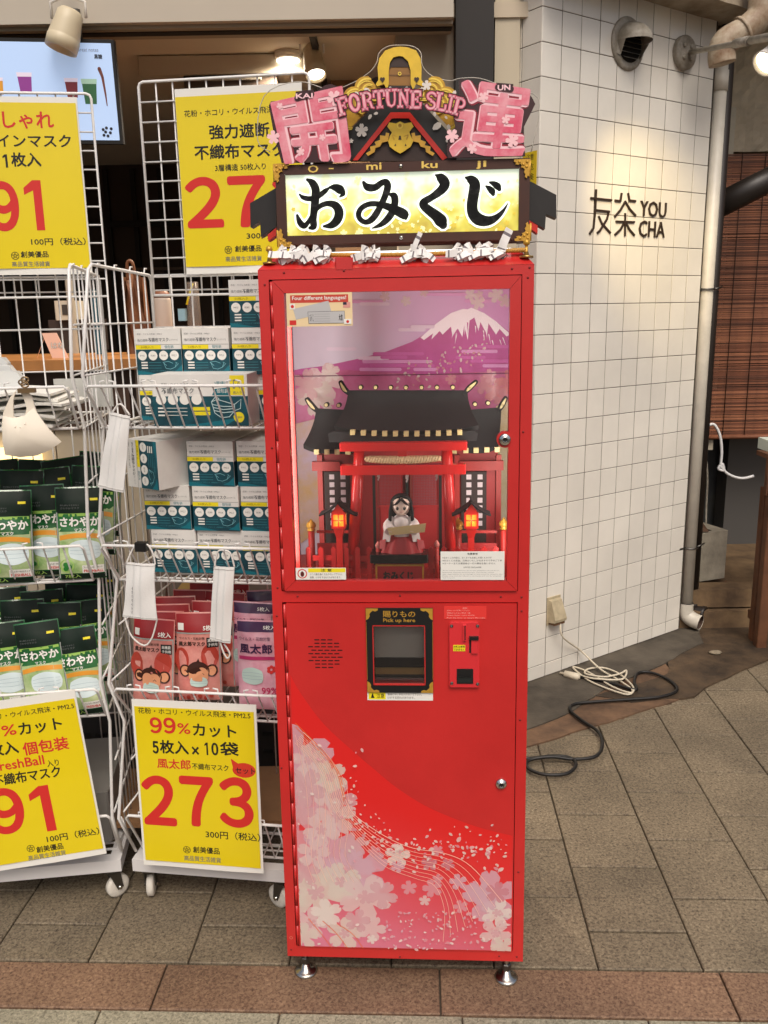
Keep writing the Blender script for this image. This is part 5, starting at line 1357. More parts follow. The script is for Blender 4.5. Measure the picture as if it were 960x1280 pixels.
# ------------------------------------------------------------------ signboard on top of the machine
SD = .045          # depth of the sign face behind the door plane
sg_root = MF.sub(MW / 2, SD, MH + .026)
sgn = thing('omikuji_sign', sg_root, 'lit おみくじ signboard with gold temple crest and pink 開運 letter plates on top of the red machine', 'sign')
wood_s = mat('brown sign frame', (66, 30, 15), .55, vary=.2, vscale=20)
def A4(x, y, d=SD): return MF.px(300 + x / 4.8, 180 + y / 4.8, d)      # left half enlargement
def A5(x, y, d=SD): return MF.px(500 + x / 4.8, 180 + y / 4.8, d)      # right half enlargement
fo = R4((342.7, 206), (661.5, 199.5), (349.5, 306.5), (661.5, 299), SD)
fi = R4((357.5, 219.3), (648.3, 211), (358.8, 295.7), (648.3, 288), SD)
b = MB(MF); mitred(b, fo, fi, SD - .006, SD + .07, wood_s)
b.box(fo[0], fo[1], SD + .071, SD + .075, fo[2], fo[3], wood_s); b.build('sign_frame', sgn)
m = bpy.data.materials.new('lit sign face'); m.use_nodes = True
n = m.node_tree.nodes; L = m.node_tree.links; bs = n['Principled BSDF']
tc = n.new('ShaderNodeTexCoord'); nz = n.new('ShaderNodeTexNoise'); nz.inputs['Scale'].default_value = 26; nz.inputs['Detail'].default_value = 2
L.new(tc.outputs['Object'], nz.inputs['Vector'])
sp = n.new('ShaderNodeSeparateXYZ'); L.new(tc.outputs['Object'], sp.inputs[0])
mr = n.new('ShaderNodeMapRange'); mr.inputs['From Min'].default_value = fi[2] - MH - .026; mr.inputs['From Max'].default_value = fi[3] - MH - .026; mr.inputs['To Min'].default_value = -.04; mr.inputs['To Max'].default_value = .36
L.new(sp.outputs[2], mr.inputs[0]); ad = n.new('ShaderNodeMath'); ad.operation = 'MULTIPLY_ADD'; ad.inputs[1].default_value = .62; L.new(nz.outputs['Fac'], ad.inputs[0]); L.new(mr.outputs[0], ad.inputs[2])
cr = n.new('ShaderNodeValToRGB'); e = cr.color_ramp.elements
e[0].position = .18; e[0].color = (*lin((178, 156, 66)), 1); e[1].position = .62; e[1].color = (*lin((226, 238, 214)), 1)
x = e.new(.36); x.color = (*lin((206, 196, 84)), 1); x = e.new(.48); x.color = (*lin((224, 222, 150)), 1)
L.new(ad.outputs[0], cr.inputs[0]); L.new(cr.outputs[0], bs.inputs['Base Color']); L.new(cr.outputs[0], bs.inputs['Emission Color']); bs.inputs['Emission Strength'].default_value = .42; bs.inputs['Roughness'].default_value = .3
b = MB(MF); b.box(fi[0] - .002, fi[1] + .002, SD, SD + .004, fi[2] - .002, fi[3] + .002, m)
b.build('lit_panel', sgn)
pet = mat('pale petal on sign', (238, 232, 170), .4, emit=.35); pet2 = mat('gold petal on sign', (214, 190, 70), .4, emit=.3)
_art, art = art, MB(MF); _fa = (al, fa1, fb0); al, fa1, fb0 = fi[0], fi[1] + .003, fi[2] - .002; layer[0] = SD - .0003
r3 = random.Random(11)
for _ in range(90):
    u = r3.random(); v = r3.random() ** 1.6
    x_, z_ = fi[0] + u * (fi[1] - fi[0]), fi[2] + v * (fi[3] - fi[2])
    if z_ > fi[3] - .008: continue
    flower(x_, z_, r3.uniform(.003, .0085), r3.choice([pet, pet2, pet2]), r3.random() * 6) if r3.random() < .55 else petal(x_, z_, r3.uniform(.002, .005), pet, r3.random() * 6)
art.build('printed_petals', sgn, kind='stuff')
dS = layer[0] - .0004
art = _art; al, fa1, fb0 = _fa
K4 = .9
def strokes(fn, L_s, sc_=1 / 4.8):
    out = []
    for st in L_s: out.append([(*fn(x, y), wd * sc_ * 1.66e-3 * 1.16) for x, y, wd in st])
    return out
brush_ = []
brush_ += strokes(A4, [
    [(360, 305, 10), (380, 322, 22), (420, 330, 26), (465, 318, 26), (510, 285, 24), (535, 266, 12)],
    [(405, 215, 14), (435, 235, 36), (455, 275, 42), (452, 340, 42), (446, 400, 38), (440, 450, 36), (442, 495, 34), (420, 505, 16)],
    [(345, 430, 14), (360, 470, 30), (385, 492, 30), (410, 470, 22), (440, 420, 20), (480, 375, 24), (530, 358, 28), (575, 372, 40), (595, 410, 46), (585, 455, 44), (550, 488, 34), (505, 495, 12)],
    [(540, 262, 14), (570, 262, 34), (600, 275, 44), (618, 300, 26), (600, 318, 8)]])
brush_ += strokes(A4, [
    [(742, 232, 16), (765, 260, 36), (810, 262, 34), (850, 235, 30), (878, 232, 34), (886, 262, 36), (868, 320, 32), (835, 390, 32), (795, 450, 32), (755, 470, 26), (722, 452, 26), (712, 420, 28), (730, 385, 26), (775, 362, 26), (830, 362, 28), (890, 378, 36), (940, 400, 46), (985, 425, 48), (994, 445, 20)],
    [(905, 305, 20), (925, 315, 36), (930, 350, 36), (918, 400, 36), (888, 448, 34), (845, 485, 24), (795, 506, 6)]])
brush_ += strokes(A5, [
    [(215, 188, 10), (245, 205, 44), (268, 238, 52), (250, 275, 44), (195, 318, 34), (145, 348, 36), (140, 368, 40), (175, 400, 46), (215, 430, 52), (245, 462, 62), (258, 485, 44)],
    [(395, 203, 12), (425, 215, 42), (448, 245, 54), (440, 310, 54), (432, 370, 54), (440, 420, 56), (475, 455, 58), (530, 462, 46), (580, 440, 30), (620, 400, 16), (646, 358, 4)],
    [(518, 256, 12), (535, 268, 26), (552, 285, 32), (558, 302, 20)], [(540, 232, 12), (562, 240, 26), (585, 256, 34), (595, 272, 22)]])
b = MB(MF)
halo = mat('white letter halo', (240, 244, 236), .4, emit=.45)
for k, st in enumerate(brush_): b.brush(st, dS, halo, grow=.0042)
b.build('letter_halo', sgn)
b = MB(MF); ink_s = mat('black brushed letter', (8, 7, 6), .4)
for k, st in enumerate(brush_): b.brush(st, dS - .0006, ink_s)
b.build('lettering', sgn)
b = MB(MF)
gl_ = mat('gold letter', (230, 196, 96), .4)
dF = SD - .0065
b.tpx('O', (385, 216), (398, 215.8), 9.5, dF, gl_, .03); b.box(*[MF.px(411, 211, dF)[0], MF.px(417, 211, dF)[0]], dF, dF + .0003, MF.px(411, 211.5, dF)[1], MF.px(411, 210, dF)[1], gl_)
b.tpx('mi', (458, 212.5), (477, 212), 9, dF, gl_, .045); b.tpx('ku', (527, 210.5), (547, 210), 9, dF, gl_, .045); b.tpx('ji', (595, 211.5), (608, 211), 10.5, dF, gl_, .045)
b.build('gold_lettering', sgn)
for x, y in ((501, 207.5), (501.5, 297)):
    c_ = MF.px(x, y, dF); b = MB(MF); b.lathe((c_[0], dF, c_[1]), (0, -1, 0), [(.0042, 0), (.0036, .002), (.0005, .003)], steel, 12); b.build('screw', sgn)
# gold corner fittings
def corner(x, y, sx, sz, d):
    c_ = MF.px(x, y, d); b = MB(MF); s_ = .001
    P = [(0, 0), (30, 0), (31, 4), (26, 6), (28, 9), (22, 10), (18, 8), (15, 12), (17, 15), (12, 16), (9, 19), (11, 24), (8, 28), (9, 33), (5, 36), (4, 31), (0, 32)]
    b.prism([(c_[0] + sx * u * s_, c_[1] + sz * v * s_) for u, v in P], d - .003, d, gold)
    for u, v in ((5, 5), (12, 10), (20, 5), (6, 14)):
        b.lathe((c_[0] + sx * u * s_, d - .003, c_[1] + sz * v * s_), (0, -1, 0), [(.003, 0), (.0024, .0012), (.001, .002)], gold, 8)
    b.tube([(c_[0] - sx * .001, d + .002, c_[1]), (c_[0] - sx * .001, d + .002, c_[1] + sz * .034)], .002, gold, 6)
    b.build('gold_corner', sgn)
corner(342.5, 205, 1, -1, dF); corner(662, 199, -1, -1, dF); corner(348, 309, 1, 1, dF); corner(662.5, 301, -1, 1, dF)
# eaves poking out at both sides
ev = mat('black eave panel', (34, 30, 28), .4, vary=.15, vscale=30); er = mat('red eave edge', (206, 40, 26), .4)
dE = SD + .035
b = MB(MF); b.prism([A4(*p, dE) for p in ((60, 355), (218, 262), (218, 498), (125, 556), (120, 465), (63, 500))], dE, dE + .03, ev)
b.prism([A4(*p, dE) for p in ((165, 545), (217, 500), (217, 548), (168, 582))], dE + .001, dE + .028, er); b.build('eave', sgn)
b = MB(MF); b.prism([A5(*p, dE) for p in ((775, 220), (938, 305), (938, 446), (876, 420), (870, 510), (775, 455))], dE, dE + .03, ev)
b.prism([A5(*p, dE) for p in ((770, 452), (826, 478), (826, 537), (770, 500))], dE + .001, dE + .028, er); b.build('eave', sgn)
# temple gable crest
C6 = lambda x, y, d=SD + .03: MF.px(420 + x / 6, 50 + y / 6, d)
dC = SD + .03
b = MB(MF)
panel_b = mat('dark gable wood', (52, 30, 20), .5, vary=.3, vscale=20)
b.prism([C6(*p, dC) for p in ((400, 180), (555, 180), (580, 480), (840, 905), (110, 905), (380, 480))], dC + .002, dC + .012, panel_b)
b.prism([C6(*p, dC) for p in ((385, 340), (575, 340), (640, 470), (905, 760), (905, 905), (820, 905), (555, 545), (415, 545), (120, 905), (60, 905), (90, 690), (300, 480))], dC - .001, dC + .0015, ev)
b.prism([C6(*p, dC) for p in ((410, 545), (555, 545), (835, 885), (800, 905), (545, 590), (420, 590), (165, 905), (125, 905))], dC - .003, dC - .0012, er)
b.build('gable', sgn)
b = MB(MF)
arch = [(298, 335), (318, 300), (312, 210), (325, 140), (370, 80), (430, 58), (480, 52), (540, 58), (600, 80), (635, 140), (642, 210), (640, 300), (668, 338), (650, 350), (600, 330), (578, 380), (560, 330), (560, 230), (540, 160), (500, 125), (470, 122), (430, 132), (405, 170), (396, 230), (396, 330), (384, 380), (360, 330), (310, 350)]
gy_ = mat('bright gold print', (226, 186, 44), .35, vary=.12, vscale=30)
P = [C6(*p, dC - .004) for p in arch]
# arch in two halves keeps it convex enough
b.prism(P, dC - .006, dC + .0, gy_)
b.prism([C6(*p, dC) for p in ((396, 230), (405, 170), (430, 132), (470, 122), (500, 125), (540, 160), (560, 230), (560, 345), (396, 345))], dC - .001, dC + .001, mat('amber print', (150, 104, 40), .5, vary=.2, vscale=12))
b.prism([C6(*p, dC) for p in ((398, 225), (405, 170), (430, 132), (470, 122), (500, 125), (540, 160), (558, 225), (540, 205), (415, 205))], dC - .002, dC - .0011, panel_b)
b.prism([C6(*p, dC) for p in ((396, 260), (560, 262), (560, 272), (396, 270))], dC - .0016, dC - .0011, mat('dark amber line', (110, 72, 26), .5))
b.ring(*C6(478, 256), .002, .0036, dC - .003, gold_l, 14)
for x in (350, 605):
    p = C6(x, 305, dC); b.prism([(p[0], p[1] - .0055), (p[0] - .005, p[1] + .001), (p[0] - .004, p[1] + .004), (p[0] - .0015, p[1] + .0045), (p[0], p[1] + .003), (p[0] + .0015, p[1] + .0045), (p[0] + .004, p[1] + .004), (p[0] + .005, p[1] + .001)], dC - .0075, dC - .0062, panel_b)
b.build('gold_arch', sgn)
# swirling clouds left and right of the arch
def feather(cx, cy, r, q0, q1, mir, k, par):
    d = dC - .003 - k * .0006
    pts = []
    for i in range(13):
        q = q0 + (q1 - q0) * i / 12
        x, y = cx + r * cos(q), cy + r * sin(q)
        if mir: x = 960 - x
        pts.append(C6(x, y, d))
    wd = r * 1.66e-3 / 6
    par.brush([(p[0], p[1], wd * .62 * (.35 + .65 * sin(pi * (i + .6) / 13))) for i, p in enumerate(pts)], d, gold_p, n=1)
    par.brush([(p[0], p[1], wd * .16) for i, p in enumerate(pts)], d - .0002, gold_l, n=1)
    par.brush([(p[0] * 1.0 , p[1] - wd * .22, wd * .09) for i, p in enumerate(pts)], d - .0003, gold_l, n=1)
for mir in (0, 1):
    b = MB(MF); b.prism([C6(*((p[0] if not mir else 960 - p[0]), p[1]), dC - .0005) for p in ((190, 300), (240, 270), (300, 345), (385, 380), (380, 430), (260, 500), (110, 660), (75, 620), (60, 500), (100, 400))], dC - .002, dC - .0012, gold_p)
    k = 0
    for (cx, cy, r, q0, q1) in ((235, 365, 75, 2.6, 5.0), (250, 380, 50, 2.2, 5.2), (145, 440, 72, 2.6, 5.2), (165, 460, 46, 2.4, 5.6), (105, 540, 58, 2.4, 5.0), (300, 380, 60, 1.2, 3.4), (210, 480, 60, 1.8, 4.2), (110, 610, 50, 1.4, 4.0), (340, 390, 40, .6, 3.0), (200, 410, 40, 1.8, 4.6)):
        feather(cx, cy, r, q0, q1, mir, k, b); k += 1
    b.build('gold_cloud', sgn)
# hanging gold ornament inside the gable
b = MB(MF); dO = dC - .005
outl = [(385, 650), (400, 620), (450, 628), (480, 612), (515, 628), (565, 618), (582, 650), (550, 690), (560, 720), (580, 760), (560, 800), (520, 830), (482, 852), (440, 830), (402, 800), (392, 760), (405, 720), (420, 695)]
b.prism([C6(*p, dO) for p in outl], dO - .002, dO + .001, gy_)
for mir in (0, 1):
    b.prism([C6(*((p[0] if not mir else 965 - p[0]), p[1]), dO) for p in ((400, 700), (390, 760), (345, 770), (330, 800), (295, 810), (290, 840), (240, 870), (225, 850), (260, 830), (255, 800), (300, 790), (290, 765), (330, 750), (330, 715), (370, 720), (375, 695))], dO - .001, dO + .0005, gold)
    b.brush([(*C6((435 if not mir else 530), 745, dO), .003), (*C6((425 if not mir else 540), 715, dO), .002), (*C6((455 if not mir else 510), 725, dO), .001)], dO - .0024, gold_p)
    c_ = C6(445 if not mir else 522, 790, dO); b.prism([(c_[0] - .002, c_[1] - .002), (c_[0] + .002, c_[1] - .001), (c_[0], c_[1] + .003)], dO - .0024, dO - .0021, panel_b)
b.ring(*C6(480, 648), .004, .0065, dO - .0024, gold_l, 12); b.disc(*C6(480, 648), .003, dO - .0024, gold_p, 10)
b.prism([C6(*p, dO) for p in ((474, 720), (486, 720), (492, 750), (468, 750))], dO - .0026, dO - .0022, panel_b)
b.build('gable_ornament', sgn)
# blossoms printed on the crest
_art, art = art, MB(MF); _fa = (al, fa1, fb0); al, fa1, fb0 = -1, 1, 0; layer[0] = dC - .0095
blos = mat('pale blossom print', (226, 216, 206), .5)
for x, y, r in ((195, 687, 47), (680, 350, 34), (645, 380, 15), (117, 765, 16), (865, 770, 42)): flower(*C6(x, y, dC), r * 1.66e-3 / 6, blos, .3)
for x, y, r in ((257, 585, 20), (302, 560, 17), (412, 372, 15), (536, 374, 18), (160, 410, 18), (235, 385, 24), (740, 566, 18), (757, 655, 38), (845, 664, 22), (885, 410, 22), (825, 590, 14)): petal(*C6(x, y, dC), r * 1.66e-3 / 6, blos, r3.random() * 3)
art.build('blossom_print', sgn, kind='stuff'); art = _art; al, fa1, fb0 = _fa
# clear acrylic backing with visible edge
b = MB(MF); dA = dC + .014
edge = [(338, 190), (322, 175), (330, 120), (372, 102), (412, 112), (440, 104), (462, 90), (471, 78), (474, 66), (485, 58), (500, 56.5), (516, 58), (526, 66), (528, 82), (540, 95), (562, 101), (575, 98), (600, 98), (630, 108), (668, 118), (674, 140), (664, 190)]
EP = [MF.px(*p, dA) for p in edge]
ep = smooth([(p[0], dA, p[1]) for p in EP], 4)
b.prism([(v.x, v.z) for v in ep], dA, dA, glassy('clear acrylic', (252, 252, 252), -.025, .0)); b.build('acrylic_board', sgn)
b = MB(MF); b.tube([(v.x, dA, v.z) for v in ep], .0009, mat('acrylic edge', (196, 190, 176), .3), 5); b.build('acrylic_edge', sgn)
# 開 and 運 plates
maroon = mat('dark maroon plate', (52, 10, 16), .4); rose = mat('rose letter', (216, 76, 106), .35, vary=.3, vscale=24, c2=(232, 158, 168)); wht = mat('pink white outline', (246, 200, 206), .35)
rose_d = mat('deep rose letter', (206, 52, 84), .35, vary=.2, vscale=28)
C1 = lambda x, y, d: MF.px(320 + x / 5.333, 90 + y / 5.333, d)
C3 = lambda x, y, d: MF.px(540 + x / 6, 80 + y / 6, d)
dK = SD - .012
def kanji(fn, outline, pol_pink, holes, seams, name):
    b = MB(MF); b.prism([fn(*p, dK) for p in outline], dK, dK + .004, maroon); pl_ = b.build('letter_plate', sgn)
    b = MB(MF)
    for i, P in enumerate(pol_pink):
        Q_ = [fn(*p, dK) for p in P]
        cx_ = sum(q[0] for q in Q_) / len(Q_); cz_ = sum(q[1] for q in Q_) / len(Q_)
        b.prism(Q_, dK - .001, dK - .0001, wht)
    for i, P in enumerate(pol_pink):
        Q_ = [Vector(fn(*p, dK)) for p in P]; n_ = len(Q_); ar = sum(Q_[k].x * Q_[(k + 1) % n_].y - Q_[(k + 1) % n_].x * Q_[k].y for k in range(n_)); sgn_ = 1 if ar > 0 else -1
        R_ = []
        for k in range(n_):
            e0 = (Q_[k] - Q_[k - 1]).normalized(); e1 = (Q_[(k + 1) % n_] - Q_[k]).normalized()
            n0 = Vector((-e0.y, e0.x)) * sgn_; n1 = Vector((-e1.y, e1.x)) * sgn_; bi = n0 + n1
            R_.append(Q_[k] + bi / max(.6, bi.length_squared) * 2 * .0024 * .62)
        b.prism([(r_.x, r_.y) for r_ in R_], dK - .0016, dK - .0011, rose)
    for P in holes: 
        Q_ = [fn(*p, dK) for p in P]; cx_ = sum(q[0] for q in Q_) / len(Q_); cz_ = sum(q[1] for q in Q_) / len(Q_)
        b.prism([(cx_ + (q[0] - cx_) * 1.0, cz_ + (q[1] - cz_) * 1.0) for q in Q_], dK - .0020, dK - .0017, wht)
        b.prism([(cx_ + (q[0] - cx_) * .62, cz_ + (q[1] - cz_) * .62) for q in Q_], dK - .0024, dK - .0021, maroon)
    for P in seams:
        b.brush([(*fn(x, y, dK), .0019) for x, y in P], dK - .0026, wht, n=1)
    b.build(name, pl_)
    return pl_
def kanji_plate(fn, outline, ch, quad):
    b = MB(MF); b.prism([fn(*p, dK) for p in outline], dK, dK + .004, maroon); pl_ = b.build('letter_plate', sgn)
    b = MB(MF); b.tquad(ch, quad, dK - .0006, mat('deep rose glow', (150, 24, 48), .4), .050); b.build('letter_glow', pl_)
    b = MB(MF); b.tquad(ch, quad, dK - .0012, wht, .036); b.build('letter_rim', pl_)
    b = MB(MF); b.tquad(ch, quad, dK - .0018, rose, .016); b.build('letter', pl_)
    return pl_
pl1 = kanji_plate(C1, [(85, 225), (100, 195), (220, 188), (262, 160), (265, 130), (380, 118), (390, 140), (460, 88), (500, 80), (580, 110), (590, 180), (600, 260), (625, 480), (640, 560), (610, 600), (560, 600), (170, 605), (120, 420)],
    '開', [(337.5, 128), (428, 107), (355.5, 205), (440, 203)])
pl2 = kanji_plate(C3, [(200, 130), (225, 105), (350, 165), (410, 140), (470, 190), (480, 140), (610, 150), (610, 200), (690, 185), (750, 250), (775, 300), (740, 370), (690, 470), (690, 600), (700, 690), (120, 705), (110, 640), (125, 520), (180, 500), (160, 390), (215, 330)],
    '運', [(575, 97), (667, 112), (560, 196), (655, 197)])
_art, art = art, MB(MF); _fa = (al, fa1, fb0); al, fa1, fb0 = -1, 1, 0; layer[0] = dK - .0024
for x, y, r in ((418, 123, 9), (342, 172, 8), (403, 172, 4), (376, 190, 5), (350, 133, 4), (604, 122, 6), (565, 170, 8), (640, 176, 8), (590, 186, 6), (632, 150, 5)): flower(*MF.px(x, y, dK), r * 1.62e-3, mat('pale blossom on letter', (246, 196, 200), .4), .2 + x)
art.build('blossom_print', sgn, kind='stuff'); art = _art; al, fa1, fb0 = _fa
b = MB(MF)
for P in ([(262, 165), (380, 142)],):
    pass
b.brush([(*C1(275, 178, dK), .011), (*C1(372, 150, dK), .011)], dK - .003, maroon, n=1); b.tpx('KAI', (370, 125.5), (391, 120.5), 6.5, dK - .0034, wht, .05, fr=MF); b.build('caption', pl1)
b = MB(MF); b.brush([(*C3(495, 175, dK), .012), (*C3(590, 190, dK), .012)], dK - .003, maroon, n=1); b.tpx('UN', (622, 112), (638, 114), 7, dK - .0034, wht, .06, fr=MF); b.build('caption', pl2)
# FORTUNE SLIP on an arc, slab letters
SLAB = {
 'F': ['0,0,.5,.14', '.12,0,.36,1', '0,.86,.95,1', '.78,.66,.95,1', '.36,.46,.7,.58', '.58,.36,.7,.68'],
 'T': ['.26,0,.74,.12', '.38,0,.62,1', '0,.86,1,1', '0,.62,.13,1', '.87,.62,1,1'],
 'N': ['0,0,.42,.12', '.14,0,.28,1', '0,.88,.34,1', '.6,.88,1,1', '.74,0,.86,1'],
 'E': ['0,0,.95,.14', '.12,0,.36,1', '0,.86,.92,1', '.76,.68,.92,1', '.36,.45,.7,.57', '.58,.36,.7,.66', '.8,0,.95,.34'],
 'L': ['0,0,.95,.14', '.12,0,.36,1', '0,.88,.5,1', '.8,0,.95,.38'],
 'I': ['.1,0,.9,.13', '.36,0,.64,1', '.1,.87,.9,1'],
 'P': ['0,0,.5,.13', '.12,0,.36,1', '0,.87,.6,1'],
 'R': ['0,0,.46,.13', '.12,0,.36,1', '0,.87,.6,1'],
 'U': ['0,.88,.46,1', '.6,.88,1,1'],
 'O': [], 'S': []}
def arcpts(cx, cz, rx, rz, q0, q1, wd, n_=10): return [(cx + rx * cos(q0 + (q1 - q0) * i / n_), cz + rz * sin(q0 + (q1 - q0) * i / n_), wd) for i in range(n_ + 1)]
STRK = {'O': [arcpts(.5, .5, .36, .42, 0, 2 * pi, .22, 18)], 'S': [arcpts(.5, .74, .33, .19, .3, pi * 1.5, .17) + arcpts(.5, .27, .34, .20, pi * .5, -pi * .9, .17)],
        'P': [arcpts(.5, .70, .32, .22, pi / 2, -pi / 2, .17)], 'R': [arcpts(.5, .72, .3, .20, pi / 2, -pi / 2, .16), [(.5, .48, .16), (.72, .4, .18), (.82, .1, .16), (.95, .06, .1)]],
        'U': [[(.2, .95, .22), (.2, .4, .22), (.28, .16, .2), (.5, .07, .16), (.72, .16, .12), (.8, .4, .1), (.8, .95, .1)]], 'N': [[(.2, .93, .2), (.8, .1, .2)]]}
def slab(b, ch, cx, cz, w_, h, rot, d, mt, grow=0):
    def X(u, v):
        x, y = (u - .5) * w_, (v - .5) * h
        return cx + x * cos(rot) - y * sin(rot), cz + x * sin(rot) + y * cos(rot)
    for s_ in SLAB[ch]:
        u0, v0, u1, v1 = map(float, s_.split(',')); gu, gv = grow / w_, grow / h
        b.prism([X(u0 - gu, v0 - gv), X(u1 + gu, v0 - gv), X(u1 + gu, v1 + gv), X(u0 - gu, v1 + gv)], d, d, mt)
    for st in STRK.get(ch, []):
        b.brush([(*X(u, v), wd * w_ + 2 * grow) for u, v, wd in st], d, mt, n=1)
arcc = [('F', 429, 132.5), ('O', 443, 128.5), ('R', 459, 126), ('T', 474, 124), ('U', 489, 123), ('N', 504.5, 123), ('E', 520, 124.5), ('S', 539, 126), ('L', 552, 127.5), ('I', 563, 130), ('P', 574.5, 133.5)]
rots = [.24, .2, .13, .08, .03, 0, -.04, -.13, -.17, -.22, -.27]
dL = SD - .016
bm_ = MB(MF); bw_ = MB(MF); br_m = MB(MF)
pk_l = mat('pink fading letter', (226, 110, 134), .35, vary=.3, vscale=60, c2=(240, 190, 196))
for (ch, x, y), rt in zip(arcc, rots):
    c_ = MF.px(x, y, dL); h = .0335; w_ = .0235 if ch != 'I' else .0145
    if ch in 'OS': pass
    slab(bm_, ch, *c_, w_, h, rt, dL, maroon, .0030); slab(bw_, ch, *c_, w_, h, rt, dL - .0004, mat('letter rim', (206, 84, 110), .4), .0012); slab(br_m, ch, *c_, w_, h, rt, dL - .0008, mat('pale pink letter', (242, 190, 196), .35, vary=.2, vscale=50, c2=(232, 136, 158)), -.0004)
# carry the letters on a thin arched strip
st_ = MB(MF); up_ = [MF.px(x, y - 5, dL) for _, x, y in arcc]; lo_ = [MF.px(x, y + 7, dL) for _, x, y in arcc]
bo = bm_.build('arched_lettering', sgn)
bw_.build('letter_rim', bo); br_m.build('letter_face', bo)

# ------------------------------------------------------------------ rope with tied slips in front of the sign
dR = .02
rope_y = lambda x: 319 - (x - 350) * .018 + 3 * math.sin((x - 345) / 310 * pi)
b = MB(MF)
for ph in range(3):
    pts = []
    for k in range(200):
        t = k / 199; x = 345 + 312 * t; p = MF.px(x, rope_y(x) - 1, dR); q = t * 2 * pi * 34 + ph * 2 * pi / 3
        pts.append((p[0], dR + .0026 * sin(q), p[1] + .0026 * cos(q)))
    b.tube(pts, .0027, mat('golden rope', (190, 140, 60), .5), 5)
b.build('rope', sgn)
for x, y in ((337, 320), (658, 312)):
    p = MF.px(x, y + 8, dR); b = MB(MF); b.tube([(p[0], dR, MH), (p[0], dR, p[1] + .024)], .003, gold, 8); b.lathe((p[0], dR, p[1] - .004), (0, 0, 1), [(.014, 0), (.014, .004), (.006, .005), (.004, .012)], mat('brass', (176, 140, 80), .3, metal=.8), 14); b.lathe((p[0], dR, p[1] + .02), (0, 0, 1), [(.003, 0), (.007, .003), (.006, .009), (.002, .012)], gold, 12); b.build('rope_post', sgn)
tray = mat('lit white strip', (236, 240, 244), .4, emit=1.1)
b = MB(MF); p0, p1 = MF.px(352, 328, .01), MF.px(640, 321, .01); b.box(p0[0], p1[0], .03, .043, MH + .0265, MH + .035, tray); b.build('light_strip', sgn)
b = MB(MF); p0, p1 = MF.px(419, 332, .0), MF.px(441, 324, .0); b.box(p0[0], p1[0], -.001, .03, MH - .002, MH + .021, red, .002); b.build('red_clip', sgn)
sp_ = mat('folded slip paper', (240, 236, 232), .7, vary=.06, vscale=30); spi = mat('slip print', (120, 112, 116), .7)
def ribbon(b, P, wd, tw=0, seed=0):
    S_ = smooth(P, 5); n0 = len(b.v); n_ = len(S_)
    for i, s_ in enumerate(S_):
        t = (S_[min(i + 1, n_ - 1)] - S_[max(i - 1, 0)]).normalized()
        q = tw * i / n_ + seed; ref = Vector((0, -1, 0)); u = t.cross(ref).normalized() if abs(t.dot(ref)) < .95 else Vector((0, 0, 1)); v = t.cross(u)
        w_ = (u * cos(q) + v * sin(q)) * wd / 2
        b.v += [tuple(s_ + w_), tuple(s_ - w_)]
    for i in range(n_ - 1): k = n0 + 2 * i; b.face((k, k + 1, k + 3, k + 2), sp_ if (i % 7) else spi, False)
r5 = random.Random(5)
for xs, big, lab in (((352, 366, 380, 394, 408), 0, 'bundle of tied paper slips at the left end of the golden rope'), ((455, 468), 0, 'loose folded paper slip tied left of the middle of the rope'), ((516, 528), 1, 'paper slip with a pointed end standing up on the rope'), ((572, 586), 0, 'pair of knotted slips right of the pointed slip'), ((600, 612, 626), 1, 'large slips tied near the right end of the rope')):
    c_ = MF.px(xs[len(xs) // 2], rope_y(xs[0]), dR); t = thing('paper_slip', MF.sub(c_[0], dR, c_[1] - .01), lab, 'paper slip', 'fortune slips tied to the rope')
    for x in xs:
        p = MF.px(x, rope_y(x), dR); P0 = Vector((p[0], dR, p[1]))
        b = MB(MF)
        loop = [P0 + Vector((r5.uniform(-.004, .004), .012 * cos(q) - .002, .012 * sin(q))) for q in [k * pi / 4 for k in range(8)]]
        ribbon(b, loop + [loop[0] + Vector((.006, -.004, 0))], .019, .25)
        e_ = r5.uniform(-.010, .012)
        ribbon(b, [P0 + Vector((.004, -.012, .003)), P0 + Vector((-.010, -.016, -.003 + e_ * .3)), P0 + Vector((-.024, -.015, -.009 + e_))], .014, .35, pi / 2 * 0 + r5.uniform(-.3, .3))
        if r5.random() < .6: ribbon(b, [P0 + Vector((-.004, -.013, -.002)), P0 + Vector((.012, -.017, .003 - e_ * .4)), P0 + Vector((.024, -.014, -e_))], .012, -.3, r5.uniform(-.3, .3))
        if big and x == xs[-1 if len(xs) > 2 else 0]:
            ribbon(b, [P0 + Vector((0, -.014, .004)), P0 + Vector((.006, -.015, .02)), P0 + Vector((.016, -.012, .042))], .017 if len(xs) > 2 else .010, .4)
        b.build('folded_strip', t)
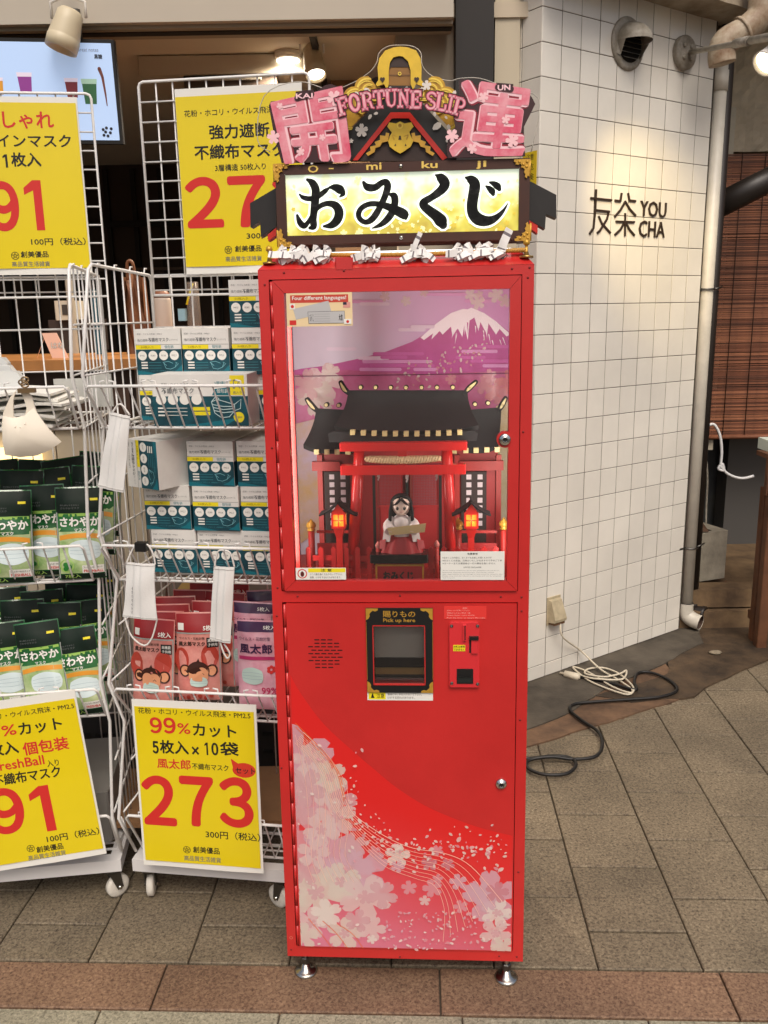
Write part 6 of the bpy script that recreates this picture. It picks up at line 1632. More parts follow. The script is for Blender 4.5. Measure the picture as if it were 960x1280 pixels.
# ------------------------------------------------------------------ wire display racks
R2 = Frame((-.69, 2.05, 0), (cos(radians(-8.3)), sin(radians(-8.3)), 0))
R1 = Frame((-.72, 2.05, 0), (cos(radians(7)), sin(radians(7)), 0))
RWD = .46
TIERS = [(.135, .286), (.53, .640), (.90, 1.012), (1.285, 1.392)]
def zig(back=False):
    return
def make_rack(fr, x0, x1, label, side_x, flip):
    t = thing('display_rack', fr.sub((x0 + x1) / 2, .2, 0), label, 'rack', 'white wire display racks')
    # base frame
    b = MB(fr); z0, z1 = .098, .133
    b.box(x0, x1, 0, .03, z0, z1, white_steel); b.box(x0, x1, .4, .43, z0, z1, white_steel)
    b.box(x0, x0 + .03, .0301, .3999, z0, z1, white_steel); b.box(x1 - .03, x1, .0301, .3999, z0, z1, white_steel)
    for k in range(1, 6): b.box(x0 + .031, x1 - .031, .06 + k * .055, .066 + k * .055, z1 - .012, z1 - .006, white_steel)
    b.build('base_frame', t)
    # casters
    for cx, cy, rot in ((x0 + .032, .03, .25), (x1 - (.032 if flip else .058), .03, -.9 if flip else 1.1), (x0 + .032, .40, 1.2), (x1 - .032, .40, .4)):
        cf = Frame(fr.m @ Vector((cx, cy, 0)), tuple(fr.a * cos(rot) + fr.d * sin(rot)))
        b = MB(cf); b.lathe((0, 0, .082), (0, 0, 1), [(.02, 0), (.02, .012), (.014, .016)], dark_steel, 14)
        for s_ in (-1, 1): b.add([(s_ * .014 + (.0015 if q else 0), y_, z_) for q in (0, 1) for (y_, z_) in ((-.016, .084), (.016, .084), (.022, .03), (.006, .026))], [(0, 1, 2, 3), (7, 6, 5, 4), (0, 4, 5, 1), (1, 5, 6, 2), (2, 6, 7, 3), (3, 7, 4, 0)], dark_steel)
        fk = b.build('caster', t)
        b = MB(cf); b.lathe((-.010, .012, .032), (1, 0, 0), [(.012, -.001), (.026, 0), (.032, .003), (.032, .017), (.026, .020), (.012, .021)], mat('white caster wheel', (214, 208, 196), .5, vary=.12, vscale=60), 22)
        b.tube([(-.019, .012, .032), (.019, .012, .032)], .005, steel, 8); b.build('wheel', fk)
    W_ = white_wire
    prof = []
    for k, (zf, zr) in enumerate(TIERS):
        prof += [(.05, zf), (-.03, zr + (.0 if k else 0))]
    prof_s = [(.028, .14), (-.05, .288), (.03, .52), (-.035, .655), (.06, .895), (-.012, 1.03), (.06, 1.285), (-.02, 1.415), (.055, 1.655)]
    # side panels
    for sx in (x0, x1):
        if (sx == x1 and not flip) or (sx == x0 and flip):
            vis = False
        else: vis = True
        b = MB(fr)
        out = [(sx, s_, z) for s_, z in prof_s] + [(sx, .075, 1.668), (sx, .41, 1.655), (sx, .42, 1.64)] + [(sx, .42, .14)]
        b.tube(out, .0042, W_, 7)
        for k in range(1, 8):
            s_ = .055 + k * .046
            b.tube([(sx, s_, .14), (sx, s_ - .0, 1.66), (sx, s_ + .006, 1.672), (sx, s_ + .018, 1.672)] if k % 2 else [(sx, s_, .14), (sx, s_, 1.66)], .0022, W_, 5)
        for z in (.288, .40, .655, .78, 1.03, 1.15, 1.285, 1.415, 1.53):
            s0 = -.02 if z in (.288, .655, 1.03, 1.415) else .05
            b.tube([(sx, s0, z), (sx, .42, z)], .0026, W_, 5)
        # doubled diagonal braces between tiers
        for (s0, z0_), (s1, z1_) in ((prof_s[1], prof_s[2]), (prof_s[3], prof_s[4]), (prof_s[5], prof_s[6])):
            b.tube([(sx, s0 + .012, z0_ - .004), (sx, s0 + .04, z0_ - .065)], .003, W_, 5)
        b.build('side_panel', t)
    # back panel
    b = MB(fr)
    n_ = int((x1 - x0) / .052)
    for k in range(n_ + 1):
        x = x0 + (x1 - x0) * k / n_; b.tube([(x, .42, .14), (x, .42, 1.655)], .0022, W_, 5)
    for z in (.14, .36, .58, .80, 1.02, 1.285, 1.40, 1.515, 1.615, 1.655): b.tube([(x0, .423, z), (x1, .423, z)], .0032 if z in (1.655, 1.515) else .0024, W_, 6)
    b.build('back_panel', t)
    # baskets
    for k, (zf, zr) in enumerate(TIERS):
        b = MB(fr)
        xa, xb = x0 + .012, x1 - .012
        b.tube([(xa - .012, .41, zf + .01), (xa, -.028, zf + .02), (xa, -.030, zr - .01), (xa + .008, -.032, zr), (xb - .008, -.032, zr), (xb, -.030, zr - .01), (xb, -.028, zf + .02), (xb + .012, .41, zf + .01)], .0034, W_, 7) if 0 else None
        b.tube([(xa, .41, zf), (xa, .052, zf), (xa, .046, zf + .008), (xa - .002, -.028, zr - .010), (xa + .006, -.032, zr), (xb - .006, -.032, zr), (xb + .002, -.028, zr - .010), (xb, .046, zf + .008), (xb, .052, zf), (xb, .41, zf)], .0036, W_, 7)
        b.tube([(xa, .05, zf), (xb, .05, zf)], .0036, W_, 7); b.tube([(xa, .085, zf - .004), (xb, .085, zf - .004)], .003, W_, 6); b.tube([(xa, .2, zf - .004), (xb, .2, zf - .004)], .003, W_, 6); b.tube([(xa, .41, zf), (xb, .41, zf)], .0036, W_, 7)
        n_ = 13
        for j in range(1, n_):
            x = xa + (xb - xa) * j / n_
            b.tube([(x, .41, zf), (x, .052, zf), (x, .046, zf + .004), (x, -.028, zr), (x, -.030, zr + .010), (x + (.012 if j % 3 == 1 else -.012 if j % 3 == 2 else .006), -.030, zr + .012)] if j % 3 else [(x, .41, zf), (x, .052, zf), (x, .046, zf + .004), (x, -.028, zr)], .0022, W_, 5)
        b.build('basket', t)
    return t
rack2 = make_rack(R2, .0, RWD, 'white wire display rack of mask boxes directly left of the red machine', 0, False)
rack1 = make_rack(R1, -.62, .0, 'white wire display rack of green mask packs at the left edge', 0, True)

def sign_grid(fr, x0, x1, z0, z1, s_, parent, nx, nz):
    b = MB(fr); r_ = .012
    b.tube([(x0, s_, z0), (x0, s_, z1 - r_), (x0 + r_ * .3, s_, z1 - r_ * .3), (x0 + r_, s_, z1), (x1 - r_, s_, z1), (x1 - r_ * .3, s_, z1 - r_ * .3), (x1, s_, z1 - r_), (x1, s_, z0), (x0, s_, z0)], .0036, white_wire, 7)
    for k in range(1, nx): x = x0 + (x1 - x0) * k / nx; b.tube([(x, s_ + .004, z0), (x, s_ + .004, z1)], .0022, white_wire, 5)
    for k in range(1, nz): z = z0 + (z1 - z0) * k / nz; b.tube([(x0, s_, z), (x1, s_, z)], .0022, white_wire, 5)
    b.build('sign_grid', parent)
sign_grid(R2, .035, .478, 1.60, 2.125, .35, rack2, 10, 11)
sign_grid(R1, -.58, .036, 1.60, 2.098, .33, rack1, 14, 11)

# ------------------------------------------------------------------ price posters
def star(b, cx, cz, r, d, mt):
    b.ring(cx, cz, r * .86, r, d, mt, 20)
    P = [(cx + r * .8 * cos(pi / 2 + k * 4 * pi / 5), cz + r * .8 * sin(pi / 2 + k * 4 * pi / 5)) for k in range(5)]
    for k in range(5):
        (x0, z0), (x1, z1) = P[k], P[(k + 1) % 5]; l = math.hypot(x1 - x0, z1 - z0); nx, nz = -(z1 - z0) / l * r * .05, (x1 - x0) / l * r * .05
        b.prism([(x0 + nx, z0 + nz), (x0 - nx, z0 - nz), (x1 - nx, z1 - nz), (x1 + nx, z1 + nz)], d - k * .00002, d - k * .00002, mt)
def poster(fr, corners, inner, texts, label, logo=None, extra=None):
    p = [fr.px(*q, 0) for q in corners]
    a0, a1, b0, b1 = (p[0][0] + p[2][0]) / 2, (p[1][0] + p[3][0]) / 2, (p[2][1] + p[3][1]) / 2, (p[0][1] + p[1][1]) / 2
    t = thing('price_poster', fr.sub((a0 + a1) / 2, 0, b0), label, 'poster')
    b = MB(fr); b.grid(lambda u, v: (a0 + (a1 - a0) * u, .0008 + .0012 * sin(u * 7) * (1 - v), b0 + (b1 - b0) * v), 12, 6, paper_w); b.box(a0, a1, .0035, .004, b0, b1, paper_w); b.build('laminated_sheet', t)
    b = MB(fr); q = [fr.px(*c_, -.001) for c_ in inner]
    c0, c1, e0, e1 = (q[0][0] + q[2][0]) / 2, (q[1][0] + q[3][0]) / 2, (q[2][1] + q[3][1]) / 2, (q[0][1] + q[1][1]) / 2
    b.box(c0, c1, -.0012, -.0009, e0, e1, poster_y); b.build('yellow_print', t)
    b = MB(fr)
    if extra: extra(b)
    for s_, p0, p1, h, c_, bold in texts:
        mt = {'k': black_ink, 'r': red_ink, 'g': grey_ink}[c_]
        if s_ in ('273', '91', '99'): b.digits(s_, p0, p1, h, -.0016, mt, .038)
        elif s_[0] in '15' and len(s_) > 2 and s_[1] in '枚': 
            cut = .24; pm_ = (p0[0] + (p1[0] - p0[0]) * cut, p0[1] + (p1[1] - p0[1]) * cut)
            if len(s_) > 4:
                segs = [('5', 0, .07), ('枚入', .085, .42), ('×', .455, .54), ('1', .60, .665), ('0', .685, .765), ('袋', .785, 1)]
            else: segs = [(s_[0], 0, .2), ('枚入', .23, 1)]
            for g_, u0, u1 in segs:
                q0 = (p0[0] + (p1[0] - p0[0]) * u0, p0[1] + (p1[1] - p0[1]) * u0); q1 = (p0[0] + (p1[0] - p0[0]) * u1, p0[1] + (p1[1] - p0[1]) * u1)
                if g_.isascii(): b.digits(g_, q0, q1, h * .92, -.0016, mt, .04)
                else: b.tpx(g_, q0, q1, h if g_ != '×' else h * .6, -.0016, mt, .028)
        else: b.tpx(s_, p0, p1, h, -.0016, mt, bold * 1.7)
    if logo: 
        l0 = fr.px(logo[0], logo[1], -.0016); star(b, l0[0], l0[1], logo[2], -.0016, black_ink)
    b.build('lettering', t)
    if 1:
        b = MB(fr); b.box(a0 - .001, a1 + .001, -.0019, -.0018, b0 - .001, b1 + .001, glassy('laminate film', (255, 255, 255), .0, .18)) if 0 else None
    return t
u_ = lambda x, y: (x / 2.743, y / 2.743)
PF2 = R2.sub(0, .335, 0)
poster(PF2, [(221, 108), (380, 106), (229.5, 342), (382, 340)], [(222, 118.5), (378, 116), (229.5, 333), (380, 331)], [
    ('花粉・ホコリ・ウイルス飛沫・', u_(632, 396), u_(952, 392), 8.5, 'k', .004), ('強力遮断', u_(718, 476), u_(925, 472), 18.5, 'k', .014), ('不織布マスク', u_(668, 546), u_(978, 540), 18.5, 'k', .014),
    ('3層構造 50枚入り', u_(738, 586), u_(912, 583), 8.5, 'k', .006), ('273', u_(642, 783), u_(1065, 775), 64, 'r', .022), ('300円（税込）', u_(846, 820), u_(1040, 816), 9, 'k', .008),
    ('創美優品', u_(806, 864), u_(897, 862), 8, 'k', .01), ('高品質生活雑貨', u_(774, 897), u_(898, 895), 6.5, 'g', .004)],
    'yellow price poster reading 強力遮断 不織布マスク 273 above the mask boxes', (u_(783, 857)[0], u_(783, 857)[1], .010))
PF1 = R1.sub(0, .315, 0)
poster(PF1, [(-60, 122), (99, 119), (-50, 346), (112, 341)], [(-56, 130), (97, 126), (-46, 338), (110, 333)], [
    ('おしゃれ', (-22, 162), u_(186, 438), 22, 'r', .012), ('デザインマスク', (-42, 186), u_(245, 500), 17, 'k', .01), ('1枚入', u_(10, 575), u_(143, 570), 18, 'k', .01),
    ('91', u_(-25, 795), u_(186, 788), 63, 'r', .022), ('100円（税込）', u_(108, 842), u_(295, 840), 9.5, 'k', .008), ('創美優品', u_(72, 884), u_(167, 882), 8, 'k', .01), ('高品質生活雑貨', u_(42, 915), u_(172, 913), 6.5, 'g', .004)],
    'yellow price poster reading おしゃれ デザインマスク 91 in the upper left corner', (u_(52, 877)[0], u_(52, 877)[1], .010))
v_ = lambda x, y: (x / 2.526, 850 + y / 2.526)
def bubble(b):
    c_ = PF3.px(305, 963, -.0013); b.disc(c_[0], c_[1], .030, -.00135, mat('red bubble', (206, 52, 30), .6), 22, .020); b.prism([(c_[0] - .028, c_[1] + .004), (c_[0] - .033, c_[1] + .030), (c_[0] - .012, c_[1] + .016)], -.00136, -.00136, MATS['red bubble'])
PF3 = Frame(R2.m @ Vector((0, -.052, 0)), tuple(R2.a), (-.012, .03, 1))
poster(PF3, [(166, 876), (323, 880), (178, 1082), (326, 1091)], [(170, 884), (319, 889), (180, 1077), (324, 1083)], [
    ('花粉・ホコリ・ウイルス飛沫・PM2.5', v_(437, 110), v_(791, 118), 7.5, 'k', .004), ('99', v_(475, 168), v_(556, 170), 20, 'r', .02), ('%', v_(561, 170), v_(602, 171), 13.5, 'r', .012), ('カット', v_(610, 180), v_(747, 182), 16, 'k', .014),
    ('5枚入×10袋', v_(483, 232), v_(754, 240), 17, 'k', .012), ('風太郎', v_(497, 280), v_(603, 282), 12.5, 'r', .012), ('不織布マスク', v_(607, 283), v_(722, 288), 8, 'k', .006),
    ('273', v_(455, 458), v_(803, 468), 62, 'r', .024), ('セット', v_(744, 296), v_(806, 298), 7.5, 'o' if 0 else 'k', .01), ('300円（税込）', v_(650, 502), v_(822, 508), 10, 'k', .008), ('創美優品', v_(610, 546), v_(694, 550), 8, 'k', .01), ('高品質生活雑貨', v_(582, 572), v_(698, 576), 6.5, 'g', .004)],
    'yellow price poster reading 99%カット 5枚入×10袋 273 hanging low on the right rack', (v_(590, 536)[0], v_(590, 536)[1], .010), bubble)
ca = radians(5)
_p = R1.m @ Vector((0, -.06, 0))
ax = R1.a * cos(ca) + Vector((0, 0, sin(ca)))
PF4 = Frame(_p, tuple(ax), tuple(Vector((0, 0, cos(ca))) - R1.a * sin(ca) + R1.d * .03))
poster(PF4, [(-66, 880), (97, 868), (-38, 1090), (131.5, 1073)], [(-62, 890), (96, 878), (-36, 1082), (128, 1066)], [
    ('花粉・ホコリ・ウイルス飛沫・PM2.5', (-48, 903), v_(237, 98), 7.5, 'k', .004), ('99', v_(-70, 182), v_(0, 176), 20, 'r', .02), ('%', v_(8, 176), v_(55, 174), 13.5, 'r', .012), ('カット', v_(62, 172), v_(200, 160), 16, 'k', .014),
    ('5枚入', v_(-60, 244), v_(62, 234), 17, 'k', .012), ('個包装', v_(75, 236), v_(221, 222), 17, 'r', .014), ('FreshBall', v_(-22, 280), v_(144, 276), 12, 'r', .014), ('入り', v_(150, 274), v_(188, 271), 8.5, 'k', .006),
    ('不織布マスク', v_(-22, 332), v_(196, 312), 15, 'k', .012), ('91', v_(-18, 488), v_(214, 474), 59, 'r', .024), ('100円（税込）', v_(148, 506), v_(317, 496), 9.5, 'k', .008), ('創美優品', v_(116, 543), v_(202, 536), 8, 'k', .01), ('高品質生活雑貨', v_(90, 566), v_(210, 557), 6.5, 'g', .004)],
    'yellow price poster reading 99%カット 個包装 91 hanging askew at the lower left', (v_(97, 532)[0], v_(97, 532)[1], .010))

# ------------------------------------------------------------------ mask boxes
card_w = mat('white carton', (222, 220, 214), .45, vary=.06, vscale=20, world=True, bump=.15, bscale=12); teal = mat('dark teal carton', (9, 50, 60), .4, vary=.35, vscale=16, c2=(12, 84, 98), coat=.3, bump=.15, bscale=12, world=True); tealD = mat('teal print line', (60, 130, 140), .5)
teal2 = mat('bright teal sweep', (18, 108, 122), .4)
BW, BH, BL = .1195, .113, .20
def end_print(b, w_, h, X=lambda x, z: (x, z), big=False):
    """printed end of a carton, x 0..w, z 0..h on the face at depth -.0003"""
    d = -.0004
    def B(x0, x1, z0, z1, mt, k=1): b.prism([X(x0, z0), X(x1, z0), X(x1, z1), X(x0, z1)], d * k, d * k, mt)
    def T(s_, x0, x1, z0, z1, mt, k=2, bold=0):
        vs, fs, _ = glyphs(s_, bold, 1); P = [X(x0 + v[0] * (x1 - x0), z0 + v[1] * (z1 - z0)) for v in vs]; b.add([(p[0], d * k, p[1]) for p in P], fs, mt)
    if not big:
        B(0, w_, 0, h * .555, teal); B(0, w_ * .56, h * .56, h * .65, yel)
        b.prism([X(w_ * .0, h * .0), X(w_ * .55, 0), X(w_ * .25, h * .06), X(0, h * .10)], d * 2, d * 2, teal2)
        b.prism([X(w_ * .75, h * .04), X(w_, h * .02), X(w_, h * .22), X(w_ * .88, h * .10)], d * 2, d * 2, teal2)
        B(0, w_, h * .655, h * .662, grey_ink)
        T('花粉・ウイルス飛沫・PM2.5', w_ * .05, w_ * .6, h * .87, h * .91, grey_ink); T('強力遮断', w_ * .05, w_ * .28, h * .73, h * .79, grey_ink); T('不織布マスク', w_ * .29, w_ * .74, h * .72, h * .81, black_ink if 0 else grey_ink, bold=.01); T('(ふつうサイズ)', w_ * .75, w_ * .94, h * .735, h * .78, grey_ink)
        T('50枚入り', w_ * .12, w_ * .4, h * .58, h * .635, mat('olive print', (150, 130, 10), .5)); T('個包装', w_ * .64, w_ * .84, h * .575, h * .64, tealD)
        for k in range(4):
            cx_ = w_ * (.135 + k * .235); p = X(cx_, h * .42); b.disc(p[0], p[1], h * .105, d * 2, white_ink, 16); T(('99%', '花粉', '飛沫', 'PM2.5')[k], cx_ - h * .055, cx_ + h * .055, h * .40, h * .44, grey_ink, 3)
        for k in range(3): B(w_ * .1, w_ * .24, h * (.255 - k * .06), h * (.285 - k * .06), white_ink, 2); B(w_ * .26, w_ * .54, h * (.262 - k * .06), h * (.272 - k * .06), tealD, 2)
        for P in (((.58, .27), (.70, .29), (.80, .25)), ((.60, .25), (.64, .14), (.74, .12), (.84, .16), (.88, .26)), ((.58, .27), (.66, .20)), ((.84, .16), (.92, .24), (.86, .27))):
            b.brush([(*X(w_ * u, h * v), .0012) for u, v in P], d * 3, mat('pale teal line', (120, 180, 190), .5), n=1)
        T('飛沫 PM2.5 ブロック 3層構造フィルター', w_ * .08, w_ * .85, h * .07, h * .10, tealD, 3)
    else:
        B(0, w_, 0, h * .58, teal); B(w_ * .82, w_ * .97, h * .6, h * .98, yel)
        b.prism([X(w_ * .2, h * .0), X(w_ * .75, 0), X(w_ * .9, h * .16), X(w_ * .5, h * .05)], d * 2, d * 2, teal2)
        b.prism([X(w_ * .63, h * .6), X(w_ * .66, h * .72), X(w_ * .82, h * .75), X(w_ * .82, h * .6)], d * 2, d * 2, teal2)
        T('花粉・ウイルス飛沫・PM2.5', w_ * .10, w_ * .5, h * .79, h * .84, grey_ink); T('不織布マスク', w_ * .10, w_ * .44, h * .63, h * .75, grey_ink, bold=.01); T('3層構造', w_ * .66, w_ * .80, h * .79, h * .87, tealD); T('個包装', w_ * .68, w_ * .80, h * .64, h * .72, white_ink, 3)
        T('50', w_ * .85, w_ * .94, h * .72, h * .90, grey_ink); T('枚入り', w_ * .85, w_ * .94, h * .62, h * .68, grey_ink)
        for k in range(4): p = X(w_ * (.09 + k * .125), h * .52); b.disc(p[0], p[1], h * .105, d * 3, white_ink, 16)
        for k in range(3): B(w_ * .05, w_ * .12, h * (.335 - k * .07), h * (.365 - k * .07), white_ink, 2); B(w_ * .14, w_ * .36, h * (.345 - k * .07), h * (.355 - k * .07), white_ink, 2)
        for k in range(2): B(w_ * .42, w_ * .60, h * (.30 - k * .09), h * (.37 - k * .09), yel, 2)
        p = X(w_ * .90, h * .17); b.disc(p[0], p[1], h * .105, d * 3, yel, 16); T('不織布', w_ * .865, w_ * .935, h * .15, h * .19, grey_ink, 4)
        for P in (((.62, .47), (.68, .52), (.86, .42)), ((.62, .47), (.65, .25), (.72, .16), (.80, .18), (.86, .30), (.86, .42)), ((.63, .42), (.74, .38), (.86, .38)), ((.64, .36), (.74, .32), (.86, .34)), ((.65, .3), (.74, .26), (.85, .28)), ((.62, .47), (.66, .56), (.70, .54), (.68, .46)), ((.86, .42), (.93, .52), (.92, .34), (.86, .30))):
            b.brush([(*X(w_ * u, h * v), .0018) for u, v in P], d * 4, mat('white line print', (190, 215, 215), .5), n=1)
def carton_meshes(w_, h, l, big=False):
    b = MB(); b.box(0, w_, 0, l, 0, h, card_w, .0008); body = b.mesh('carton')
    b = MB(); end_print(b, w_, h, big=big); pr = b.mesh('printed_end')
    b = MB(); e = .0004      # side print
    b.add([(-e, .001, 0), (-e, l - .001, 0), (-e, l - .001, h * .555), (-e, .001, h * .555), (w_ + e, .001, 0), (w_ + e, l - .001, 0), (w_ + e, l - .001, h * .555), (w_ + e, .001, h * .555)], [(0, 3, 2, 1)[::-1], (4, 5, 6, 7)], teal)
    return body, pr, b.mesh('side_print')
cm_ = carton_meshes(BW, BH, BL)
def carton(fr, a, s_, z, label, rot=0, meshes=None, M=None, side=True):
    meshes = meshes or cm_
    M = M or (fr.m @ Matrix.Translation((a, s_, z)) @ Matrix.Rotation(rot * 1.6, 4, 'Z') @ Matrix.Rotation(random.uniform(-.004, .004), 4, 'Y'))
    o = bpy.data.objects.new('mask_box', meshes[0]); COL.objects.link(o); o.matrix_world = M; PM[o.name] = M.copy()
    o['label'] = label; o['category'] = 'box'; o['group'] = 'mask boxes stacked on the wire rack'
    inst('printed_end', meshes[1], M, o)
    if side: inst('side_print', meshes[2], M, o)
def at_row(px_l, y_, s_): return R2.px(px_l, y_, s_)[0]
# top tier: lower row, middle row, single box
sA = .17; zA = TIERS[3][0] + .004
for k, x in enumerate((176, 236, 297)): carton(R2, at_row(x, 505, sA), sA + .004 * k, zA, ('teal and white mask box at the bottom left of the top basket', 'teal and white mask box hidden behind the long box in the top basket', 'teal and white mask box at the bottom right of the top basket')[k], rr_ if False else random.uniform(-.02, .02))
for k, x in enumerate((169.5, 228.5, 291)): carton(R2, at_row(x, 446, sA), sA - .004 * k + .006, zA + BH + .0006, ('teal mask box at the left end of the upper row in the top basket', 'teal mask box in the middle of the upper row in the top basket', 'teal mask box at the right end of the upper row, under the highest box')[k], random.uniform(-.015, .015))
carton(R2, at_row(287, 386, sA), sA, zA + 2 * BH + .0012, 'topmost teal mask box beside the upper left corner of the machine', .01)
bgm = carton_meshes(.232, .122, .115, True)
carton(R2, R2.px(193.5, 520, .06)[0], .055, zA, 'long mask box marked 50 lying in front in the top basket', .03, bgm, side=False)
# middle tier
zB = TIERS[2][0] + .004; sB = .11
for r_, (xs, yy) in enumerate((((190.5, 247.5, 304), 690), ((181.5, 242, 301.5), 635), ((None, 234.5, 296), 580))):
    for k, x in enumerate(xs):
        if x is None: continue
        nm = ('bottom', 'second', 'third')[r_]; pn = ('left', 'middle', 'right')[k]
        carton(R2, at_row(x, yy, sB), sB + random.uniform(-.004, .004), zB + r_ * (BH + .0006), 'teal and white mask box, %s of the %s row in the second basket' % (pn, nm), random.uniform(-.02, .02))
# box on its side, turned
xr_, zr_ = R2.px(206, 606, sB - .01)
def sideways(w_, h):
    b = MB(); b.box(0, h, 0, BL, 0, w_, card_w, .0008); body = b.mesh('carton')
    b = MB(); end_print(b, w_, h, X=lambda x, z: (h - z, w_ - x) if 0 else (h - z, w_ - x)); return body, b.mesh('printed_end'), None
sw = sideways(BW, BH)
xl_ = R2.px(160, 600, sB - .01)[0]
carton(R2, xl_ + .0, sB - .01, zB + 2 * (BH + .0006), 'mask box tipped on its side at the left end of the second basket', -.28, sw, side=False)

# ------------------------------------------------------------------ mask packets
foil_edge = mat('crinkled foil edge', (190, 196, 190), .22, metal=.4, bump=.4, bscale=60)
def pack_mesh(w_, h, th, mt, edge=None, seed=0, head=.18):
    r_ = random.Random(seed); b = MB()
    ph = [r_.uniform(0, 6) for _ in range(6)]
    def puff(u, v):
        e = min(1, 4.5 * min(u, 1 - u)) ** .6 * min(1, 6 * min(v, 1 - v)) ** .6
        return e * (1 + .18 * sin(9 * u + ph[0] + 5 * v) + .12 * sin(17 * v + ph[1] + 3 * u))
    b.grid(lambda u, v: ((u - .5) * w_, -th / 2 * puff(u, v), v * h), 14, 18, mt)
    b.grid(lambda u, v: ((.5 - u) * w_, th / 2 * puff(u, v), v * h), 8, 10, mt)
    return b
def on_pack(w_, h, th, seed):
    r_ = random.Random(seed); ph = [r_.uniform(0, 6) for _ in range(6)]
    def d(x, z):
        u, v = min(max(x / w_ + .5, 0), 1), min(max(z / h, 0), 1)
        e = min(1, 4.5 * min(u, 1 - u)) ** .6 * min(1, 6 * min(v, 1 - v)) ** .6
        return -th / 2 * e * (1 + .18 * sin(9 * u + ph[0] + 5 * v) + .12 * sin(17 * v + ph[1] + 3 * u)) - .0011
    return d
def drape(b, df, k=1, n0=0):
    for i in range(n0, len(b.v)):
        x, y, z = b.v[i]; b.v[i] = (x, df(x, z) + y, z)
def dense_poly(b, P, mt, k):
    """fills a print shape with a small grid so it follows the bag"""
    xs = [p[0] for p in P]; zs_ = [p[1] for p in P]; x0, x1, z0, z1 = min(xs), max(xs), min(zs_), max(zs_)
    b.prism(P, k, k, mt)
def strip(b, x0, x1, z0, z1, k, mt, nx=10, nz=4, arch=0):
    b.grid(lambda u, v: (x0 + (x1 - x0) * u, k, z0 + (z1 - z0) * v - arch * (2 * u - 1) ** 2), nx, nz, mt)
green_f = mat('glossy green film', (44, 112, 58), .16, vary=.35, vscale=18, coat=.7, c2=(22, 76, 38), bump=1.0, bscale=20, objvar=.12, world=True); green_d = mat('dark green header', (9, 30, 19), .55, spec=.3, vary=.3, vscale=20); green_l = mat('pale green print', (196, 206, 160), .2, coat=.7, vary=.3, vscale=22, c2=(132, 164, 100), bump=1.0, bscale=20, objvar=.12, world=True); lime = mat('lime print', (150, 190, 90), .35)
orange_b = mat('orange band', (222, 150, 50), .35, coat=.3); mask_w = mat('pale mask print', (214, 228, 230), .25, coat=.5, bump=.3, bscale=30); leafg = mat('clover green', (36, 120, 44), .4)
pink_f = mat('rose pink film', (224, 158, 146), .18, coat=.7, vary=.2, vscale=14, c2=(206, 116, 108), bump=1.0, bscale=20, objvar=.12, world=True); red_h = mat('dark red header', (146, 26, 30), .5); pink_l = mat('pale pink film', (232, 184, 196), .18, coat=.7, vary=.2, vscale=14, c2=(216, 138, 158), bump=1.0, bscale=20, objvar=.12, world=True); purple = mat('dark purple header', (64, 34, 72), .3, coat=.3); mint = mat('mint mask print', (190, 214, 204), .4)
def mask_shape(b, cx, cz, w_, h, k, mt):
    def f(u, v):
        x = (u - .5) * 2; z = (v - .5) * 2
        return (cx + x * w_ / 2 * (1 - .12 * z * z), k, cz + z * h / 2 * (1 - .35 * abs(x) ** 2))
    b.grid(f, 10, 6, mt)
    for j in (-1, 0, 1): b.grid(lambda u, v: (cx + (u - .5) * w_ * .9, k - .0003, cz + j * h * .2 * (1 - .3 * abs(2 * u - 1) ** 2) + v * .0008), 8, 1, MATS['mask fold'])
mat('mask fold', (150, 176, 184), .5)
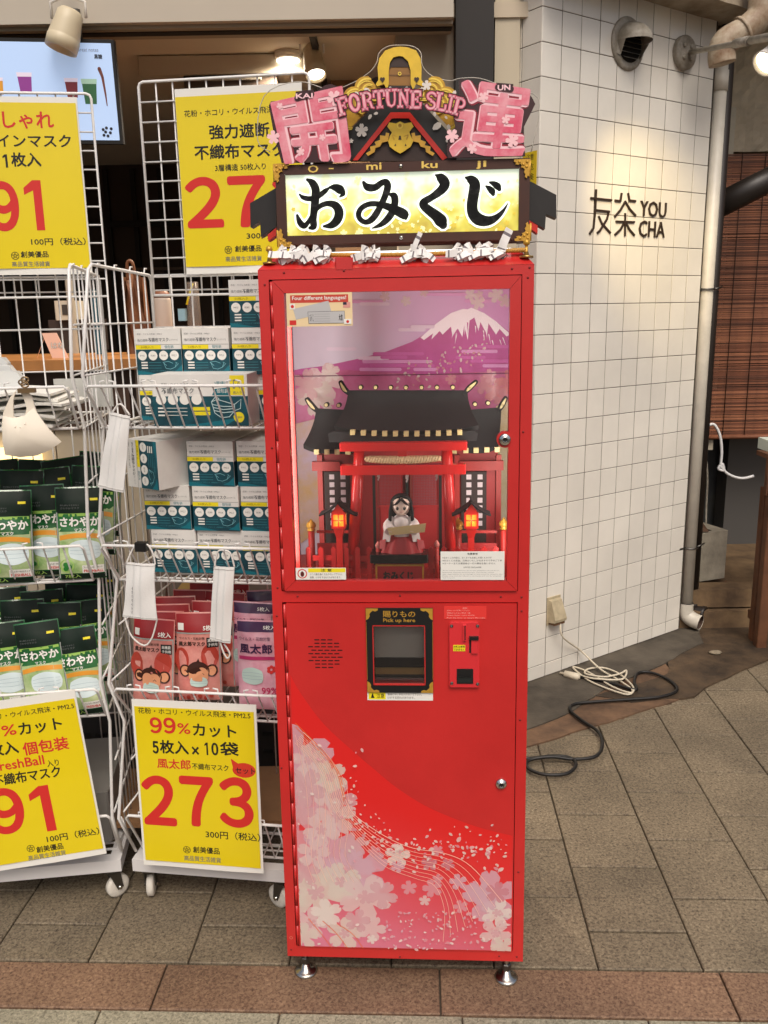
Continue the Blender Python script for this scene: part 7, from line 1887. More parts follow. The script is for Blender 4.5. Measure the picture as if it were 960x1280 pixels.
def make_packet(kind, seed):
    w_, h, th = .114, .232, .024
    parts = []
    df = on_pack(w_, h, th, seed)
    if kind == 'green':
        b = pack_mesh(w_, h, th, green_f, seed=seed); parts.append(('film_bag', b.mesh('film_bag')))
        p = MB(); strip(p, -.055, .055, .168, .229, -.0002, green_d, 8, 5); strip(p, .026, .044, .198, .204, -.0008, yel, 3, 2); strip(p, -.056, -.053, .004, .17, -.0003, foil_edge, 1, 10); strip(p, .053, .056, .004, .17, -.0003, foil_edge, 1, 10); strip(p, -.050, .050, .160, .167, -.0004, lime, 8, 2); strip(p, -.052, .052, .016, .130, -.0002, green_l, 10, 10); strip(p, -.053, .053, .122, .166, -.0003, green_f, 10, 4); strip(p, -.05, .05, .106, .118, -.0006, orange_b, 12, 2, .006)
        mask_shape(p, .008, .074, .078, .054, -.0010, mask_w)
        strip(p, .0, .052, .016, .036, -.0012, paper_w, 6, 2); strip(p, -.052, .054, .002, .013, -.0005, green_d, 8, 2)
        for k in range(3): q = 2 * pi * k / 3; p.disc(-.036 + .006 * cos(q), .034 + .006 * sin(q), .006, -.0013, leafg, 10)
        p.disc(-.036, .036, .017, -.0008, lime, 16)
        drape(p, df); parts.append(('print', p.mesh('print')))
        p = MB(); p.text('さわやか', -.048, .048, .134, .158, -.0012, white_ink, .04); p.text('マスク', -.014, .014, .121, .130, -.0012, white_ink, .02); p.text('FRESHBALL', .004, .050, .018, .025, -.0018, red_ink, .03); p.text('フィルター99.5%カット', .003, .048, .028, .033, -.0018, black_ink, .01); p.text('鼻も頬もすきまなく', -.045, .0, .186, .190, -.0012, grey_ink); p.text('さわやかマスク', -.045, .0, .178, .183, -.0012, grey_ink)
        p.text('7枚入', -.042, -.004, .004, .014, -.0016, lime, .02); drape(p, df); parts.append(('lettering', p.mesh('lettering')))
    elif kind == 'pink':
        b = pack_mesh(w_, h, th, pink_f, seed=seed); parts.append(('film_bag', b.mesh('film_bag')))
        p = MB(); strip(p, -.055, .055, .182, .229, -.0002, red_h, 8, 4); strip(p, -.055, .055, .178, .1815, -.0004, foil_edge, 8, 1); strip(p, .053, .056, .004, .178, -.0003, foil_edge, 1, 10)
        for sx, cz_ in ((-.044, .11), (.030, .118)): p.disc(sx, cz_, .020 if sx < 0 else .022, -.0006, mat('brick print', (176, 62, 48), .3), 16, .032)
        mk_b = mat('dark brown print', (60, 30, 22), .35); pe = mat('peach print', (222, 156, 116), .35)
        for sx in (-1, 1): p.disc(sx * .035, .082, .0145, -.0009, mk_b, 18, .0165); p.disc(sx * .035, .082, .0105, -.0012, pe, 16, .0125)
        p.disc(0, .082, .030, -.0014, mk_b, 22, .024); p.disc(-.010, .074, .016, -.0018, pe, 18, .017); p.disc(.010, .074, .016, -.0019, pe, 18, .017); p.disc(0, .066, .026, -.0020, pe, 18, .016)
        p.prism([(-.005, .104), (.005, .104), (.001, .114)], -.0014, -.0014, mk_b)
        for sx in (-.011, .011): p.brush([(sx - .004, .071, .0014), (sx, .075, .0016), (sx + .004, .071, .0014)], -.0024, mk_b, n=1)
        mask_shape(p, 0, .052, .046, .028, -.0027, mint)
        for sx in (-.045, -.03, -.015, 0, .015, .03): p.disc(sx, .012 + .006 * sin(sx * 300), .006, -.0008, mat('brick print', (176, 62, 48), .3), 8)
        strip(p, .024, .052, .142, .168, -.0008, black_ink, 4, 3)
        drape(p, df); parts.append(('print', p.mesh('print')))
        p = MB(); p.text('風太郎マスク', -.050, .020, .146, .158, -.0012, brown, .03); p.text('ウイルス・花粉対策', -.048, .02, .163, .170, -.0012, brown, .01); p.text('5枚入', .016, .050, .186, .200, -.0012, white_ink, .03); p.text('高機能', .027, .050, .156, .165, -.0014, white_ink, .01); p.text('子供用', .027, .050, .145, .153, -.0014, white_ink, .01); strip(p, -.050, -.034, .188, .206, -.001, white_ink, 2, 2)
        drape(p, df); parts.append(('lettering', p.mesh('lettering')))
    else:
        b = pack_mesh(w_, h, th, pink_l, seed=seed); parts.append(('film_bag', b.mesh('film_bag')))
        p = MB(); strip(p, -.055, .055, .204, .229, -.0002, purple, 8, 3); strip(p, .053, .056, .004, .2, -.0003, foil_edge, 1, 10); strip(p, -.05, .05, .132, .141, -.0006, mat('magenta band', (176, 44, 96), .35), 10, 2)
        mask_shape(p, -.014, .090, .060, .046, -.0010, mint)
        for k in range(6): q = pi / 6 + k * pi / 3; p.disc(.036 + .007 * cos(q), .108 + .007 * sin(q), .0045, -.0008, red_ink, 8)
        drape(p, df); parts.append(('print', p.mesh('print')))
        p = MB(); p.text('風太郎', -.048, .040, .148, .174, -.0012, purple, .03); p.text('ウイルス・花粉対策', -.048, .036, .182, .192, -.0012, purple); p.text('99%', .010, .050, .044, .062, -.0012, mat('magenta print', (190, 40, 90), .4), .02); p.text('5枚入', .016, .048, .210, .221, -.0012, white_ink, .02)
        drape(p, df); parts.append(('lettering', p.mesh('lettering')))
    return parts
PK = {k: [make_packet(k, s_) for s_ in (1, 2, 3)] for k in ('green', 'pink', 'purple')}
def packet(kind, fr, a, s_, z, label, tilt=.25, roll=0, yaw=0, v=0, group=None):
    yaw += random.uniform(-.10, .10); roll += random.uniform(-.02, .02)
    M = fr.m @ Matrix.Translation((a, s_, z)) @ Matrix.Rotation(yaw, 4, 'Z') @ Matrix.Rotation(roll, 4, 'Y') @ Matrix.Rotation(-tilt, 4, 'X')
    parts = PK[kind][v % 3]
    o = inst('mask_packet', parts[0][1], M); o['label'] = label; o['category'] = 'packet'; o['group'] = group or '%s mask packets in the wire baskets' % kind
    for nm, me in parts[1:]: inst(nm, me, M, o)
# left rack second basket (front row, then dark headers behind)
z_ = TIERS[2][0] + .006
def R1x(px_, y_, s_): return R1.px(px_, y_, s_)[0]
def R2x(px_, y_, s_): return R2.px(px_, y_, s_)[0]
packet('green', R1, R1x(101, 660, .07), .045, z_, 'green さわやか mask packet at the right end of the left rack second basket', .12, .02, .05, 0)
packet('green', R1, R1x(58, 660, .10), .085, z_ + .002, 'green さわやか mask packet wedged between two others in the second basket', .12, -.03, -.2, 1)
packet('green', R1, R1x(10, 660, .07), .04, z_, 'green さわやか mask packet cut off by the left edge in the second basket', .12, .03, .05, 2)
for k, (x, s_, dz, rl_) in enumerate(((112, .15, .035, .05), (70, .17, .03, -.06), (25, .16, .03, .02), (95, .24, .045, -.1), (45, .25, .04, .08), (120, .29, .05, .12), (5, .27, .04, -.04))):
    packet('green', R1, R1x(x, 640, s_), s_, z_ + dz, 'dark header of a green packet, second basket, row %d, %s' % (2 + (k > 2) + (k > 4), ('right side', 'middle', 'left side', 'right of middle', 'left of middle', 'far right', 'far left')[k]), .1, rl_, 0, k)
z_ = TIERS[1][0] + .006
packet('green', R1, R1x(62, 850, .08), .055, z_ + .02, 'large green さわやか packet in the middle of the left rack third basket', .16, -.09, .02, 1)
packet('green', R1, R1x(112, 850, .10), .05, z_ + .0, 'green さわやか packet leaning right in the left rack third basket', .16, .16 * -1 + .02, -.1, 2)
packet('green', R1, R1x(14, 850, .10), .08, z_ + .015, 'green さわやか packet at the left of the third basket half covered', .14, -.02, .15, 0)
for k, (x, s_, dz, rl_) in enumerate(((75, .15, .04, .03), (118, .16, .04, -.08), (30, .16, .05, .02), (60, .22, .055, -.03), (105, .24, .06, .1), (12, .23, .065, 0), (85, .30, .07, .02), (125, .31, .08, .05))):
    packet('green', R1, R1x(x, 810, s_), s_, z_ + dz, 'dark header of a green packet, left rack third basket, row %d, %s' % (2 + (k > 2) + (k > 5), ('centre', 'right', 'left', 'left of centre', 'right of centre', 'far left', 'right middle', 'far right')[k]), .1, rl_, 0, k + 1)
# right rack third basket
packet('pink', R2, R2x(194, 860, .07), .05, z_ + .022, 'rose pink 風太郎 mask packet at the left of the right rack third basket', .14, .02, .03, 0)
packet('pink', R2, R2x(254, 850, .09), .065, z_ + .038, 'rose pink 風太郎 mask packet in the middle of the third basket', .12, 0, .02, 1)
packet('purple', R2, R2x(326, 850, .07), .055, z_ + .025, 'pale pink 風太郎 mask packet with purple header beside the machine', .12, -.02, -.03, 0)
for k, (x, s_, dz) in enumerate(((204, .09, .030), (213, .13, .036), (222, .17, .044), (265, .13, .048), (243, .20, .054), (262, .24, .062), (278, .19, .055), (285, .28, .066))):
    packet('pink', R2, R2x(x, 800, s_), s_, z_ + dz, 'red header of a pink packet, place %s from the front in the third basket' % ('second', 'third', 'fourth', 'fifth', 'sixth', 'seventh', 'eighth', 'last')[k], .1, random.uniform(-.04, .04), 0, k)
for k, (x, s_, dz) in enumerate(((310, .14, .045), (340, .20, .06))):
    packet('purple', R2, R2x(x, 800, s_), s_, z_ + dz, ('purple header of a packet just behind the pale pink one', 'farthest purple headed packet close to the machine edge')[k], .1, .05 - .1 * k, 0, k + 1)

# ------------------------------------------------------------------ white cloth masks in the top basket of the left rack
cloth = mat('white cloth', (226, 224, 216), .8, bump=.3, bscale=40); cloth_c = mat('cream cloth', (228, 216, 192), .8)
z_ = TIERS[3][0] + .006
rr = random.Random(9)
k = 0
for lay_ in range(7):
    for col in range(3):
        x = -.46 + col * .17 + rr.uniform(-.02, .02); x = min(x, -.09)
        w_, l_ = .15, .22; zz = z_ + lay_ * .0125 + rr.uniform(0, .002); ph_ = rr.uniform(0, 6); yw = rr.uniform(-.12, .12)
        b = MB(R1)
        f = lambda u, v, o=0: (x + (u - .5) * w_ + (v - .5) * l_ * yw, .12 + (v - .5) * l_ + .02 * (lay_ % 2), zz + o + .0035 * sin(ph_ + 5 * u + 2 * v) + .003 * (1 - 2 * abs(u - .5)))
        b.grid(lambda u, v: f(u, v, .006), 8, 6, cloth if rr.random() < .75 else cloth_c); b.grid(lambda u, v: f(1 - u, v, 0), 8, 6, cloth)
        b.grid(lambda u, v: f(u, 0, .006 * v), 8, 1, cloth); b.grid(lambda u, v: f(1, u, .006 * v), 6, 1, cloth)
        b.build('cloth_mask', base=R1.sub(x, .12, zz), label='white cloth mask in the pile, layer %s from the bottom, %s column' % (('first', 'second', 'third', 'fourth', 'fifth', 'sixth', 'seventh')[lay_], ('left', 'middle', 'right')[col]), category='mask', group='white cloth masks piled in the left rack top basket')
clear_b = mat('frosted white box', (206, 208, 206), .35)
for k, (x, y, s_) in enumerate(((-12, 470, .22), (-5, 480, .17), (4, 488, .12))):
    p = R1.px(x, y, s_); b = MB(R1); b.prism([(p[0] - .12, p[1] - .07), (p[0] + .042, p[1] - .07), (p[0] + .045, p[1] + .03), (p[0] + .035, p[1] + .045), (p[0] - .12, p[1] + .05)], s_, s_ + .03, clear_b)
    b.build('frosted_packet', base=R1.sub(p[0], s_, p[1] - .07), label='frosted white packet standing at the left of the top basket, %s of three' % ('rearmost', 'middle', 'front')[k], category='packet')
for k, (x0_, y0_, x1_, y1_, s_) in enumerate(((66, 474, 110, 500, .30), (110, 468, 142, 508, .26))):
    p0, p1 = R1.px(x0_, y0_, s_), R1.px(x1_, y1_, s_); b = MB(R1); b.box(p0[0], p1[0], s_, s_ + .01, p1[1], p0[1], mat('clear white sleeve', (214, 214, 208), .3, alpha=.75), .003)
    b.build('plastic_sleeve', base=R1.sub(p0[0], s_, p1[1]), label='translucent plastic sleeve standing at the back of the top basket, %s one' % ('left', 'right')[k], category='sleeve')

# ------------------------------------------------------------------ sample masks hanging from the racks
def hang(name, fr, outline, d, label, mt, folds=None, th=.004, cat='mask'):
    P = [fr.px(*p, d) for p in outline]
    return P
# cream moulded mask on a clip
cm2 = mat('cream moulded fabric', (232, 222, 204), .75, vary=.03)
HF1 = R1.sub(0, -.075, 0)
cmt = thing('sample_mask', HF1.sub(HF1.px(36, 490)[0], 0, HF1.px(36, 570)[1]), 'cream moulded mask clipped to the top basket of the left rack', 'mask')
b = MB(HF1)
def V(x, y): return HF1.px(x / 4.74, 330 + y / 4.74)
Pm = [V(*p) for p in ((100, 745), (92, 760), (80, 800), (78, 860), (82, 905), (120, 915), (150, 895), (158, 855), (140, 790), (120, 760), (165, 755), (190, 790), (220, 890), (290, 980), (362, 1055), (300, 1100), (220, 1135), (120, 1145), (30, 1130), (18, 1060), (10, 960), (20, 880), (60, 790))]
xs_ = [p[0] for p in Pm]; cxm = sum(xs_) / len(xs_)
b.prism(Pm, -.001, .004, cm2)
body_ = [V(*p) for p in ((20, 900), (80, 912), (150, 895), (200, 850), (290, 980), (362, 1055), (300, 1100), (220, 1135), (120, 1145), (30, 1130), (14, 1040))]
n0 = len(b.v); c_ = V(130, 1010)
b.v.append((c_[0], -.024, c_[1])); N = len(body_)
R_1 = [(c_[0] + (p[0] - c_[0]) * .6, -.017, c_[1] + (p[1] - c_[1]) * .6) for p in body_]; R_2 = [(p[0], -.0015, p[1]) for p in body_]
b.v += R_1 + R_2
for i in range(N):
    j = (i + 1) % N; b.face((n0, n0 + 1 + i, n0 + 1 + j), cm2, True); b.face((n0 + 1 + i, n0 + 1 + N + i, n0 + 1 + N + j, n0 + 1 + j), cm2, True)
b.build('mask_body', cmt)
b = MB(HF1)
for x, y in ((105, 960), (135, 962), (162, 942)): p = V(x, y); b.lathe((p[0], -.018, p[1]), (0, -1, 0), [(.0026, 0), (.002, .0015), (.0008, .002)], cm2, 8)
b.build('snap', cmt)
b = MB(HF1); p0, p1 = V(110, 742), V(215, 760); b.box(p0[0], p1[0], -.012, .004, p1[1], p0[1] + .002, mat('bronze clip', (140, 116, 84), .35, metal=.7), .001)
for x, y in ((135, 700), (150, 685), (150, 715)): p = V(x, y); b.tube([(p[0] + .008 * cos(q), -.004, p[1] + .006 * sin(q)) for q in [k * pi / 5 for k in range(11)]], .002, MATS['bronze clip'], 6)
b.build('binder_clip', cmt)
# three pleated white masks hanging
white_mask = mat('white non woven fabric', (226, 224, 220), .8, bump=.15, bscale=200)
def pleated(fr, tl, tr, bl, br, d, label, folds, loops, sag=.0, clip=None, mark=None, tilt=0):
    T0, T1, B0, B1 = (fr.px(*q, d) for q in (tl, tr, bl, br))
    t = thing('sample_mask', fr.sub((T0[0] + T1[0]) / 2, d, min(B0[1], B1[1])), label, 'mask')
    def f(u, v, o=0):
        x = (T0[0] + (T1[0] - T0[0]) * u) * (1 - v) + (B0[0] + (B1[0] - B0[0]) * u) * v; z = (T0[1] + (T1[1] - T0[1]) * u) * (1 - v) + (B0[1] + (B1[1] - B0[1]) * u) * v
        bul = sag * sin(pi * v) * (u - .5) * 2
        st_ = 0
        for fu in folds: st_ += .0034 * (1 / (1 + math.exp(-(u - fu) * 60)))
        return (x + bul, d - .007 * sin(pi * u) * sin(pi * min(1, .15 + v * .8)) - st_ + .001 * sin(9 * v + 3 * u) + o, z)
    b = MB(fr); b.grid(lambda u, v: f(u, v), 40, 16, white_mask); b.grid(lambda u, v: f(1 - u, v, .003), 40, 16, white_mask)
    b.grid(lambda u, v: f(u, 0, .003 * v), 40, 1, white_mask); b.build('mask_body', t)
    b = MB(fr)
    for v_e in (.03, .97):
        b = MB(fr); b.tube([tuple(Vector(f(u_ / 20, v_e)) + Vector((0, -.0008, 0))) for u_ in range(21)], .0008, mat('seam grey', (196, 192, 186), .8), 4); b.build('seam', t)
    for L0 in loops:
        b = MB(fr); b.tube(smooth([(*(lambda q: (q[0], d + .001, q[1]))(fr.px(*p, d)),) for p in L0], 6), .0022, mat('white elastic', (222, 218, 212), .8), 6); b.build('ear_loop', t)
    if clip:
        b = MB(fr); p0, p1 = fr.px(*clip[0], d), fr.px(*clip[1], d); b.box(p0[0], p1[0], d - .008, d + .012, p1[1], p0[1], black_p, .002); b.build('clip', t)
    if mark:
        b = MB(fr); me_v, me_f, _ = glyphs(mark[0], .0, 1)
        b.add([(lambda q: (q[0], q[1] - .001, q[2]))(f(mark[1] + (1 - p[1]) * -.07 + .0, mark[2] + p[0] * mark[3])) for p in me_v], me_f, grey_ink); b.build('lettering', t)
    return t
HM = R2.sub(0, 0, 0)
pleated(R2, (138, 515), (164, 520), (122, 609), (156, 615), -.075, 'plain white pleated mask hanging by the top basket between the two racks', (.35, .62), [[(140, 516), (150, 505), (162, 519)]], .0)
pleated(R2, (157, 703), (195, 704), (153, 771), (198, 774), -.06, 'white mask with small lettering hanging by both loops from a black clip', (.3, .55), [[(158, 704), (164, 690), (170, 681), (175, 684)], [(194, 706), (191, 692), (184, 681), (178, 684)], [(156, 772), (164, 795), (180, 807), (190, 797), (196, 775)]], -.004, [(169, 678), (184, 689)], ('やわらかマスク', .3, .42, .5))
pleated(R2, (267, 708), (294, 708), (262, 799), (289, 803), -.055, 'folded white mask hanging in front of the pink packets', (.28, .6), [[(268, 709), (272, 690), (280, 688)], [(293, 709), (288, 692), (281, 688)], [(275, 802), (279, 815), (284, 823), (287, 817), (280, 805)]], .0)

# ------------------------------------------------------------------ things on and behind the counter
CT = Frame((0, 3.12, 0), (1, 0, 0))
tz_ = zc + .035
def cx_(px_): return CT.px(px_, 420)[0]
pkl = mat('salmon pink board', (232, 188, 166), .6)
xA, xB, xC = cx_(40), cx_(54), cx_(88)
t = thing('tent_sign', CT.sub(cx_(62), 0, tz_), 'salmon pink folded tent sign with outlined lettering on the counter', 'sign')
hz = CT.px(60, 416)[1]
b = MB(CT); m1 = cx_(55)
b.add([(xA, .03, tz_), (xA + .02, -.03, tz_), (m1 + .02, -.035, hz), (m1, .025, hz)], [(0, 1, 2, 3), (3, 2, 1, 0)], pkl)
b.build('left_leaf', t); b = MB(CT)
P_ = [(cx_(68), tz_), (xC, tz_), (cx_(76), hz), (m1 + .008, hz)]
b.prism(P_, -.04, -.036, pkl); b.build('front_leaf', t)
b = MB(CT); c_ = CT.px(64, 436, -.041); b.text('はな', c_[0], c_[0] + .045, c_[1], c_[1] + .022, -.0412, mat('slate outline', (90, 96, 104), .5), .03); b.text('はな', c_[0] + .0008, c_[0] + .0442, c_[1] + .0006, c_[1] + .0214, -.0416, paper_w, .0); b.build('lettering', t)
def cbox(name, x0, y0, x1, y1, dd, dep, mt, label, cat, bev=.004):
    f_ = Frame((0, 3.12 + dd, 0), (1, 0, 0)); p0, p1 = f_.px(x0, y0), f_.px(x1, y1)
    b = MB(f_); b.box(p0[0], p1[0], 0, dep, max(p1[1], tz_) if y1 > 440 else p1[1], p0[1], mt, bev); return b.build(name, base=f_.sub((p0[0] + p1[0]) / 2, 0, p1[1]), label=label, category=cat), f_, p0, p1
o_, f_, p0, p1 = cbox('card_printer', 67, 376, 92, 400, .35, .15, mat('cream machine body', (196, 186, 166), .5), 'cream desktop printer behind the tent sign', 'printer')
b = MB(f_); b.box(p0[0] + .03, p1[0] - .02, -.003, 0, p1[1] + .02, p0[1] - .015, mat('printer slot', (60, 52, 44), .6)); b.build('output_slot', o_)
b = MB(Frame((0, 3.5, 0), (1, 0, 0))); q0, q1 = b.f.px(60, 400), b.f.px(108, 446); b.box(q0[0], q1[0], 0, .3, tz_, q0[1] + 0, mat('dark stand', (50, 36, 28), .6)); b.build('printer_stand', base=b.f.sub(q0[0], 0, tz_), label='dark brown stand under the cream printer', category='stand')
cbox('room_divider', 80, 345, 98, 446, .32, .02, mat('beige grey fabric', (168, 158, 140), .7), 'tall beige grey divider standing right of the printer', 'divider')
cbox('teal_banner', 112, 362, 128, 446, .2, .02, mat('teal banner', (30, 74, 88), .6), 'narrow teal banner behind the rack side wires', 'banner')
cbox('blue_box', 222, 386, 232, 401, .1, .03, mat('pale blue box', (130, 166, 180), .5), 'small pale blue box seen through the back wires', 'box', .001)
# taupe bag as soft cylinder, brown paper bag
f_ = Frame((0, 3.2, 0), (1, 0, 0)); p0, p1 = f_.px(187, 372), f_.px(214, 440); cc = (p0[0] + p1[0]) / 2; hw = (p1[0] - p0[0]) / 2
b = MB(f_); b.lathe((cc, .05, tz_), (0, 0, 1), [(hw * .92, 0), (hw, .01), (hw * 1.02, .05), (hw, p0[1] - tz_ - .008), (hw * .9, p0[1] - tz_)], mat('taupe tumbler', (176, 160, 146), .6), 24); b.build('body', thing('tumbler', f_.sub(cc, .05, tz_), 'taupe cylindrical canister on the counter seen through the rack', 'canister')); 
b = MB(f_); b.lathe((cc, .05, p0[1]), (0, 0, 1), [(hw * .95, .0005), (hw * .95, .012), (hw * .5, .028)], mat('orange brown lid', (130, 80, 52), .5), 20); b.build('lid', base=f_.sub(cc, .05, p0[1]), label='orange brown lid on the taupe canister', category='lid')
lt = mat('tan leather', (134, 88, 56), .45, vary=.3, vscale=14, c2=(84, 50, 34))
p0, p1 = f_.px(143, 345), f_.px(172, 440)
b = MB(f_); xm = (p0[0] + p1[0]) / 2; hw_ = (p1[0] - p0[0]) / 2
b.grid(lambda u, v: (xm + (u - .5) * 2 * hw_ * (1.25 - .35 * v) + .006 * sin(v * 9 + u * 5), .10 + .02 * sin(u * 7 + v * 4) + .03 * v, tz_ + (p0[1] - tz_) * v * (1 - .06 * sin(u * 11))), 14, 14, lt)
b.grid(lambda u, v: (xm + (.5 - u) * 2 * hw_ * (1.25 - .35 * v), .2 - .05 * v, tz_ + (p0[1] - tz_) * v), 8, 8, lt)
b.grid(lambda u, v: (xm - hw_ * (1.25 - .35 * v), .1 + .1 * u * (1 - .5 * v), tz_ + (p0[1] - tz_) * v), 4, 8, lt); b.grid(lambda u, v: (xm + hw_ * (1.25 - .35 * v), .2 - .1 * u * (1 - .5 * v), tz_ + (p0[1] - tz_) * v), 4, 8, lt)
b.tube(smooth([(xm - hw_ * .5, .11, p0[1] - .01), (xm - hw_ * .3, .1, p0[1] + .05), (xm + hw_ * .3, .1, p0[1] + .05), (xm + hw_ * .5, .11, p0[1] - .01)], 5), .006, lt, 6)
b.build('leather_bag', base=f_.sub((p0[0] + p1[0]) / 2, .15, tz_), label='tan leather bag on the counter behind the rack side panel', category='bag')
p0, p1 = f_.px(232, 352), f_.px(246, 440)
b = MB(f_); b.lathe(((p0[0] + p1[0]) / 2, .05, tz_), (0, 0, 1), [(.022, 0), (.026, .1), (.022, p0[1] - tz_)], mat('clear cup', (150, 136, 124), .2, alpha=.35), 16); b.build('cup', base=f_.sub(p0[0], .05, tz_), label='clear plastic cup with yellow straw on the counter', category='cup')
b = MB(f_); b.tube([((p0[0] + p1[0]) / 2 - .02, .03, p0[1] - .08), ((p0[0] + p1[0]) / 2 + .004, .04, p0[1] - .005)], .004, yel, 6); b.build('straw', base=f_.sub(p0[0], .05, tz_ + .1), label='yellow straw in the clear cup', category='straw')
# floor items behind the racks
f_ = Frame((0, 2.72, 0), (1, 0, 0))
for k, (x0_, x1_) in enumerate(((108, 168), (318, 352))):
    p0, p1 = f_.px(x0_, 893), f_.px(x1_, 958); t = thing('black_crate', f_.sub((p0[0] + p1[0]) / 2, 0, 0.001), ('black ribbed crate on the floor between the two racks', 'black ribbed crate on the floor behind the right rack next to the machine')[k], 'crate')
    b = MB(f_); b.box(p0[0] - .05, p1[0] + .08, 0, .16, .001, p0[1], mat('black crate', (40, 38, 36), .5), .004); b.build('crate_body', t)
    for j in range(5):
        x = p0[0] - .03 + j * .055
        for v in (.35, .65): b = MB(f_); b.box(x, x + .035, -.006, 0, p0[1] * v, p0[1] * (v + .05), black_p); b.build('crate_rib', t)
f_ = Frame((0, 2.45, 0), (1, 0, 0)); p0, p1 = f_.px(318, 1000), f_.px(360, 1040)
b = MB(f_); b.box(p0[0] - .40, p1[0] + .02, -.28, .02, .150, .165, mat('cardboard', (150, 112, 76), .8, vary=.2)); b.build('cardboard_sheet', base=f_.sub(p0[0], 0, .155), label='brown cardboard sheet on the bottom of the right rack', category='cardboard')  # sheet widened across the whole shelf to deepen the shade under the rack
b = MB(R1); b.box(-.56, -.03, .06, .38, .150, .30, mat('grey storage tub', (120, 118, 114), .5), .006); b.build('storage_tub', base=R1.sub(-.3, .2, .15), label='low grey storage tub on the bottom shelf of the left rack behind the poster', category='tub')  # tub run along the shelf, added to deepen the shade under the rack
# yellow board and bracket behind the middle basket
f_ = Frame((0, 2.8, 0), (1, 0, 0)); b = MB(f_); P = [f_.px(*q) for q in ((176, 800), (196, 800), (252, 726), (232, 722))]; b.prism(P, 0, .015, mat('yellow wood strip', (212, 176, 104), .6)); b.build('wooden_strip', base=f_.sub(P[0][0], 0, P[0][1]), label='slanting yellow wood strip behind the right rack', category='wood')
b = MB(f_); b.tube([(*(lambda q: (q[0], -.01, q[1]))(f_.px(*p)),) for p in ((197, 770), (208, 765), (210, 735), (209, 725))], .006, mat('brown bracket', (92, 60, 44), .5), 6); b.build('bracket', base=f_.sub(P[0][0], -.01, P[0][1]), label='thin brown bent bracket in front of the yellow wood strip', category='bracket')

# ------------------------------------------------------------------ screen, air conditioner, ceiling lamps
TVF = Frame((0, 3.62, 0), (cos(.12), sin(.12), 0), (0, -.10, 1))
q = [TVF.px(*p) for p in ((-60, 50), (139, 45), (-50, 182), (157, 177))]
x0_, x1_, z0_, z1_ = min(q[0][0], q[2][0]), (q[1][0] + q[3][0]) / 2, (q[2][1] + q[3][1]) / 2, (q[0][1] + q[1][1]) / 2
tv = thing('menu_screen', TVF.sub((x0_ + x1_) / 2, 0, z0_), 'large lit menu screen showing drinks hanging in the upper left corner', 'screen')
b = MB(TVF); b.box(x0_, x1_, .001, .04, z0_, z1_, black_p, .003); b.build('housing', tv)
scr = mat('lit screen pale blue', (160, 182, 214), .3, emit=.5)
b = MB(TVF); b.box(x0_ + .01, x1_ - .012, -.001, .0005, z0_ + .012, z1_ - .012, scr); b.build('display', tv)
def cup(x, y, w_, h, c1, c2, lean=0):
    b = MB(TVF)
    p = TVF.px(x, y, -.002); s_ = .0022
    m1 = mat('screen ' + c1[0], c1[1], .3, emit=.3); m2 = mat('screen ' + c2[0], c2[1], .3, emit=.3)
    b.prism([(p[0] - w_ * .38 * s_, p[1]), (p[0] + w_ * .38 * s_, p[1]), (p[0] + w_ * .5 * s_, p[1] + h * s_), (p[0] - w_ * .5 * s_, p[1] + h * s_)], -.0018, -.0016, m1)
    b.prism([(p[0] - w_ * .5 * s_, p[1] + h * .8 * s_), (p[0] + w_ * .5 * s_, p[1] + h * .8 * s_), (p[0] + w_ * .53 * s_, p[1] + h * s_), (p[0] - w_ * .53 * s_, p[1] + h * s_)], -.0022, -.0019, m2)
    b.build('drink_picture', tv)
cup(33, 117, 22, 30, ('purple drink', (130, 60, 130)), ('cup top', (210, 200, 215)))
cup(91, 122, 20, 28, ('berry drink', (110, 44, 50)), ('cup top', (210, 200, 215)))
cup(114, 130, 23, 36, ('green drink', (50, 90, 60)), ('pale green top', (150, 180, 160)))
cup(0, 118, 14, 24, ('amber drink', (200, 140, 50)), ('cup top', (210, 200, 215)))
b = MB(TVF)
ink = mat('screen ink', (40, 40, 50), .4); grk = mat('screen grey text', (130, 140, 155), .4)
b.tpx('Great notes', (96, 65), (123, 64), 5, -.002, grk, fr=TVF); b.tpx('黒糖', (118, 74), (128, 73.5), 6, -.002, ink, .03, fr=TVF)
for k in range(0): p = TVF.px(116, 146 + k * 3.2, -.002); b.box(p[0], p[0] + .03 + .02 * (k == 3), -.002, -.0018, p[1], p[1] + .003, grk)
pth = [TVF.px(*p, -.002) for p in ((124, 86), (128, 96), (132, 118), (134, 132))]
for i in range(3): b.brush([(*pth[i], .012 - .003 * i), (*pth[i + 1], .009 - .003 * i)], -.002 - .0001 * i, mat('screen straw', (120, 70, 60), .4), n=1)
for x, y in ((129, 162), (133, 160), (138, 166), (130, 169), (135, 170), (139, 161), (132, 165)): p = TVF.px(x, y, -.002); b.disc(p[0], p[1], .0055, -.002, ink, 6)
b.build('menu_graphics', tv)
b = MB(TVF); b.tube([(x1_ * .5 + x0_ * .5 + .15, .03, z1_), (x1_ * .5 + x0_ * .5 + .15, .03, ZH + .05)], .02, dark_steel, 8); b.build('ceiling_bracket', tv)
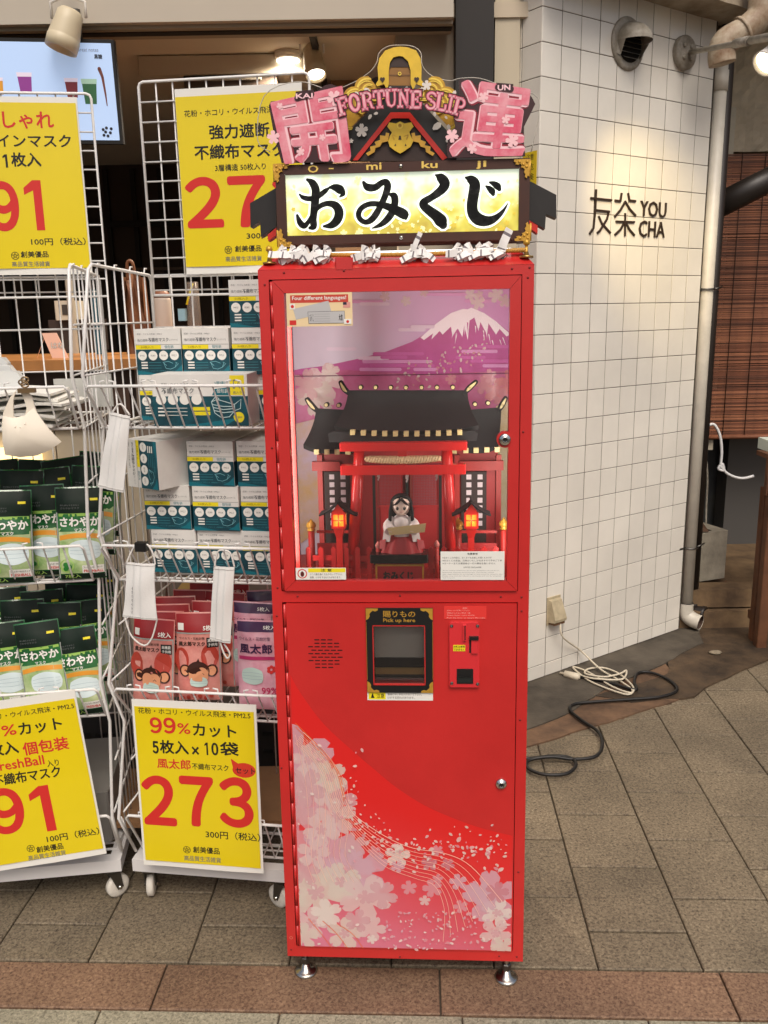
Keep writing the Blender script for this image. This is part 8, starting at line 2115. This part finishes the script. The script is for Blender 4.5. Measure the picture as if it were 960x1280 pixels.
# air conditioner
AC = Frame((0, 3.85, 0), (1, 0, 0))
p0, p1 = AC.px(172, 78), AC.px(378, 92)
act = thing('air_conditioner', AC.sub(p0[0] + .4, 0, p1[1]), 'beige ceiling air conditioner with dark outlet slots behind the right rack sign', 'air conditioner')
acm = mat('beige unit', (176, 164, 144), .6)
b = MB(AC); b.box(p0[0], p1[0] + .02, 0, .6, p1[1] + .005, ZH + .045, acm, .006); b.build('cover', act)
b = MB(AC); q0, q1 = AC.px(228, 93), AC.px(345, 106); b.box(q0[0], q1[0], .02, .5, q1[1] - .03, p1[1] + .004, mat('dark slot', (60, 48, 38), .7)); b.build('outlet', act)
b = MB(AC); b.box(q0[0] + .03, q1[0] - .06, .005, .018, q0[1] - .022, q0[1] - .010, mat('light vane', (150, 144, 132), .5)); b.build('vane', act)
for k in range(26):
    x = q0[0] + .02 + k * (q1[0] - q0[0] - .04) / 25; b = MB(AC); b.box(x, x + .004, .012, .02, q1[1] - .028, q1[1] - .004, acm); b.build('louvre_fin', act)
# ceiling spot lamps
lampc = mat('lit ceiling lamp', (255, 244, 220), emit=9)
def can(fr_y, x, y, dn, r_, L, label, lit=True, stem=.1):
    f_ = Frame((0, fr_y, 0), (1, 0, 0)); p = f_.px(x, y); P0 = Vector((p[0], fr_y, p[1])); dn = Vector(dn).normalized()
    t = thing('track_spotlight', Frame(P0, (1, 0, 0)), label, 'lamp')
    b = MB(); b.lathe(P0 - dn * L, dn, [(r_ * .62, 0), (r_ * .8, .01), (r_ * .86, L * .3), (r_ * 1.0, L * .66), (r_ * 1.0, L * .7), (r_ * 1.04, L * .72), (r_ * 1.02, L), (r_ * .9, L), (r_ * .84, L * .8)], mat('cream lamp housing', (204, 190, 160), .45), 26); b.build('housing', t)
    if lit: b = MB(); b.lathe(P0 - dn * .014, dn, [(.0, 0), (r_ * .82, .001), (r_ * .82, .003), (0, .004)], lampc, 18); b.build('lens', t)
    b = MB(); top = P0 - dn * L * .8; b.tube([top + Vector((r_ * 1.1, 0, -.0)), top + Vector((r_ * 1.1, 0, .05)), top + Vector((0, 0, .07)), top + Vector((-r_ * 1.1, 0, .05)), top + Vector((-r_ * 1.1, 0, 0))], .005, white_lamp, 6); b.tube([top + Vector((0, 0, .065)), top + Vector((0, 0, .07 + stem))], .008, white_lamp, 8); b.build('yoke', t)
    return P0
can(3.2, 76, 62, (-.35, -.1, -1), .052, .13, 'cream track spotlight, unlit, in front of the menu screen', False, .10)
L1 = can(3.7, 395, 95, (.15, -.42, -.9), .042, .13, 'white track spotlight, lit, left of the gold crest')
f_ = Frame((0, 3.75, 0), (1, 0, 0)); p = f_.px(356, 38); b = MB(f_); b.lathe((p[0], .1, ZH + .05), (0, 0, -1), [(.055, 0), (.055, .022), (.045, .03)], white_lamp, 24)
dlt = thing('downlight', f_.sub(p[0], .1, ZH + .02), 'round lit ceiling downlight near the top middle', 'lamp'); b.build('ring', dlt)
b = MB(f_); b.lathe((p[0], .1, ZH + .024), (0, 0, -1), [(0, 0), (.046, .004), (.046, .010), (.03, .016), (0, .018)], lampc, 20); b.build('lens', dlt)
b = MB(); f_ = Frame((0, 3.9, 0), (1, 0, 0)); a_ = f_.px(380, 44); c2_ = f_.px(408, 110)
b.box(L1.x - .012, L1.x + .012, 3.3, 5.4, ZH + .02, ZH + .045, dk); b.build('lighting_track', base=Frame((L1.x, 4, ZH), (1, 0, 0)), label='dark lighting track on the taupe ceiling', category='track')
spot('shop_spot', (L1.x, 3.55, ZH - .15), (-.6, 3.2, 1.2), 10, 90, (1, .82, .62), .8, .04)
spot('shop_downlight', (p[0], 3.85, ZH - .01), (p[0] - .2, 4.0, 0), 140, 172, (1, .84, .66), .8, .05)
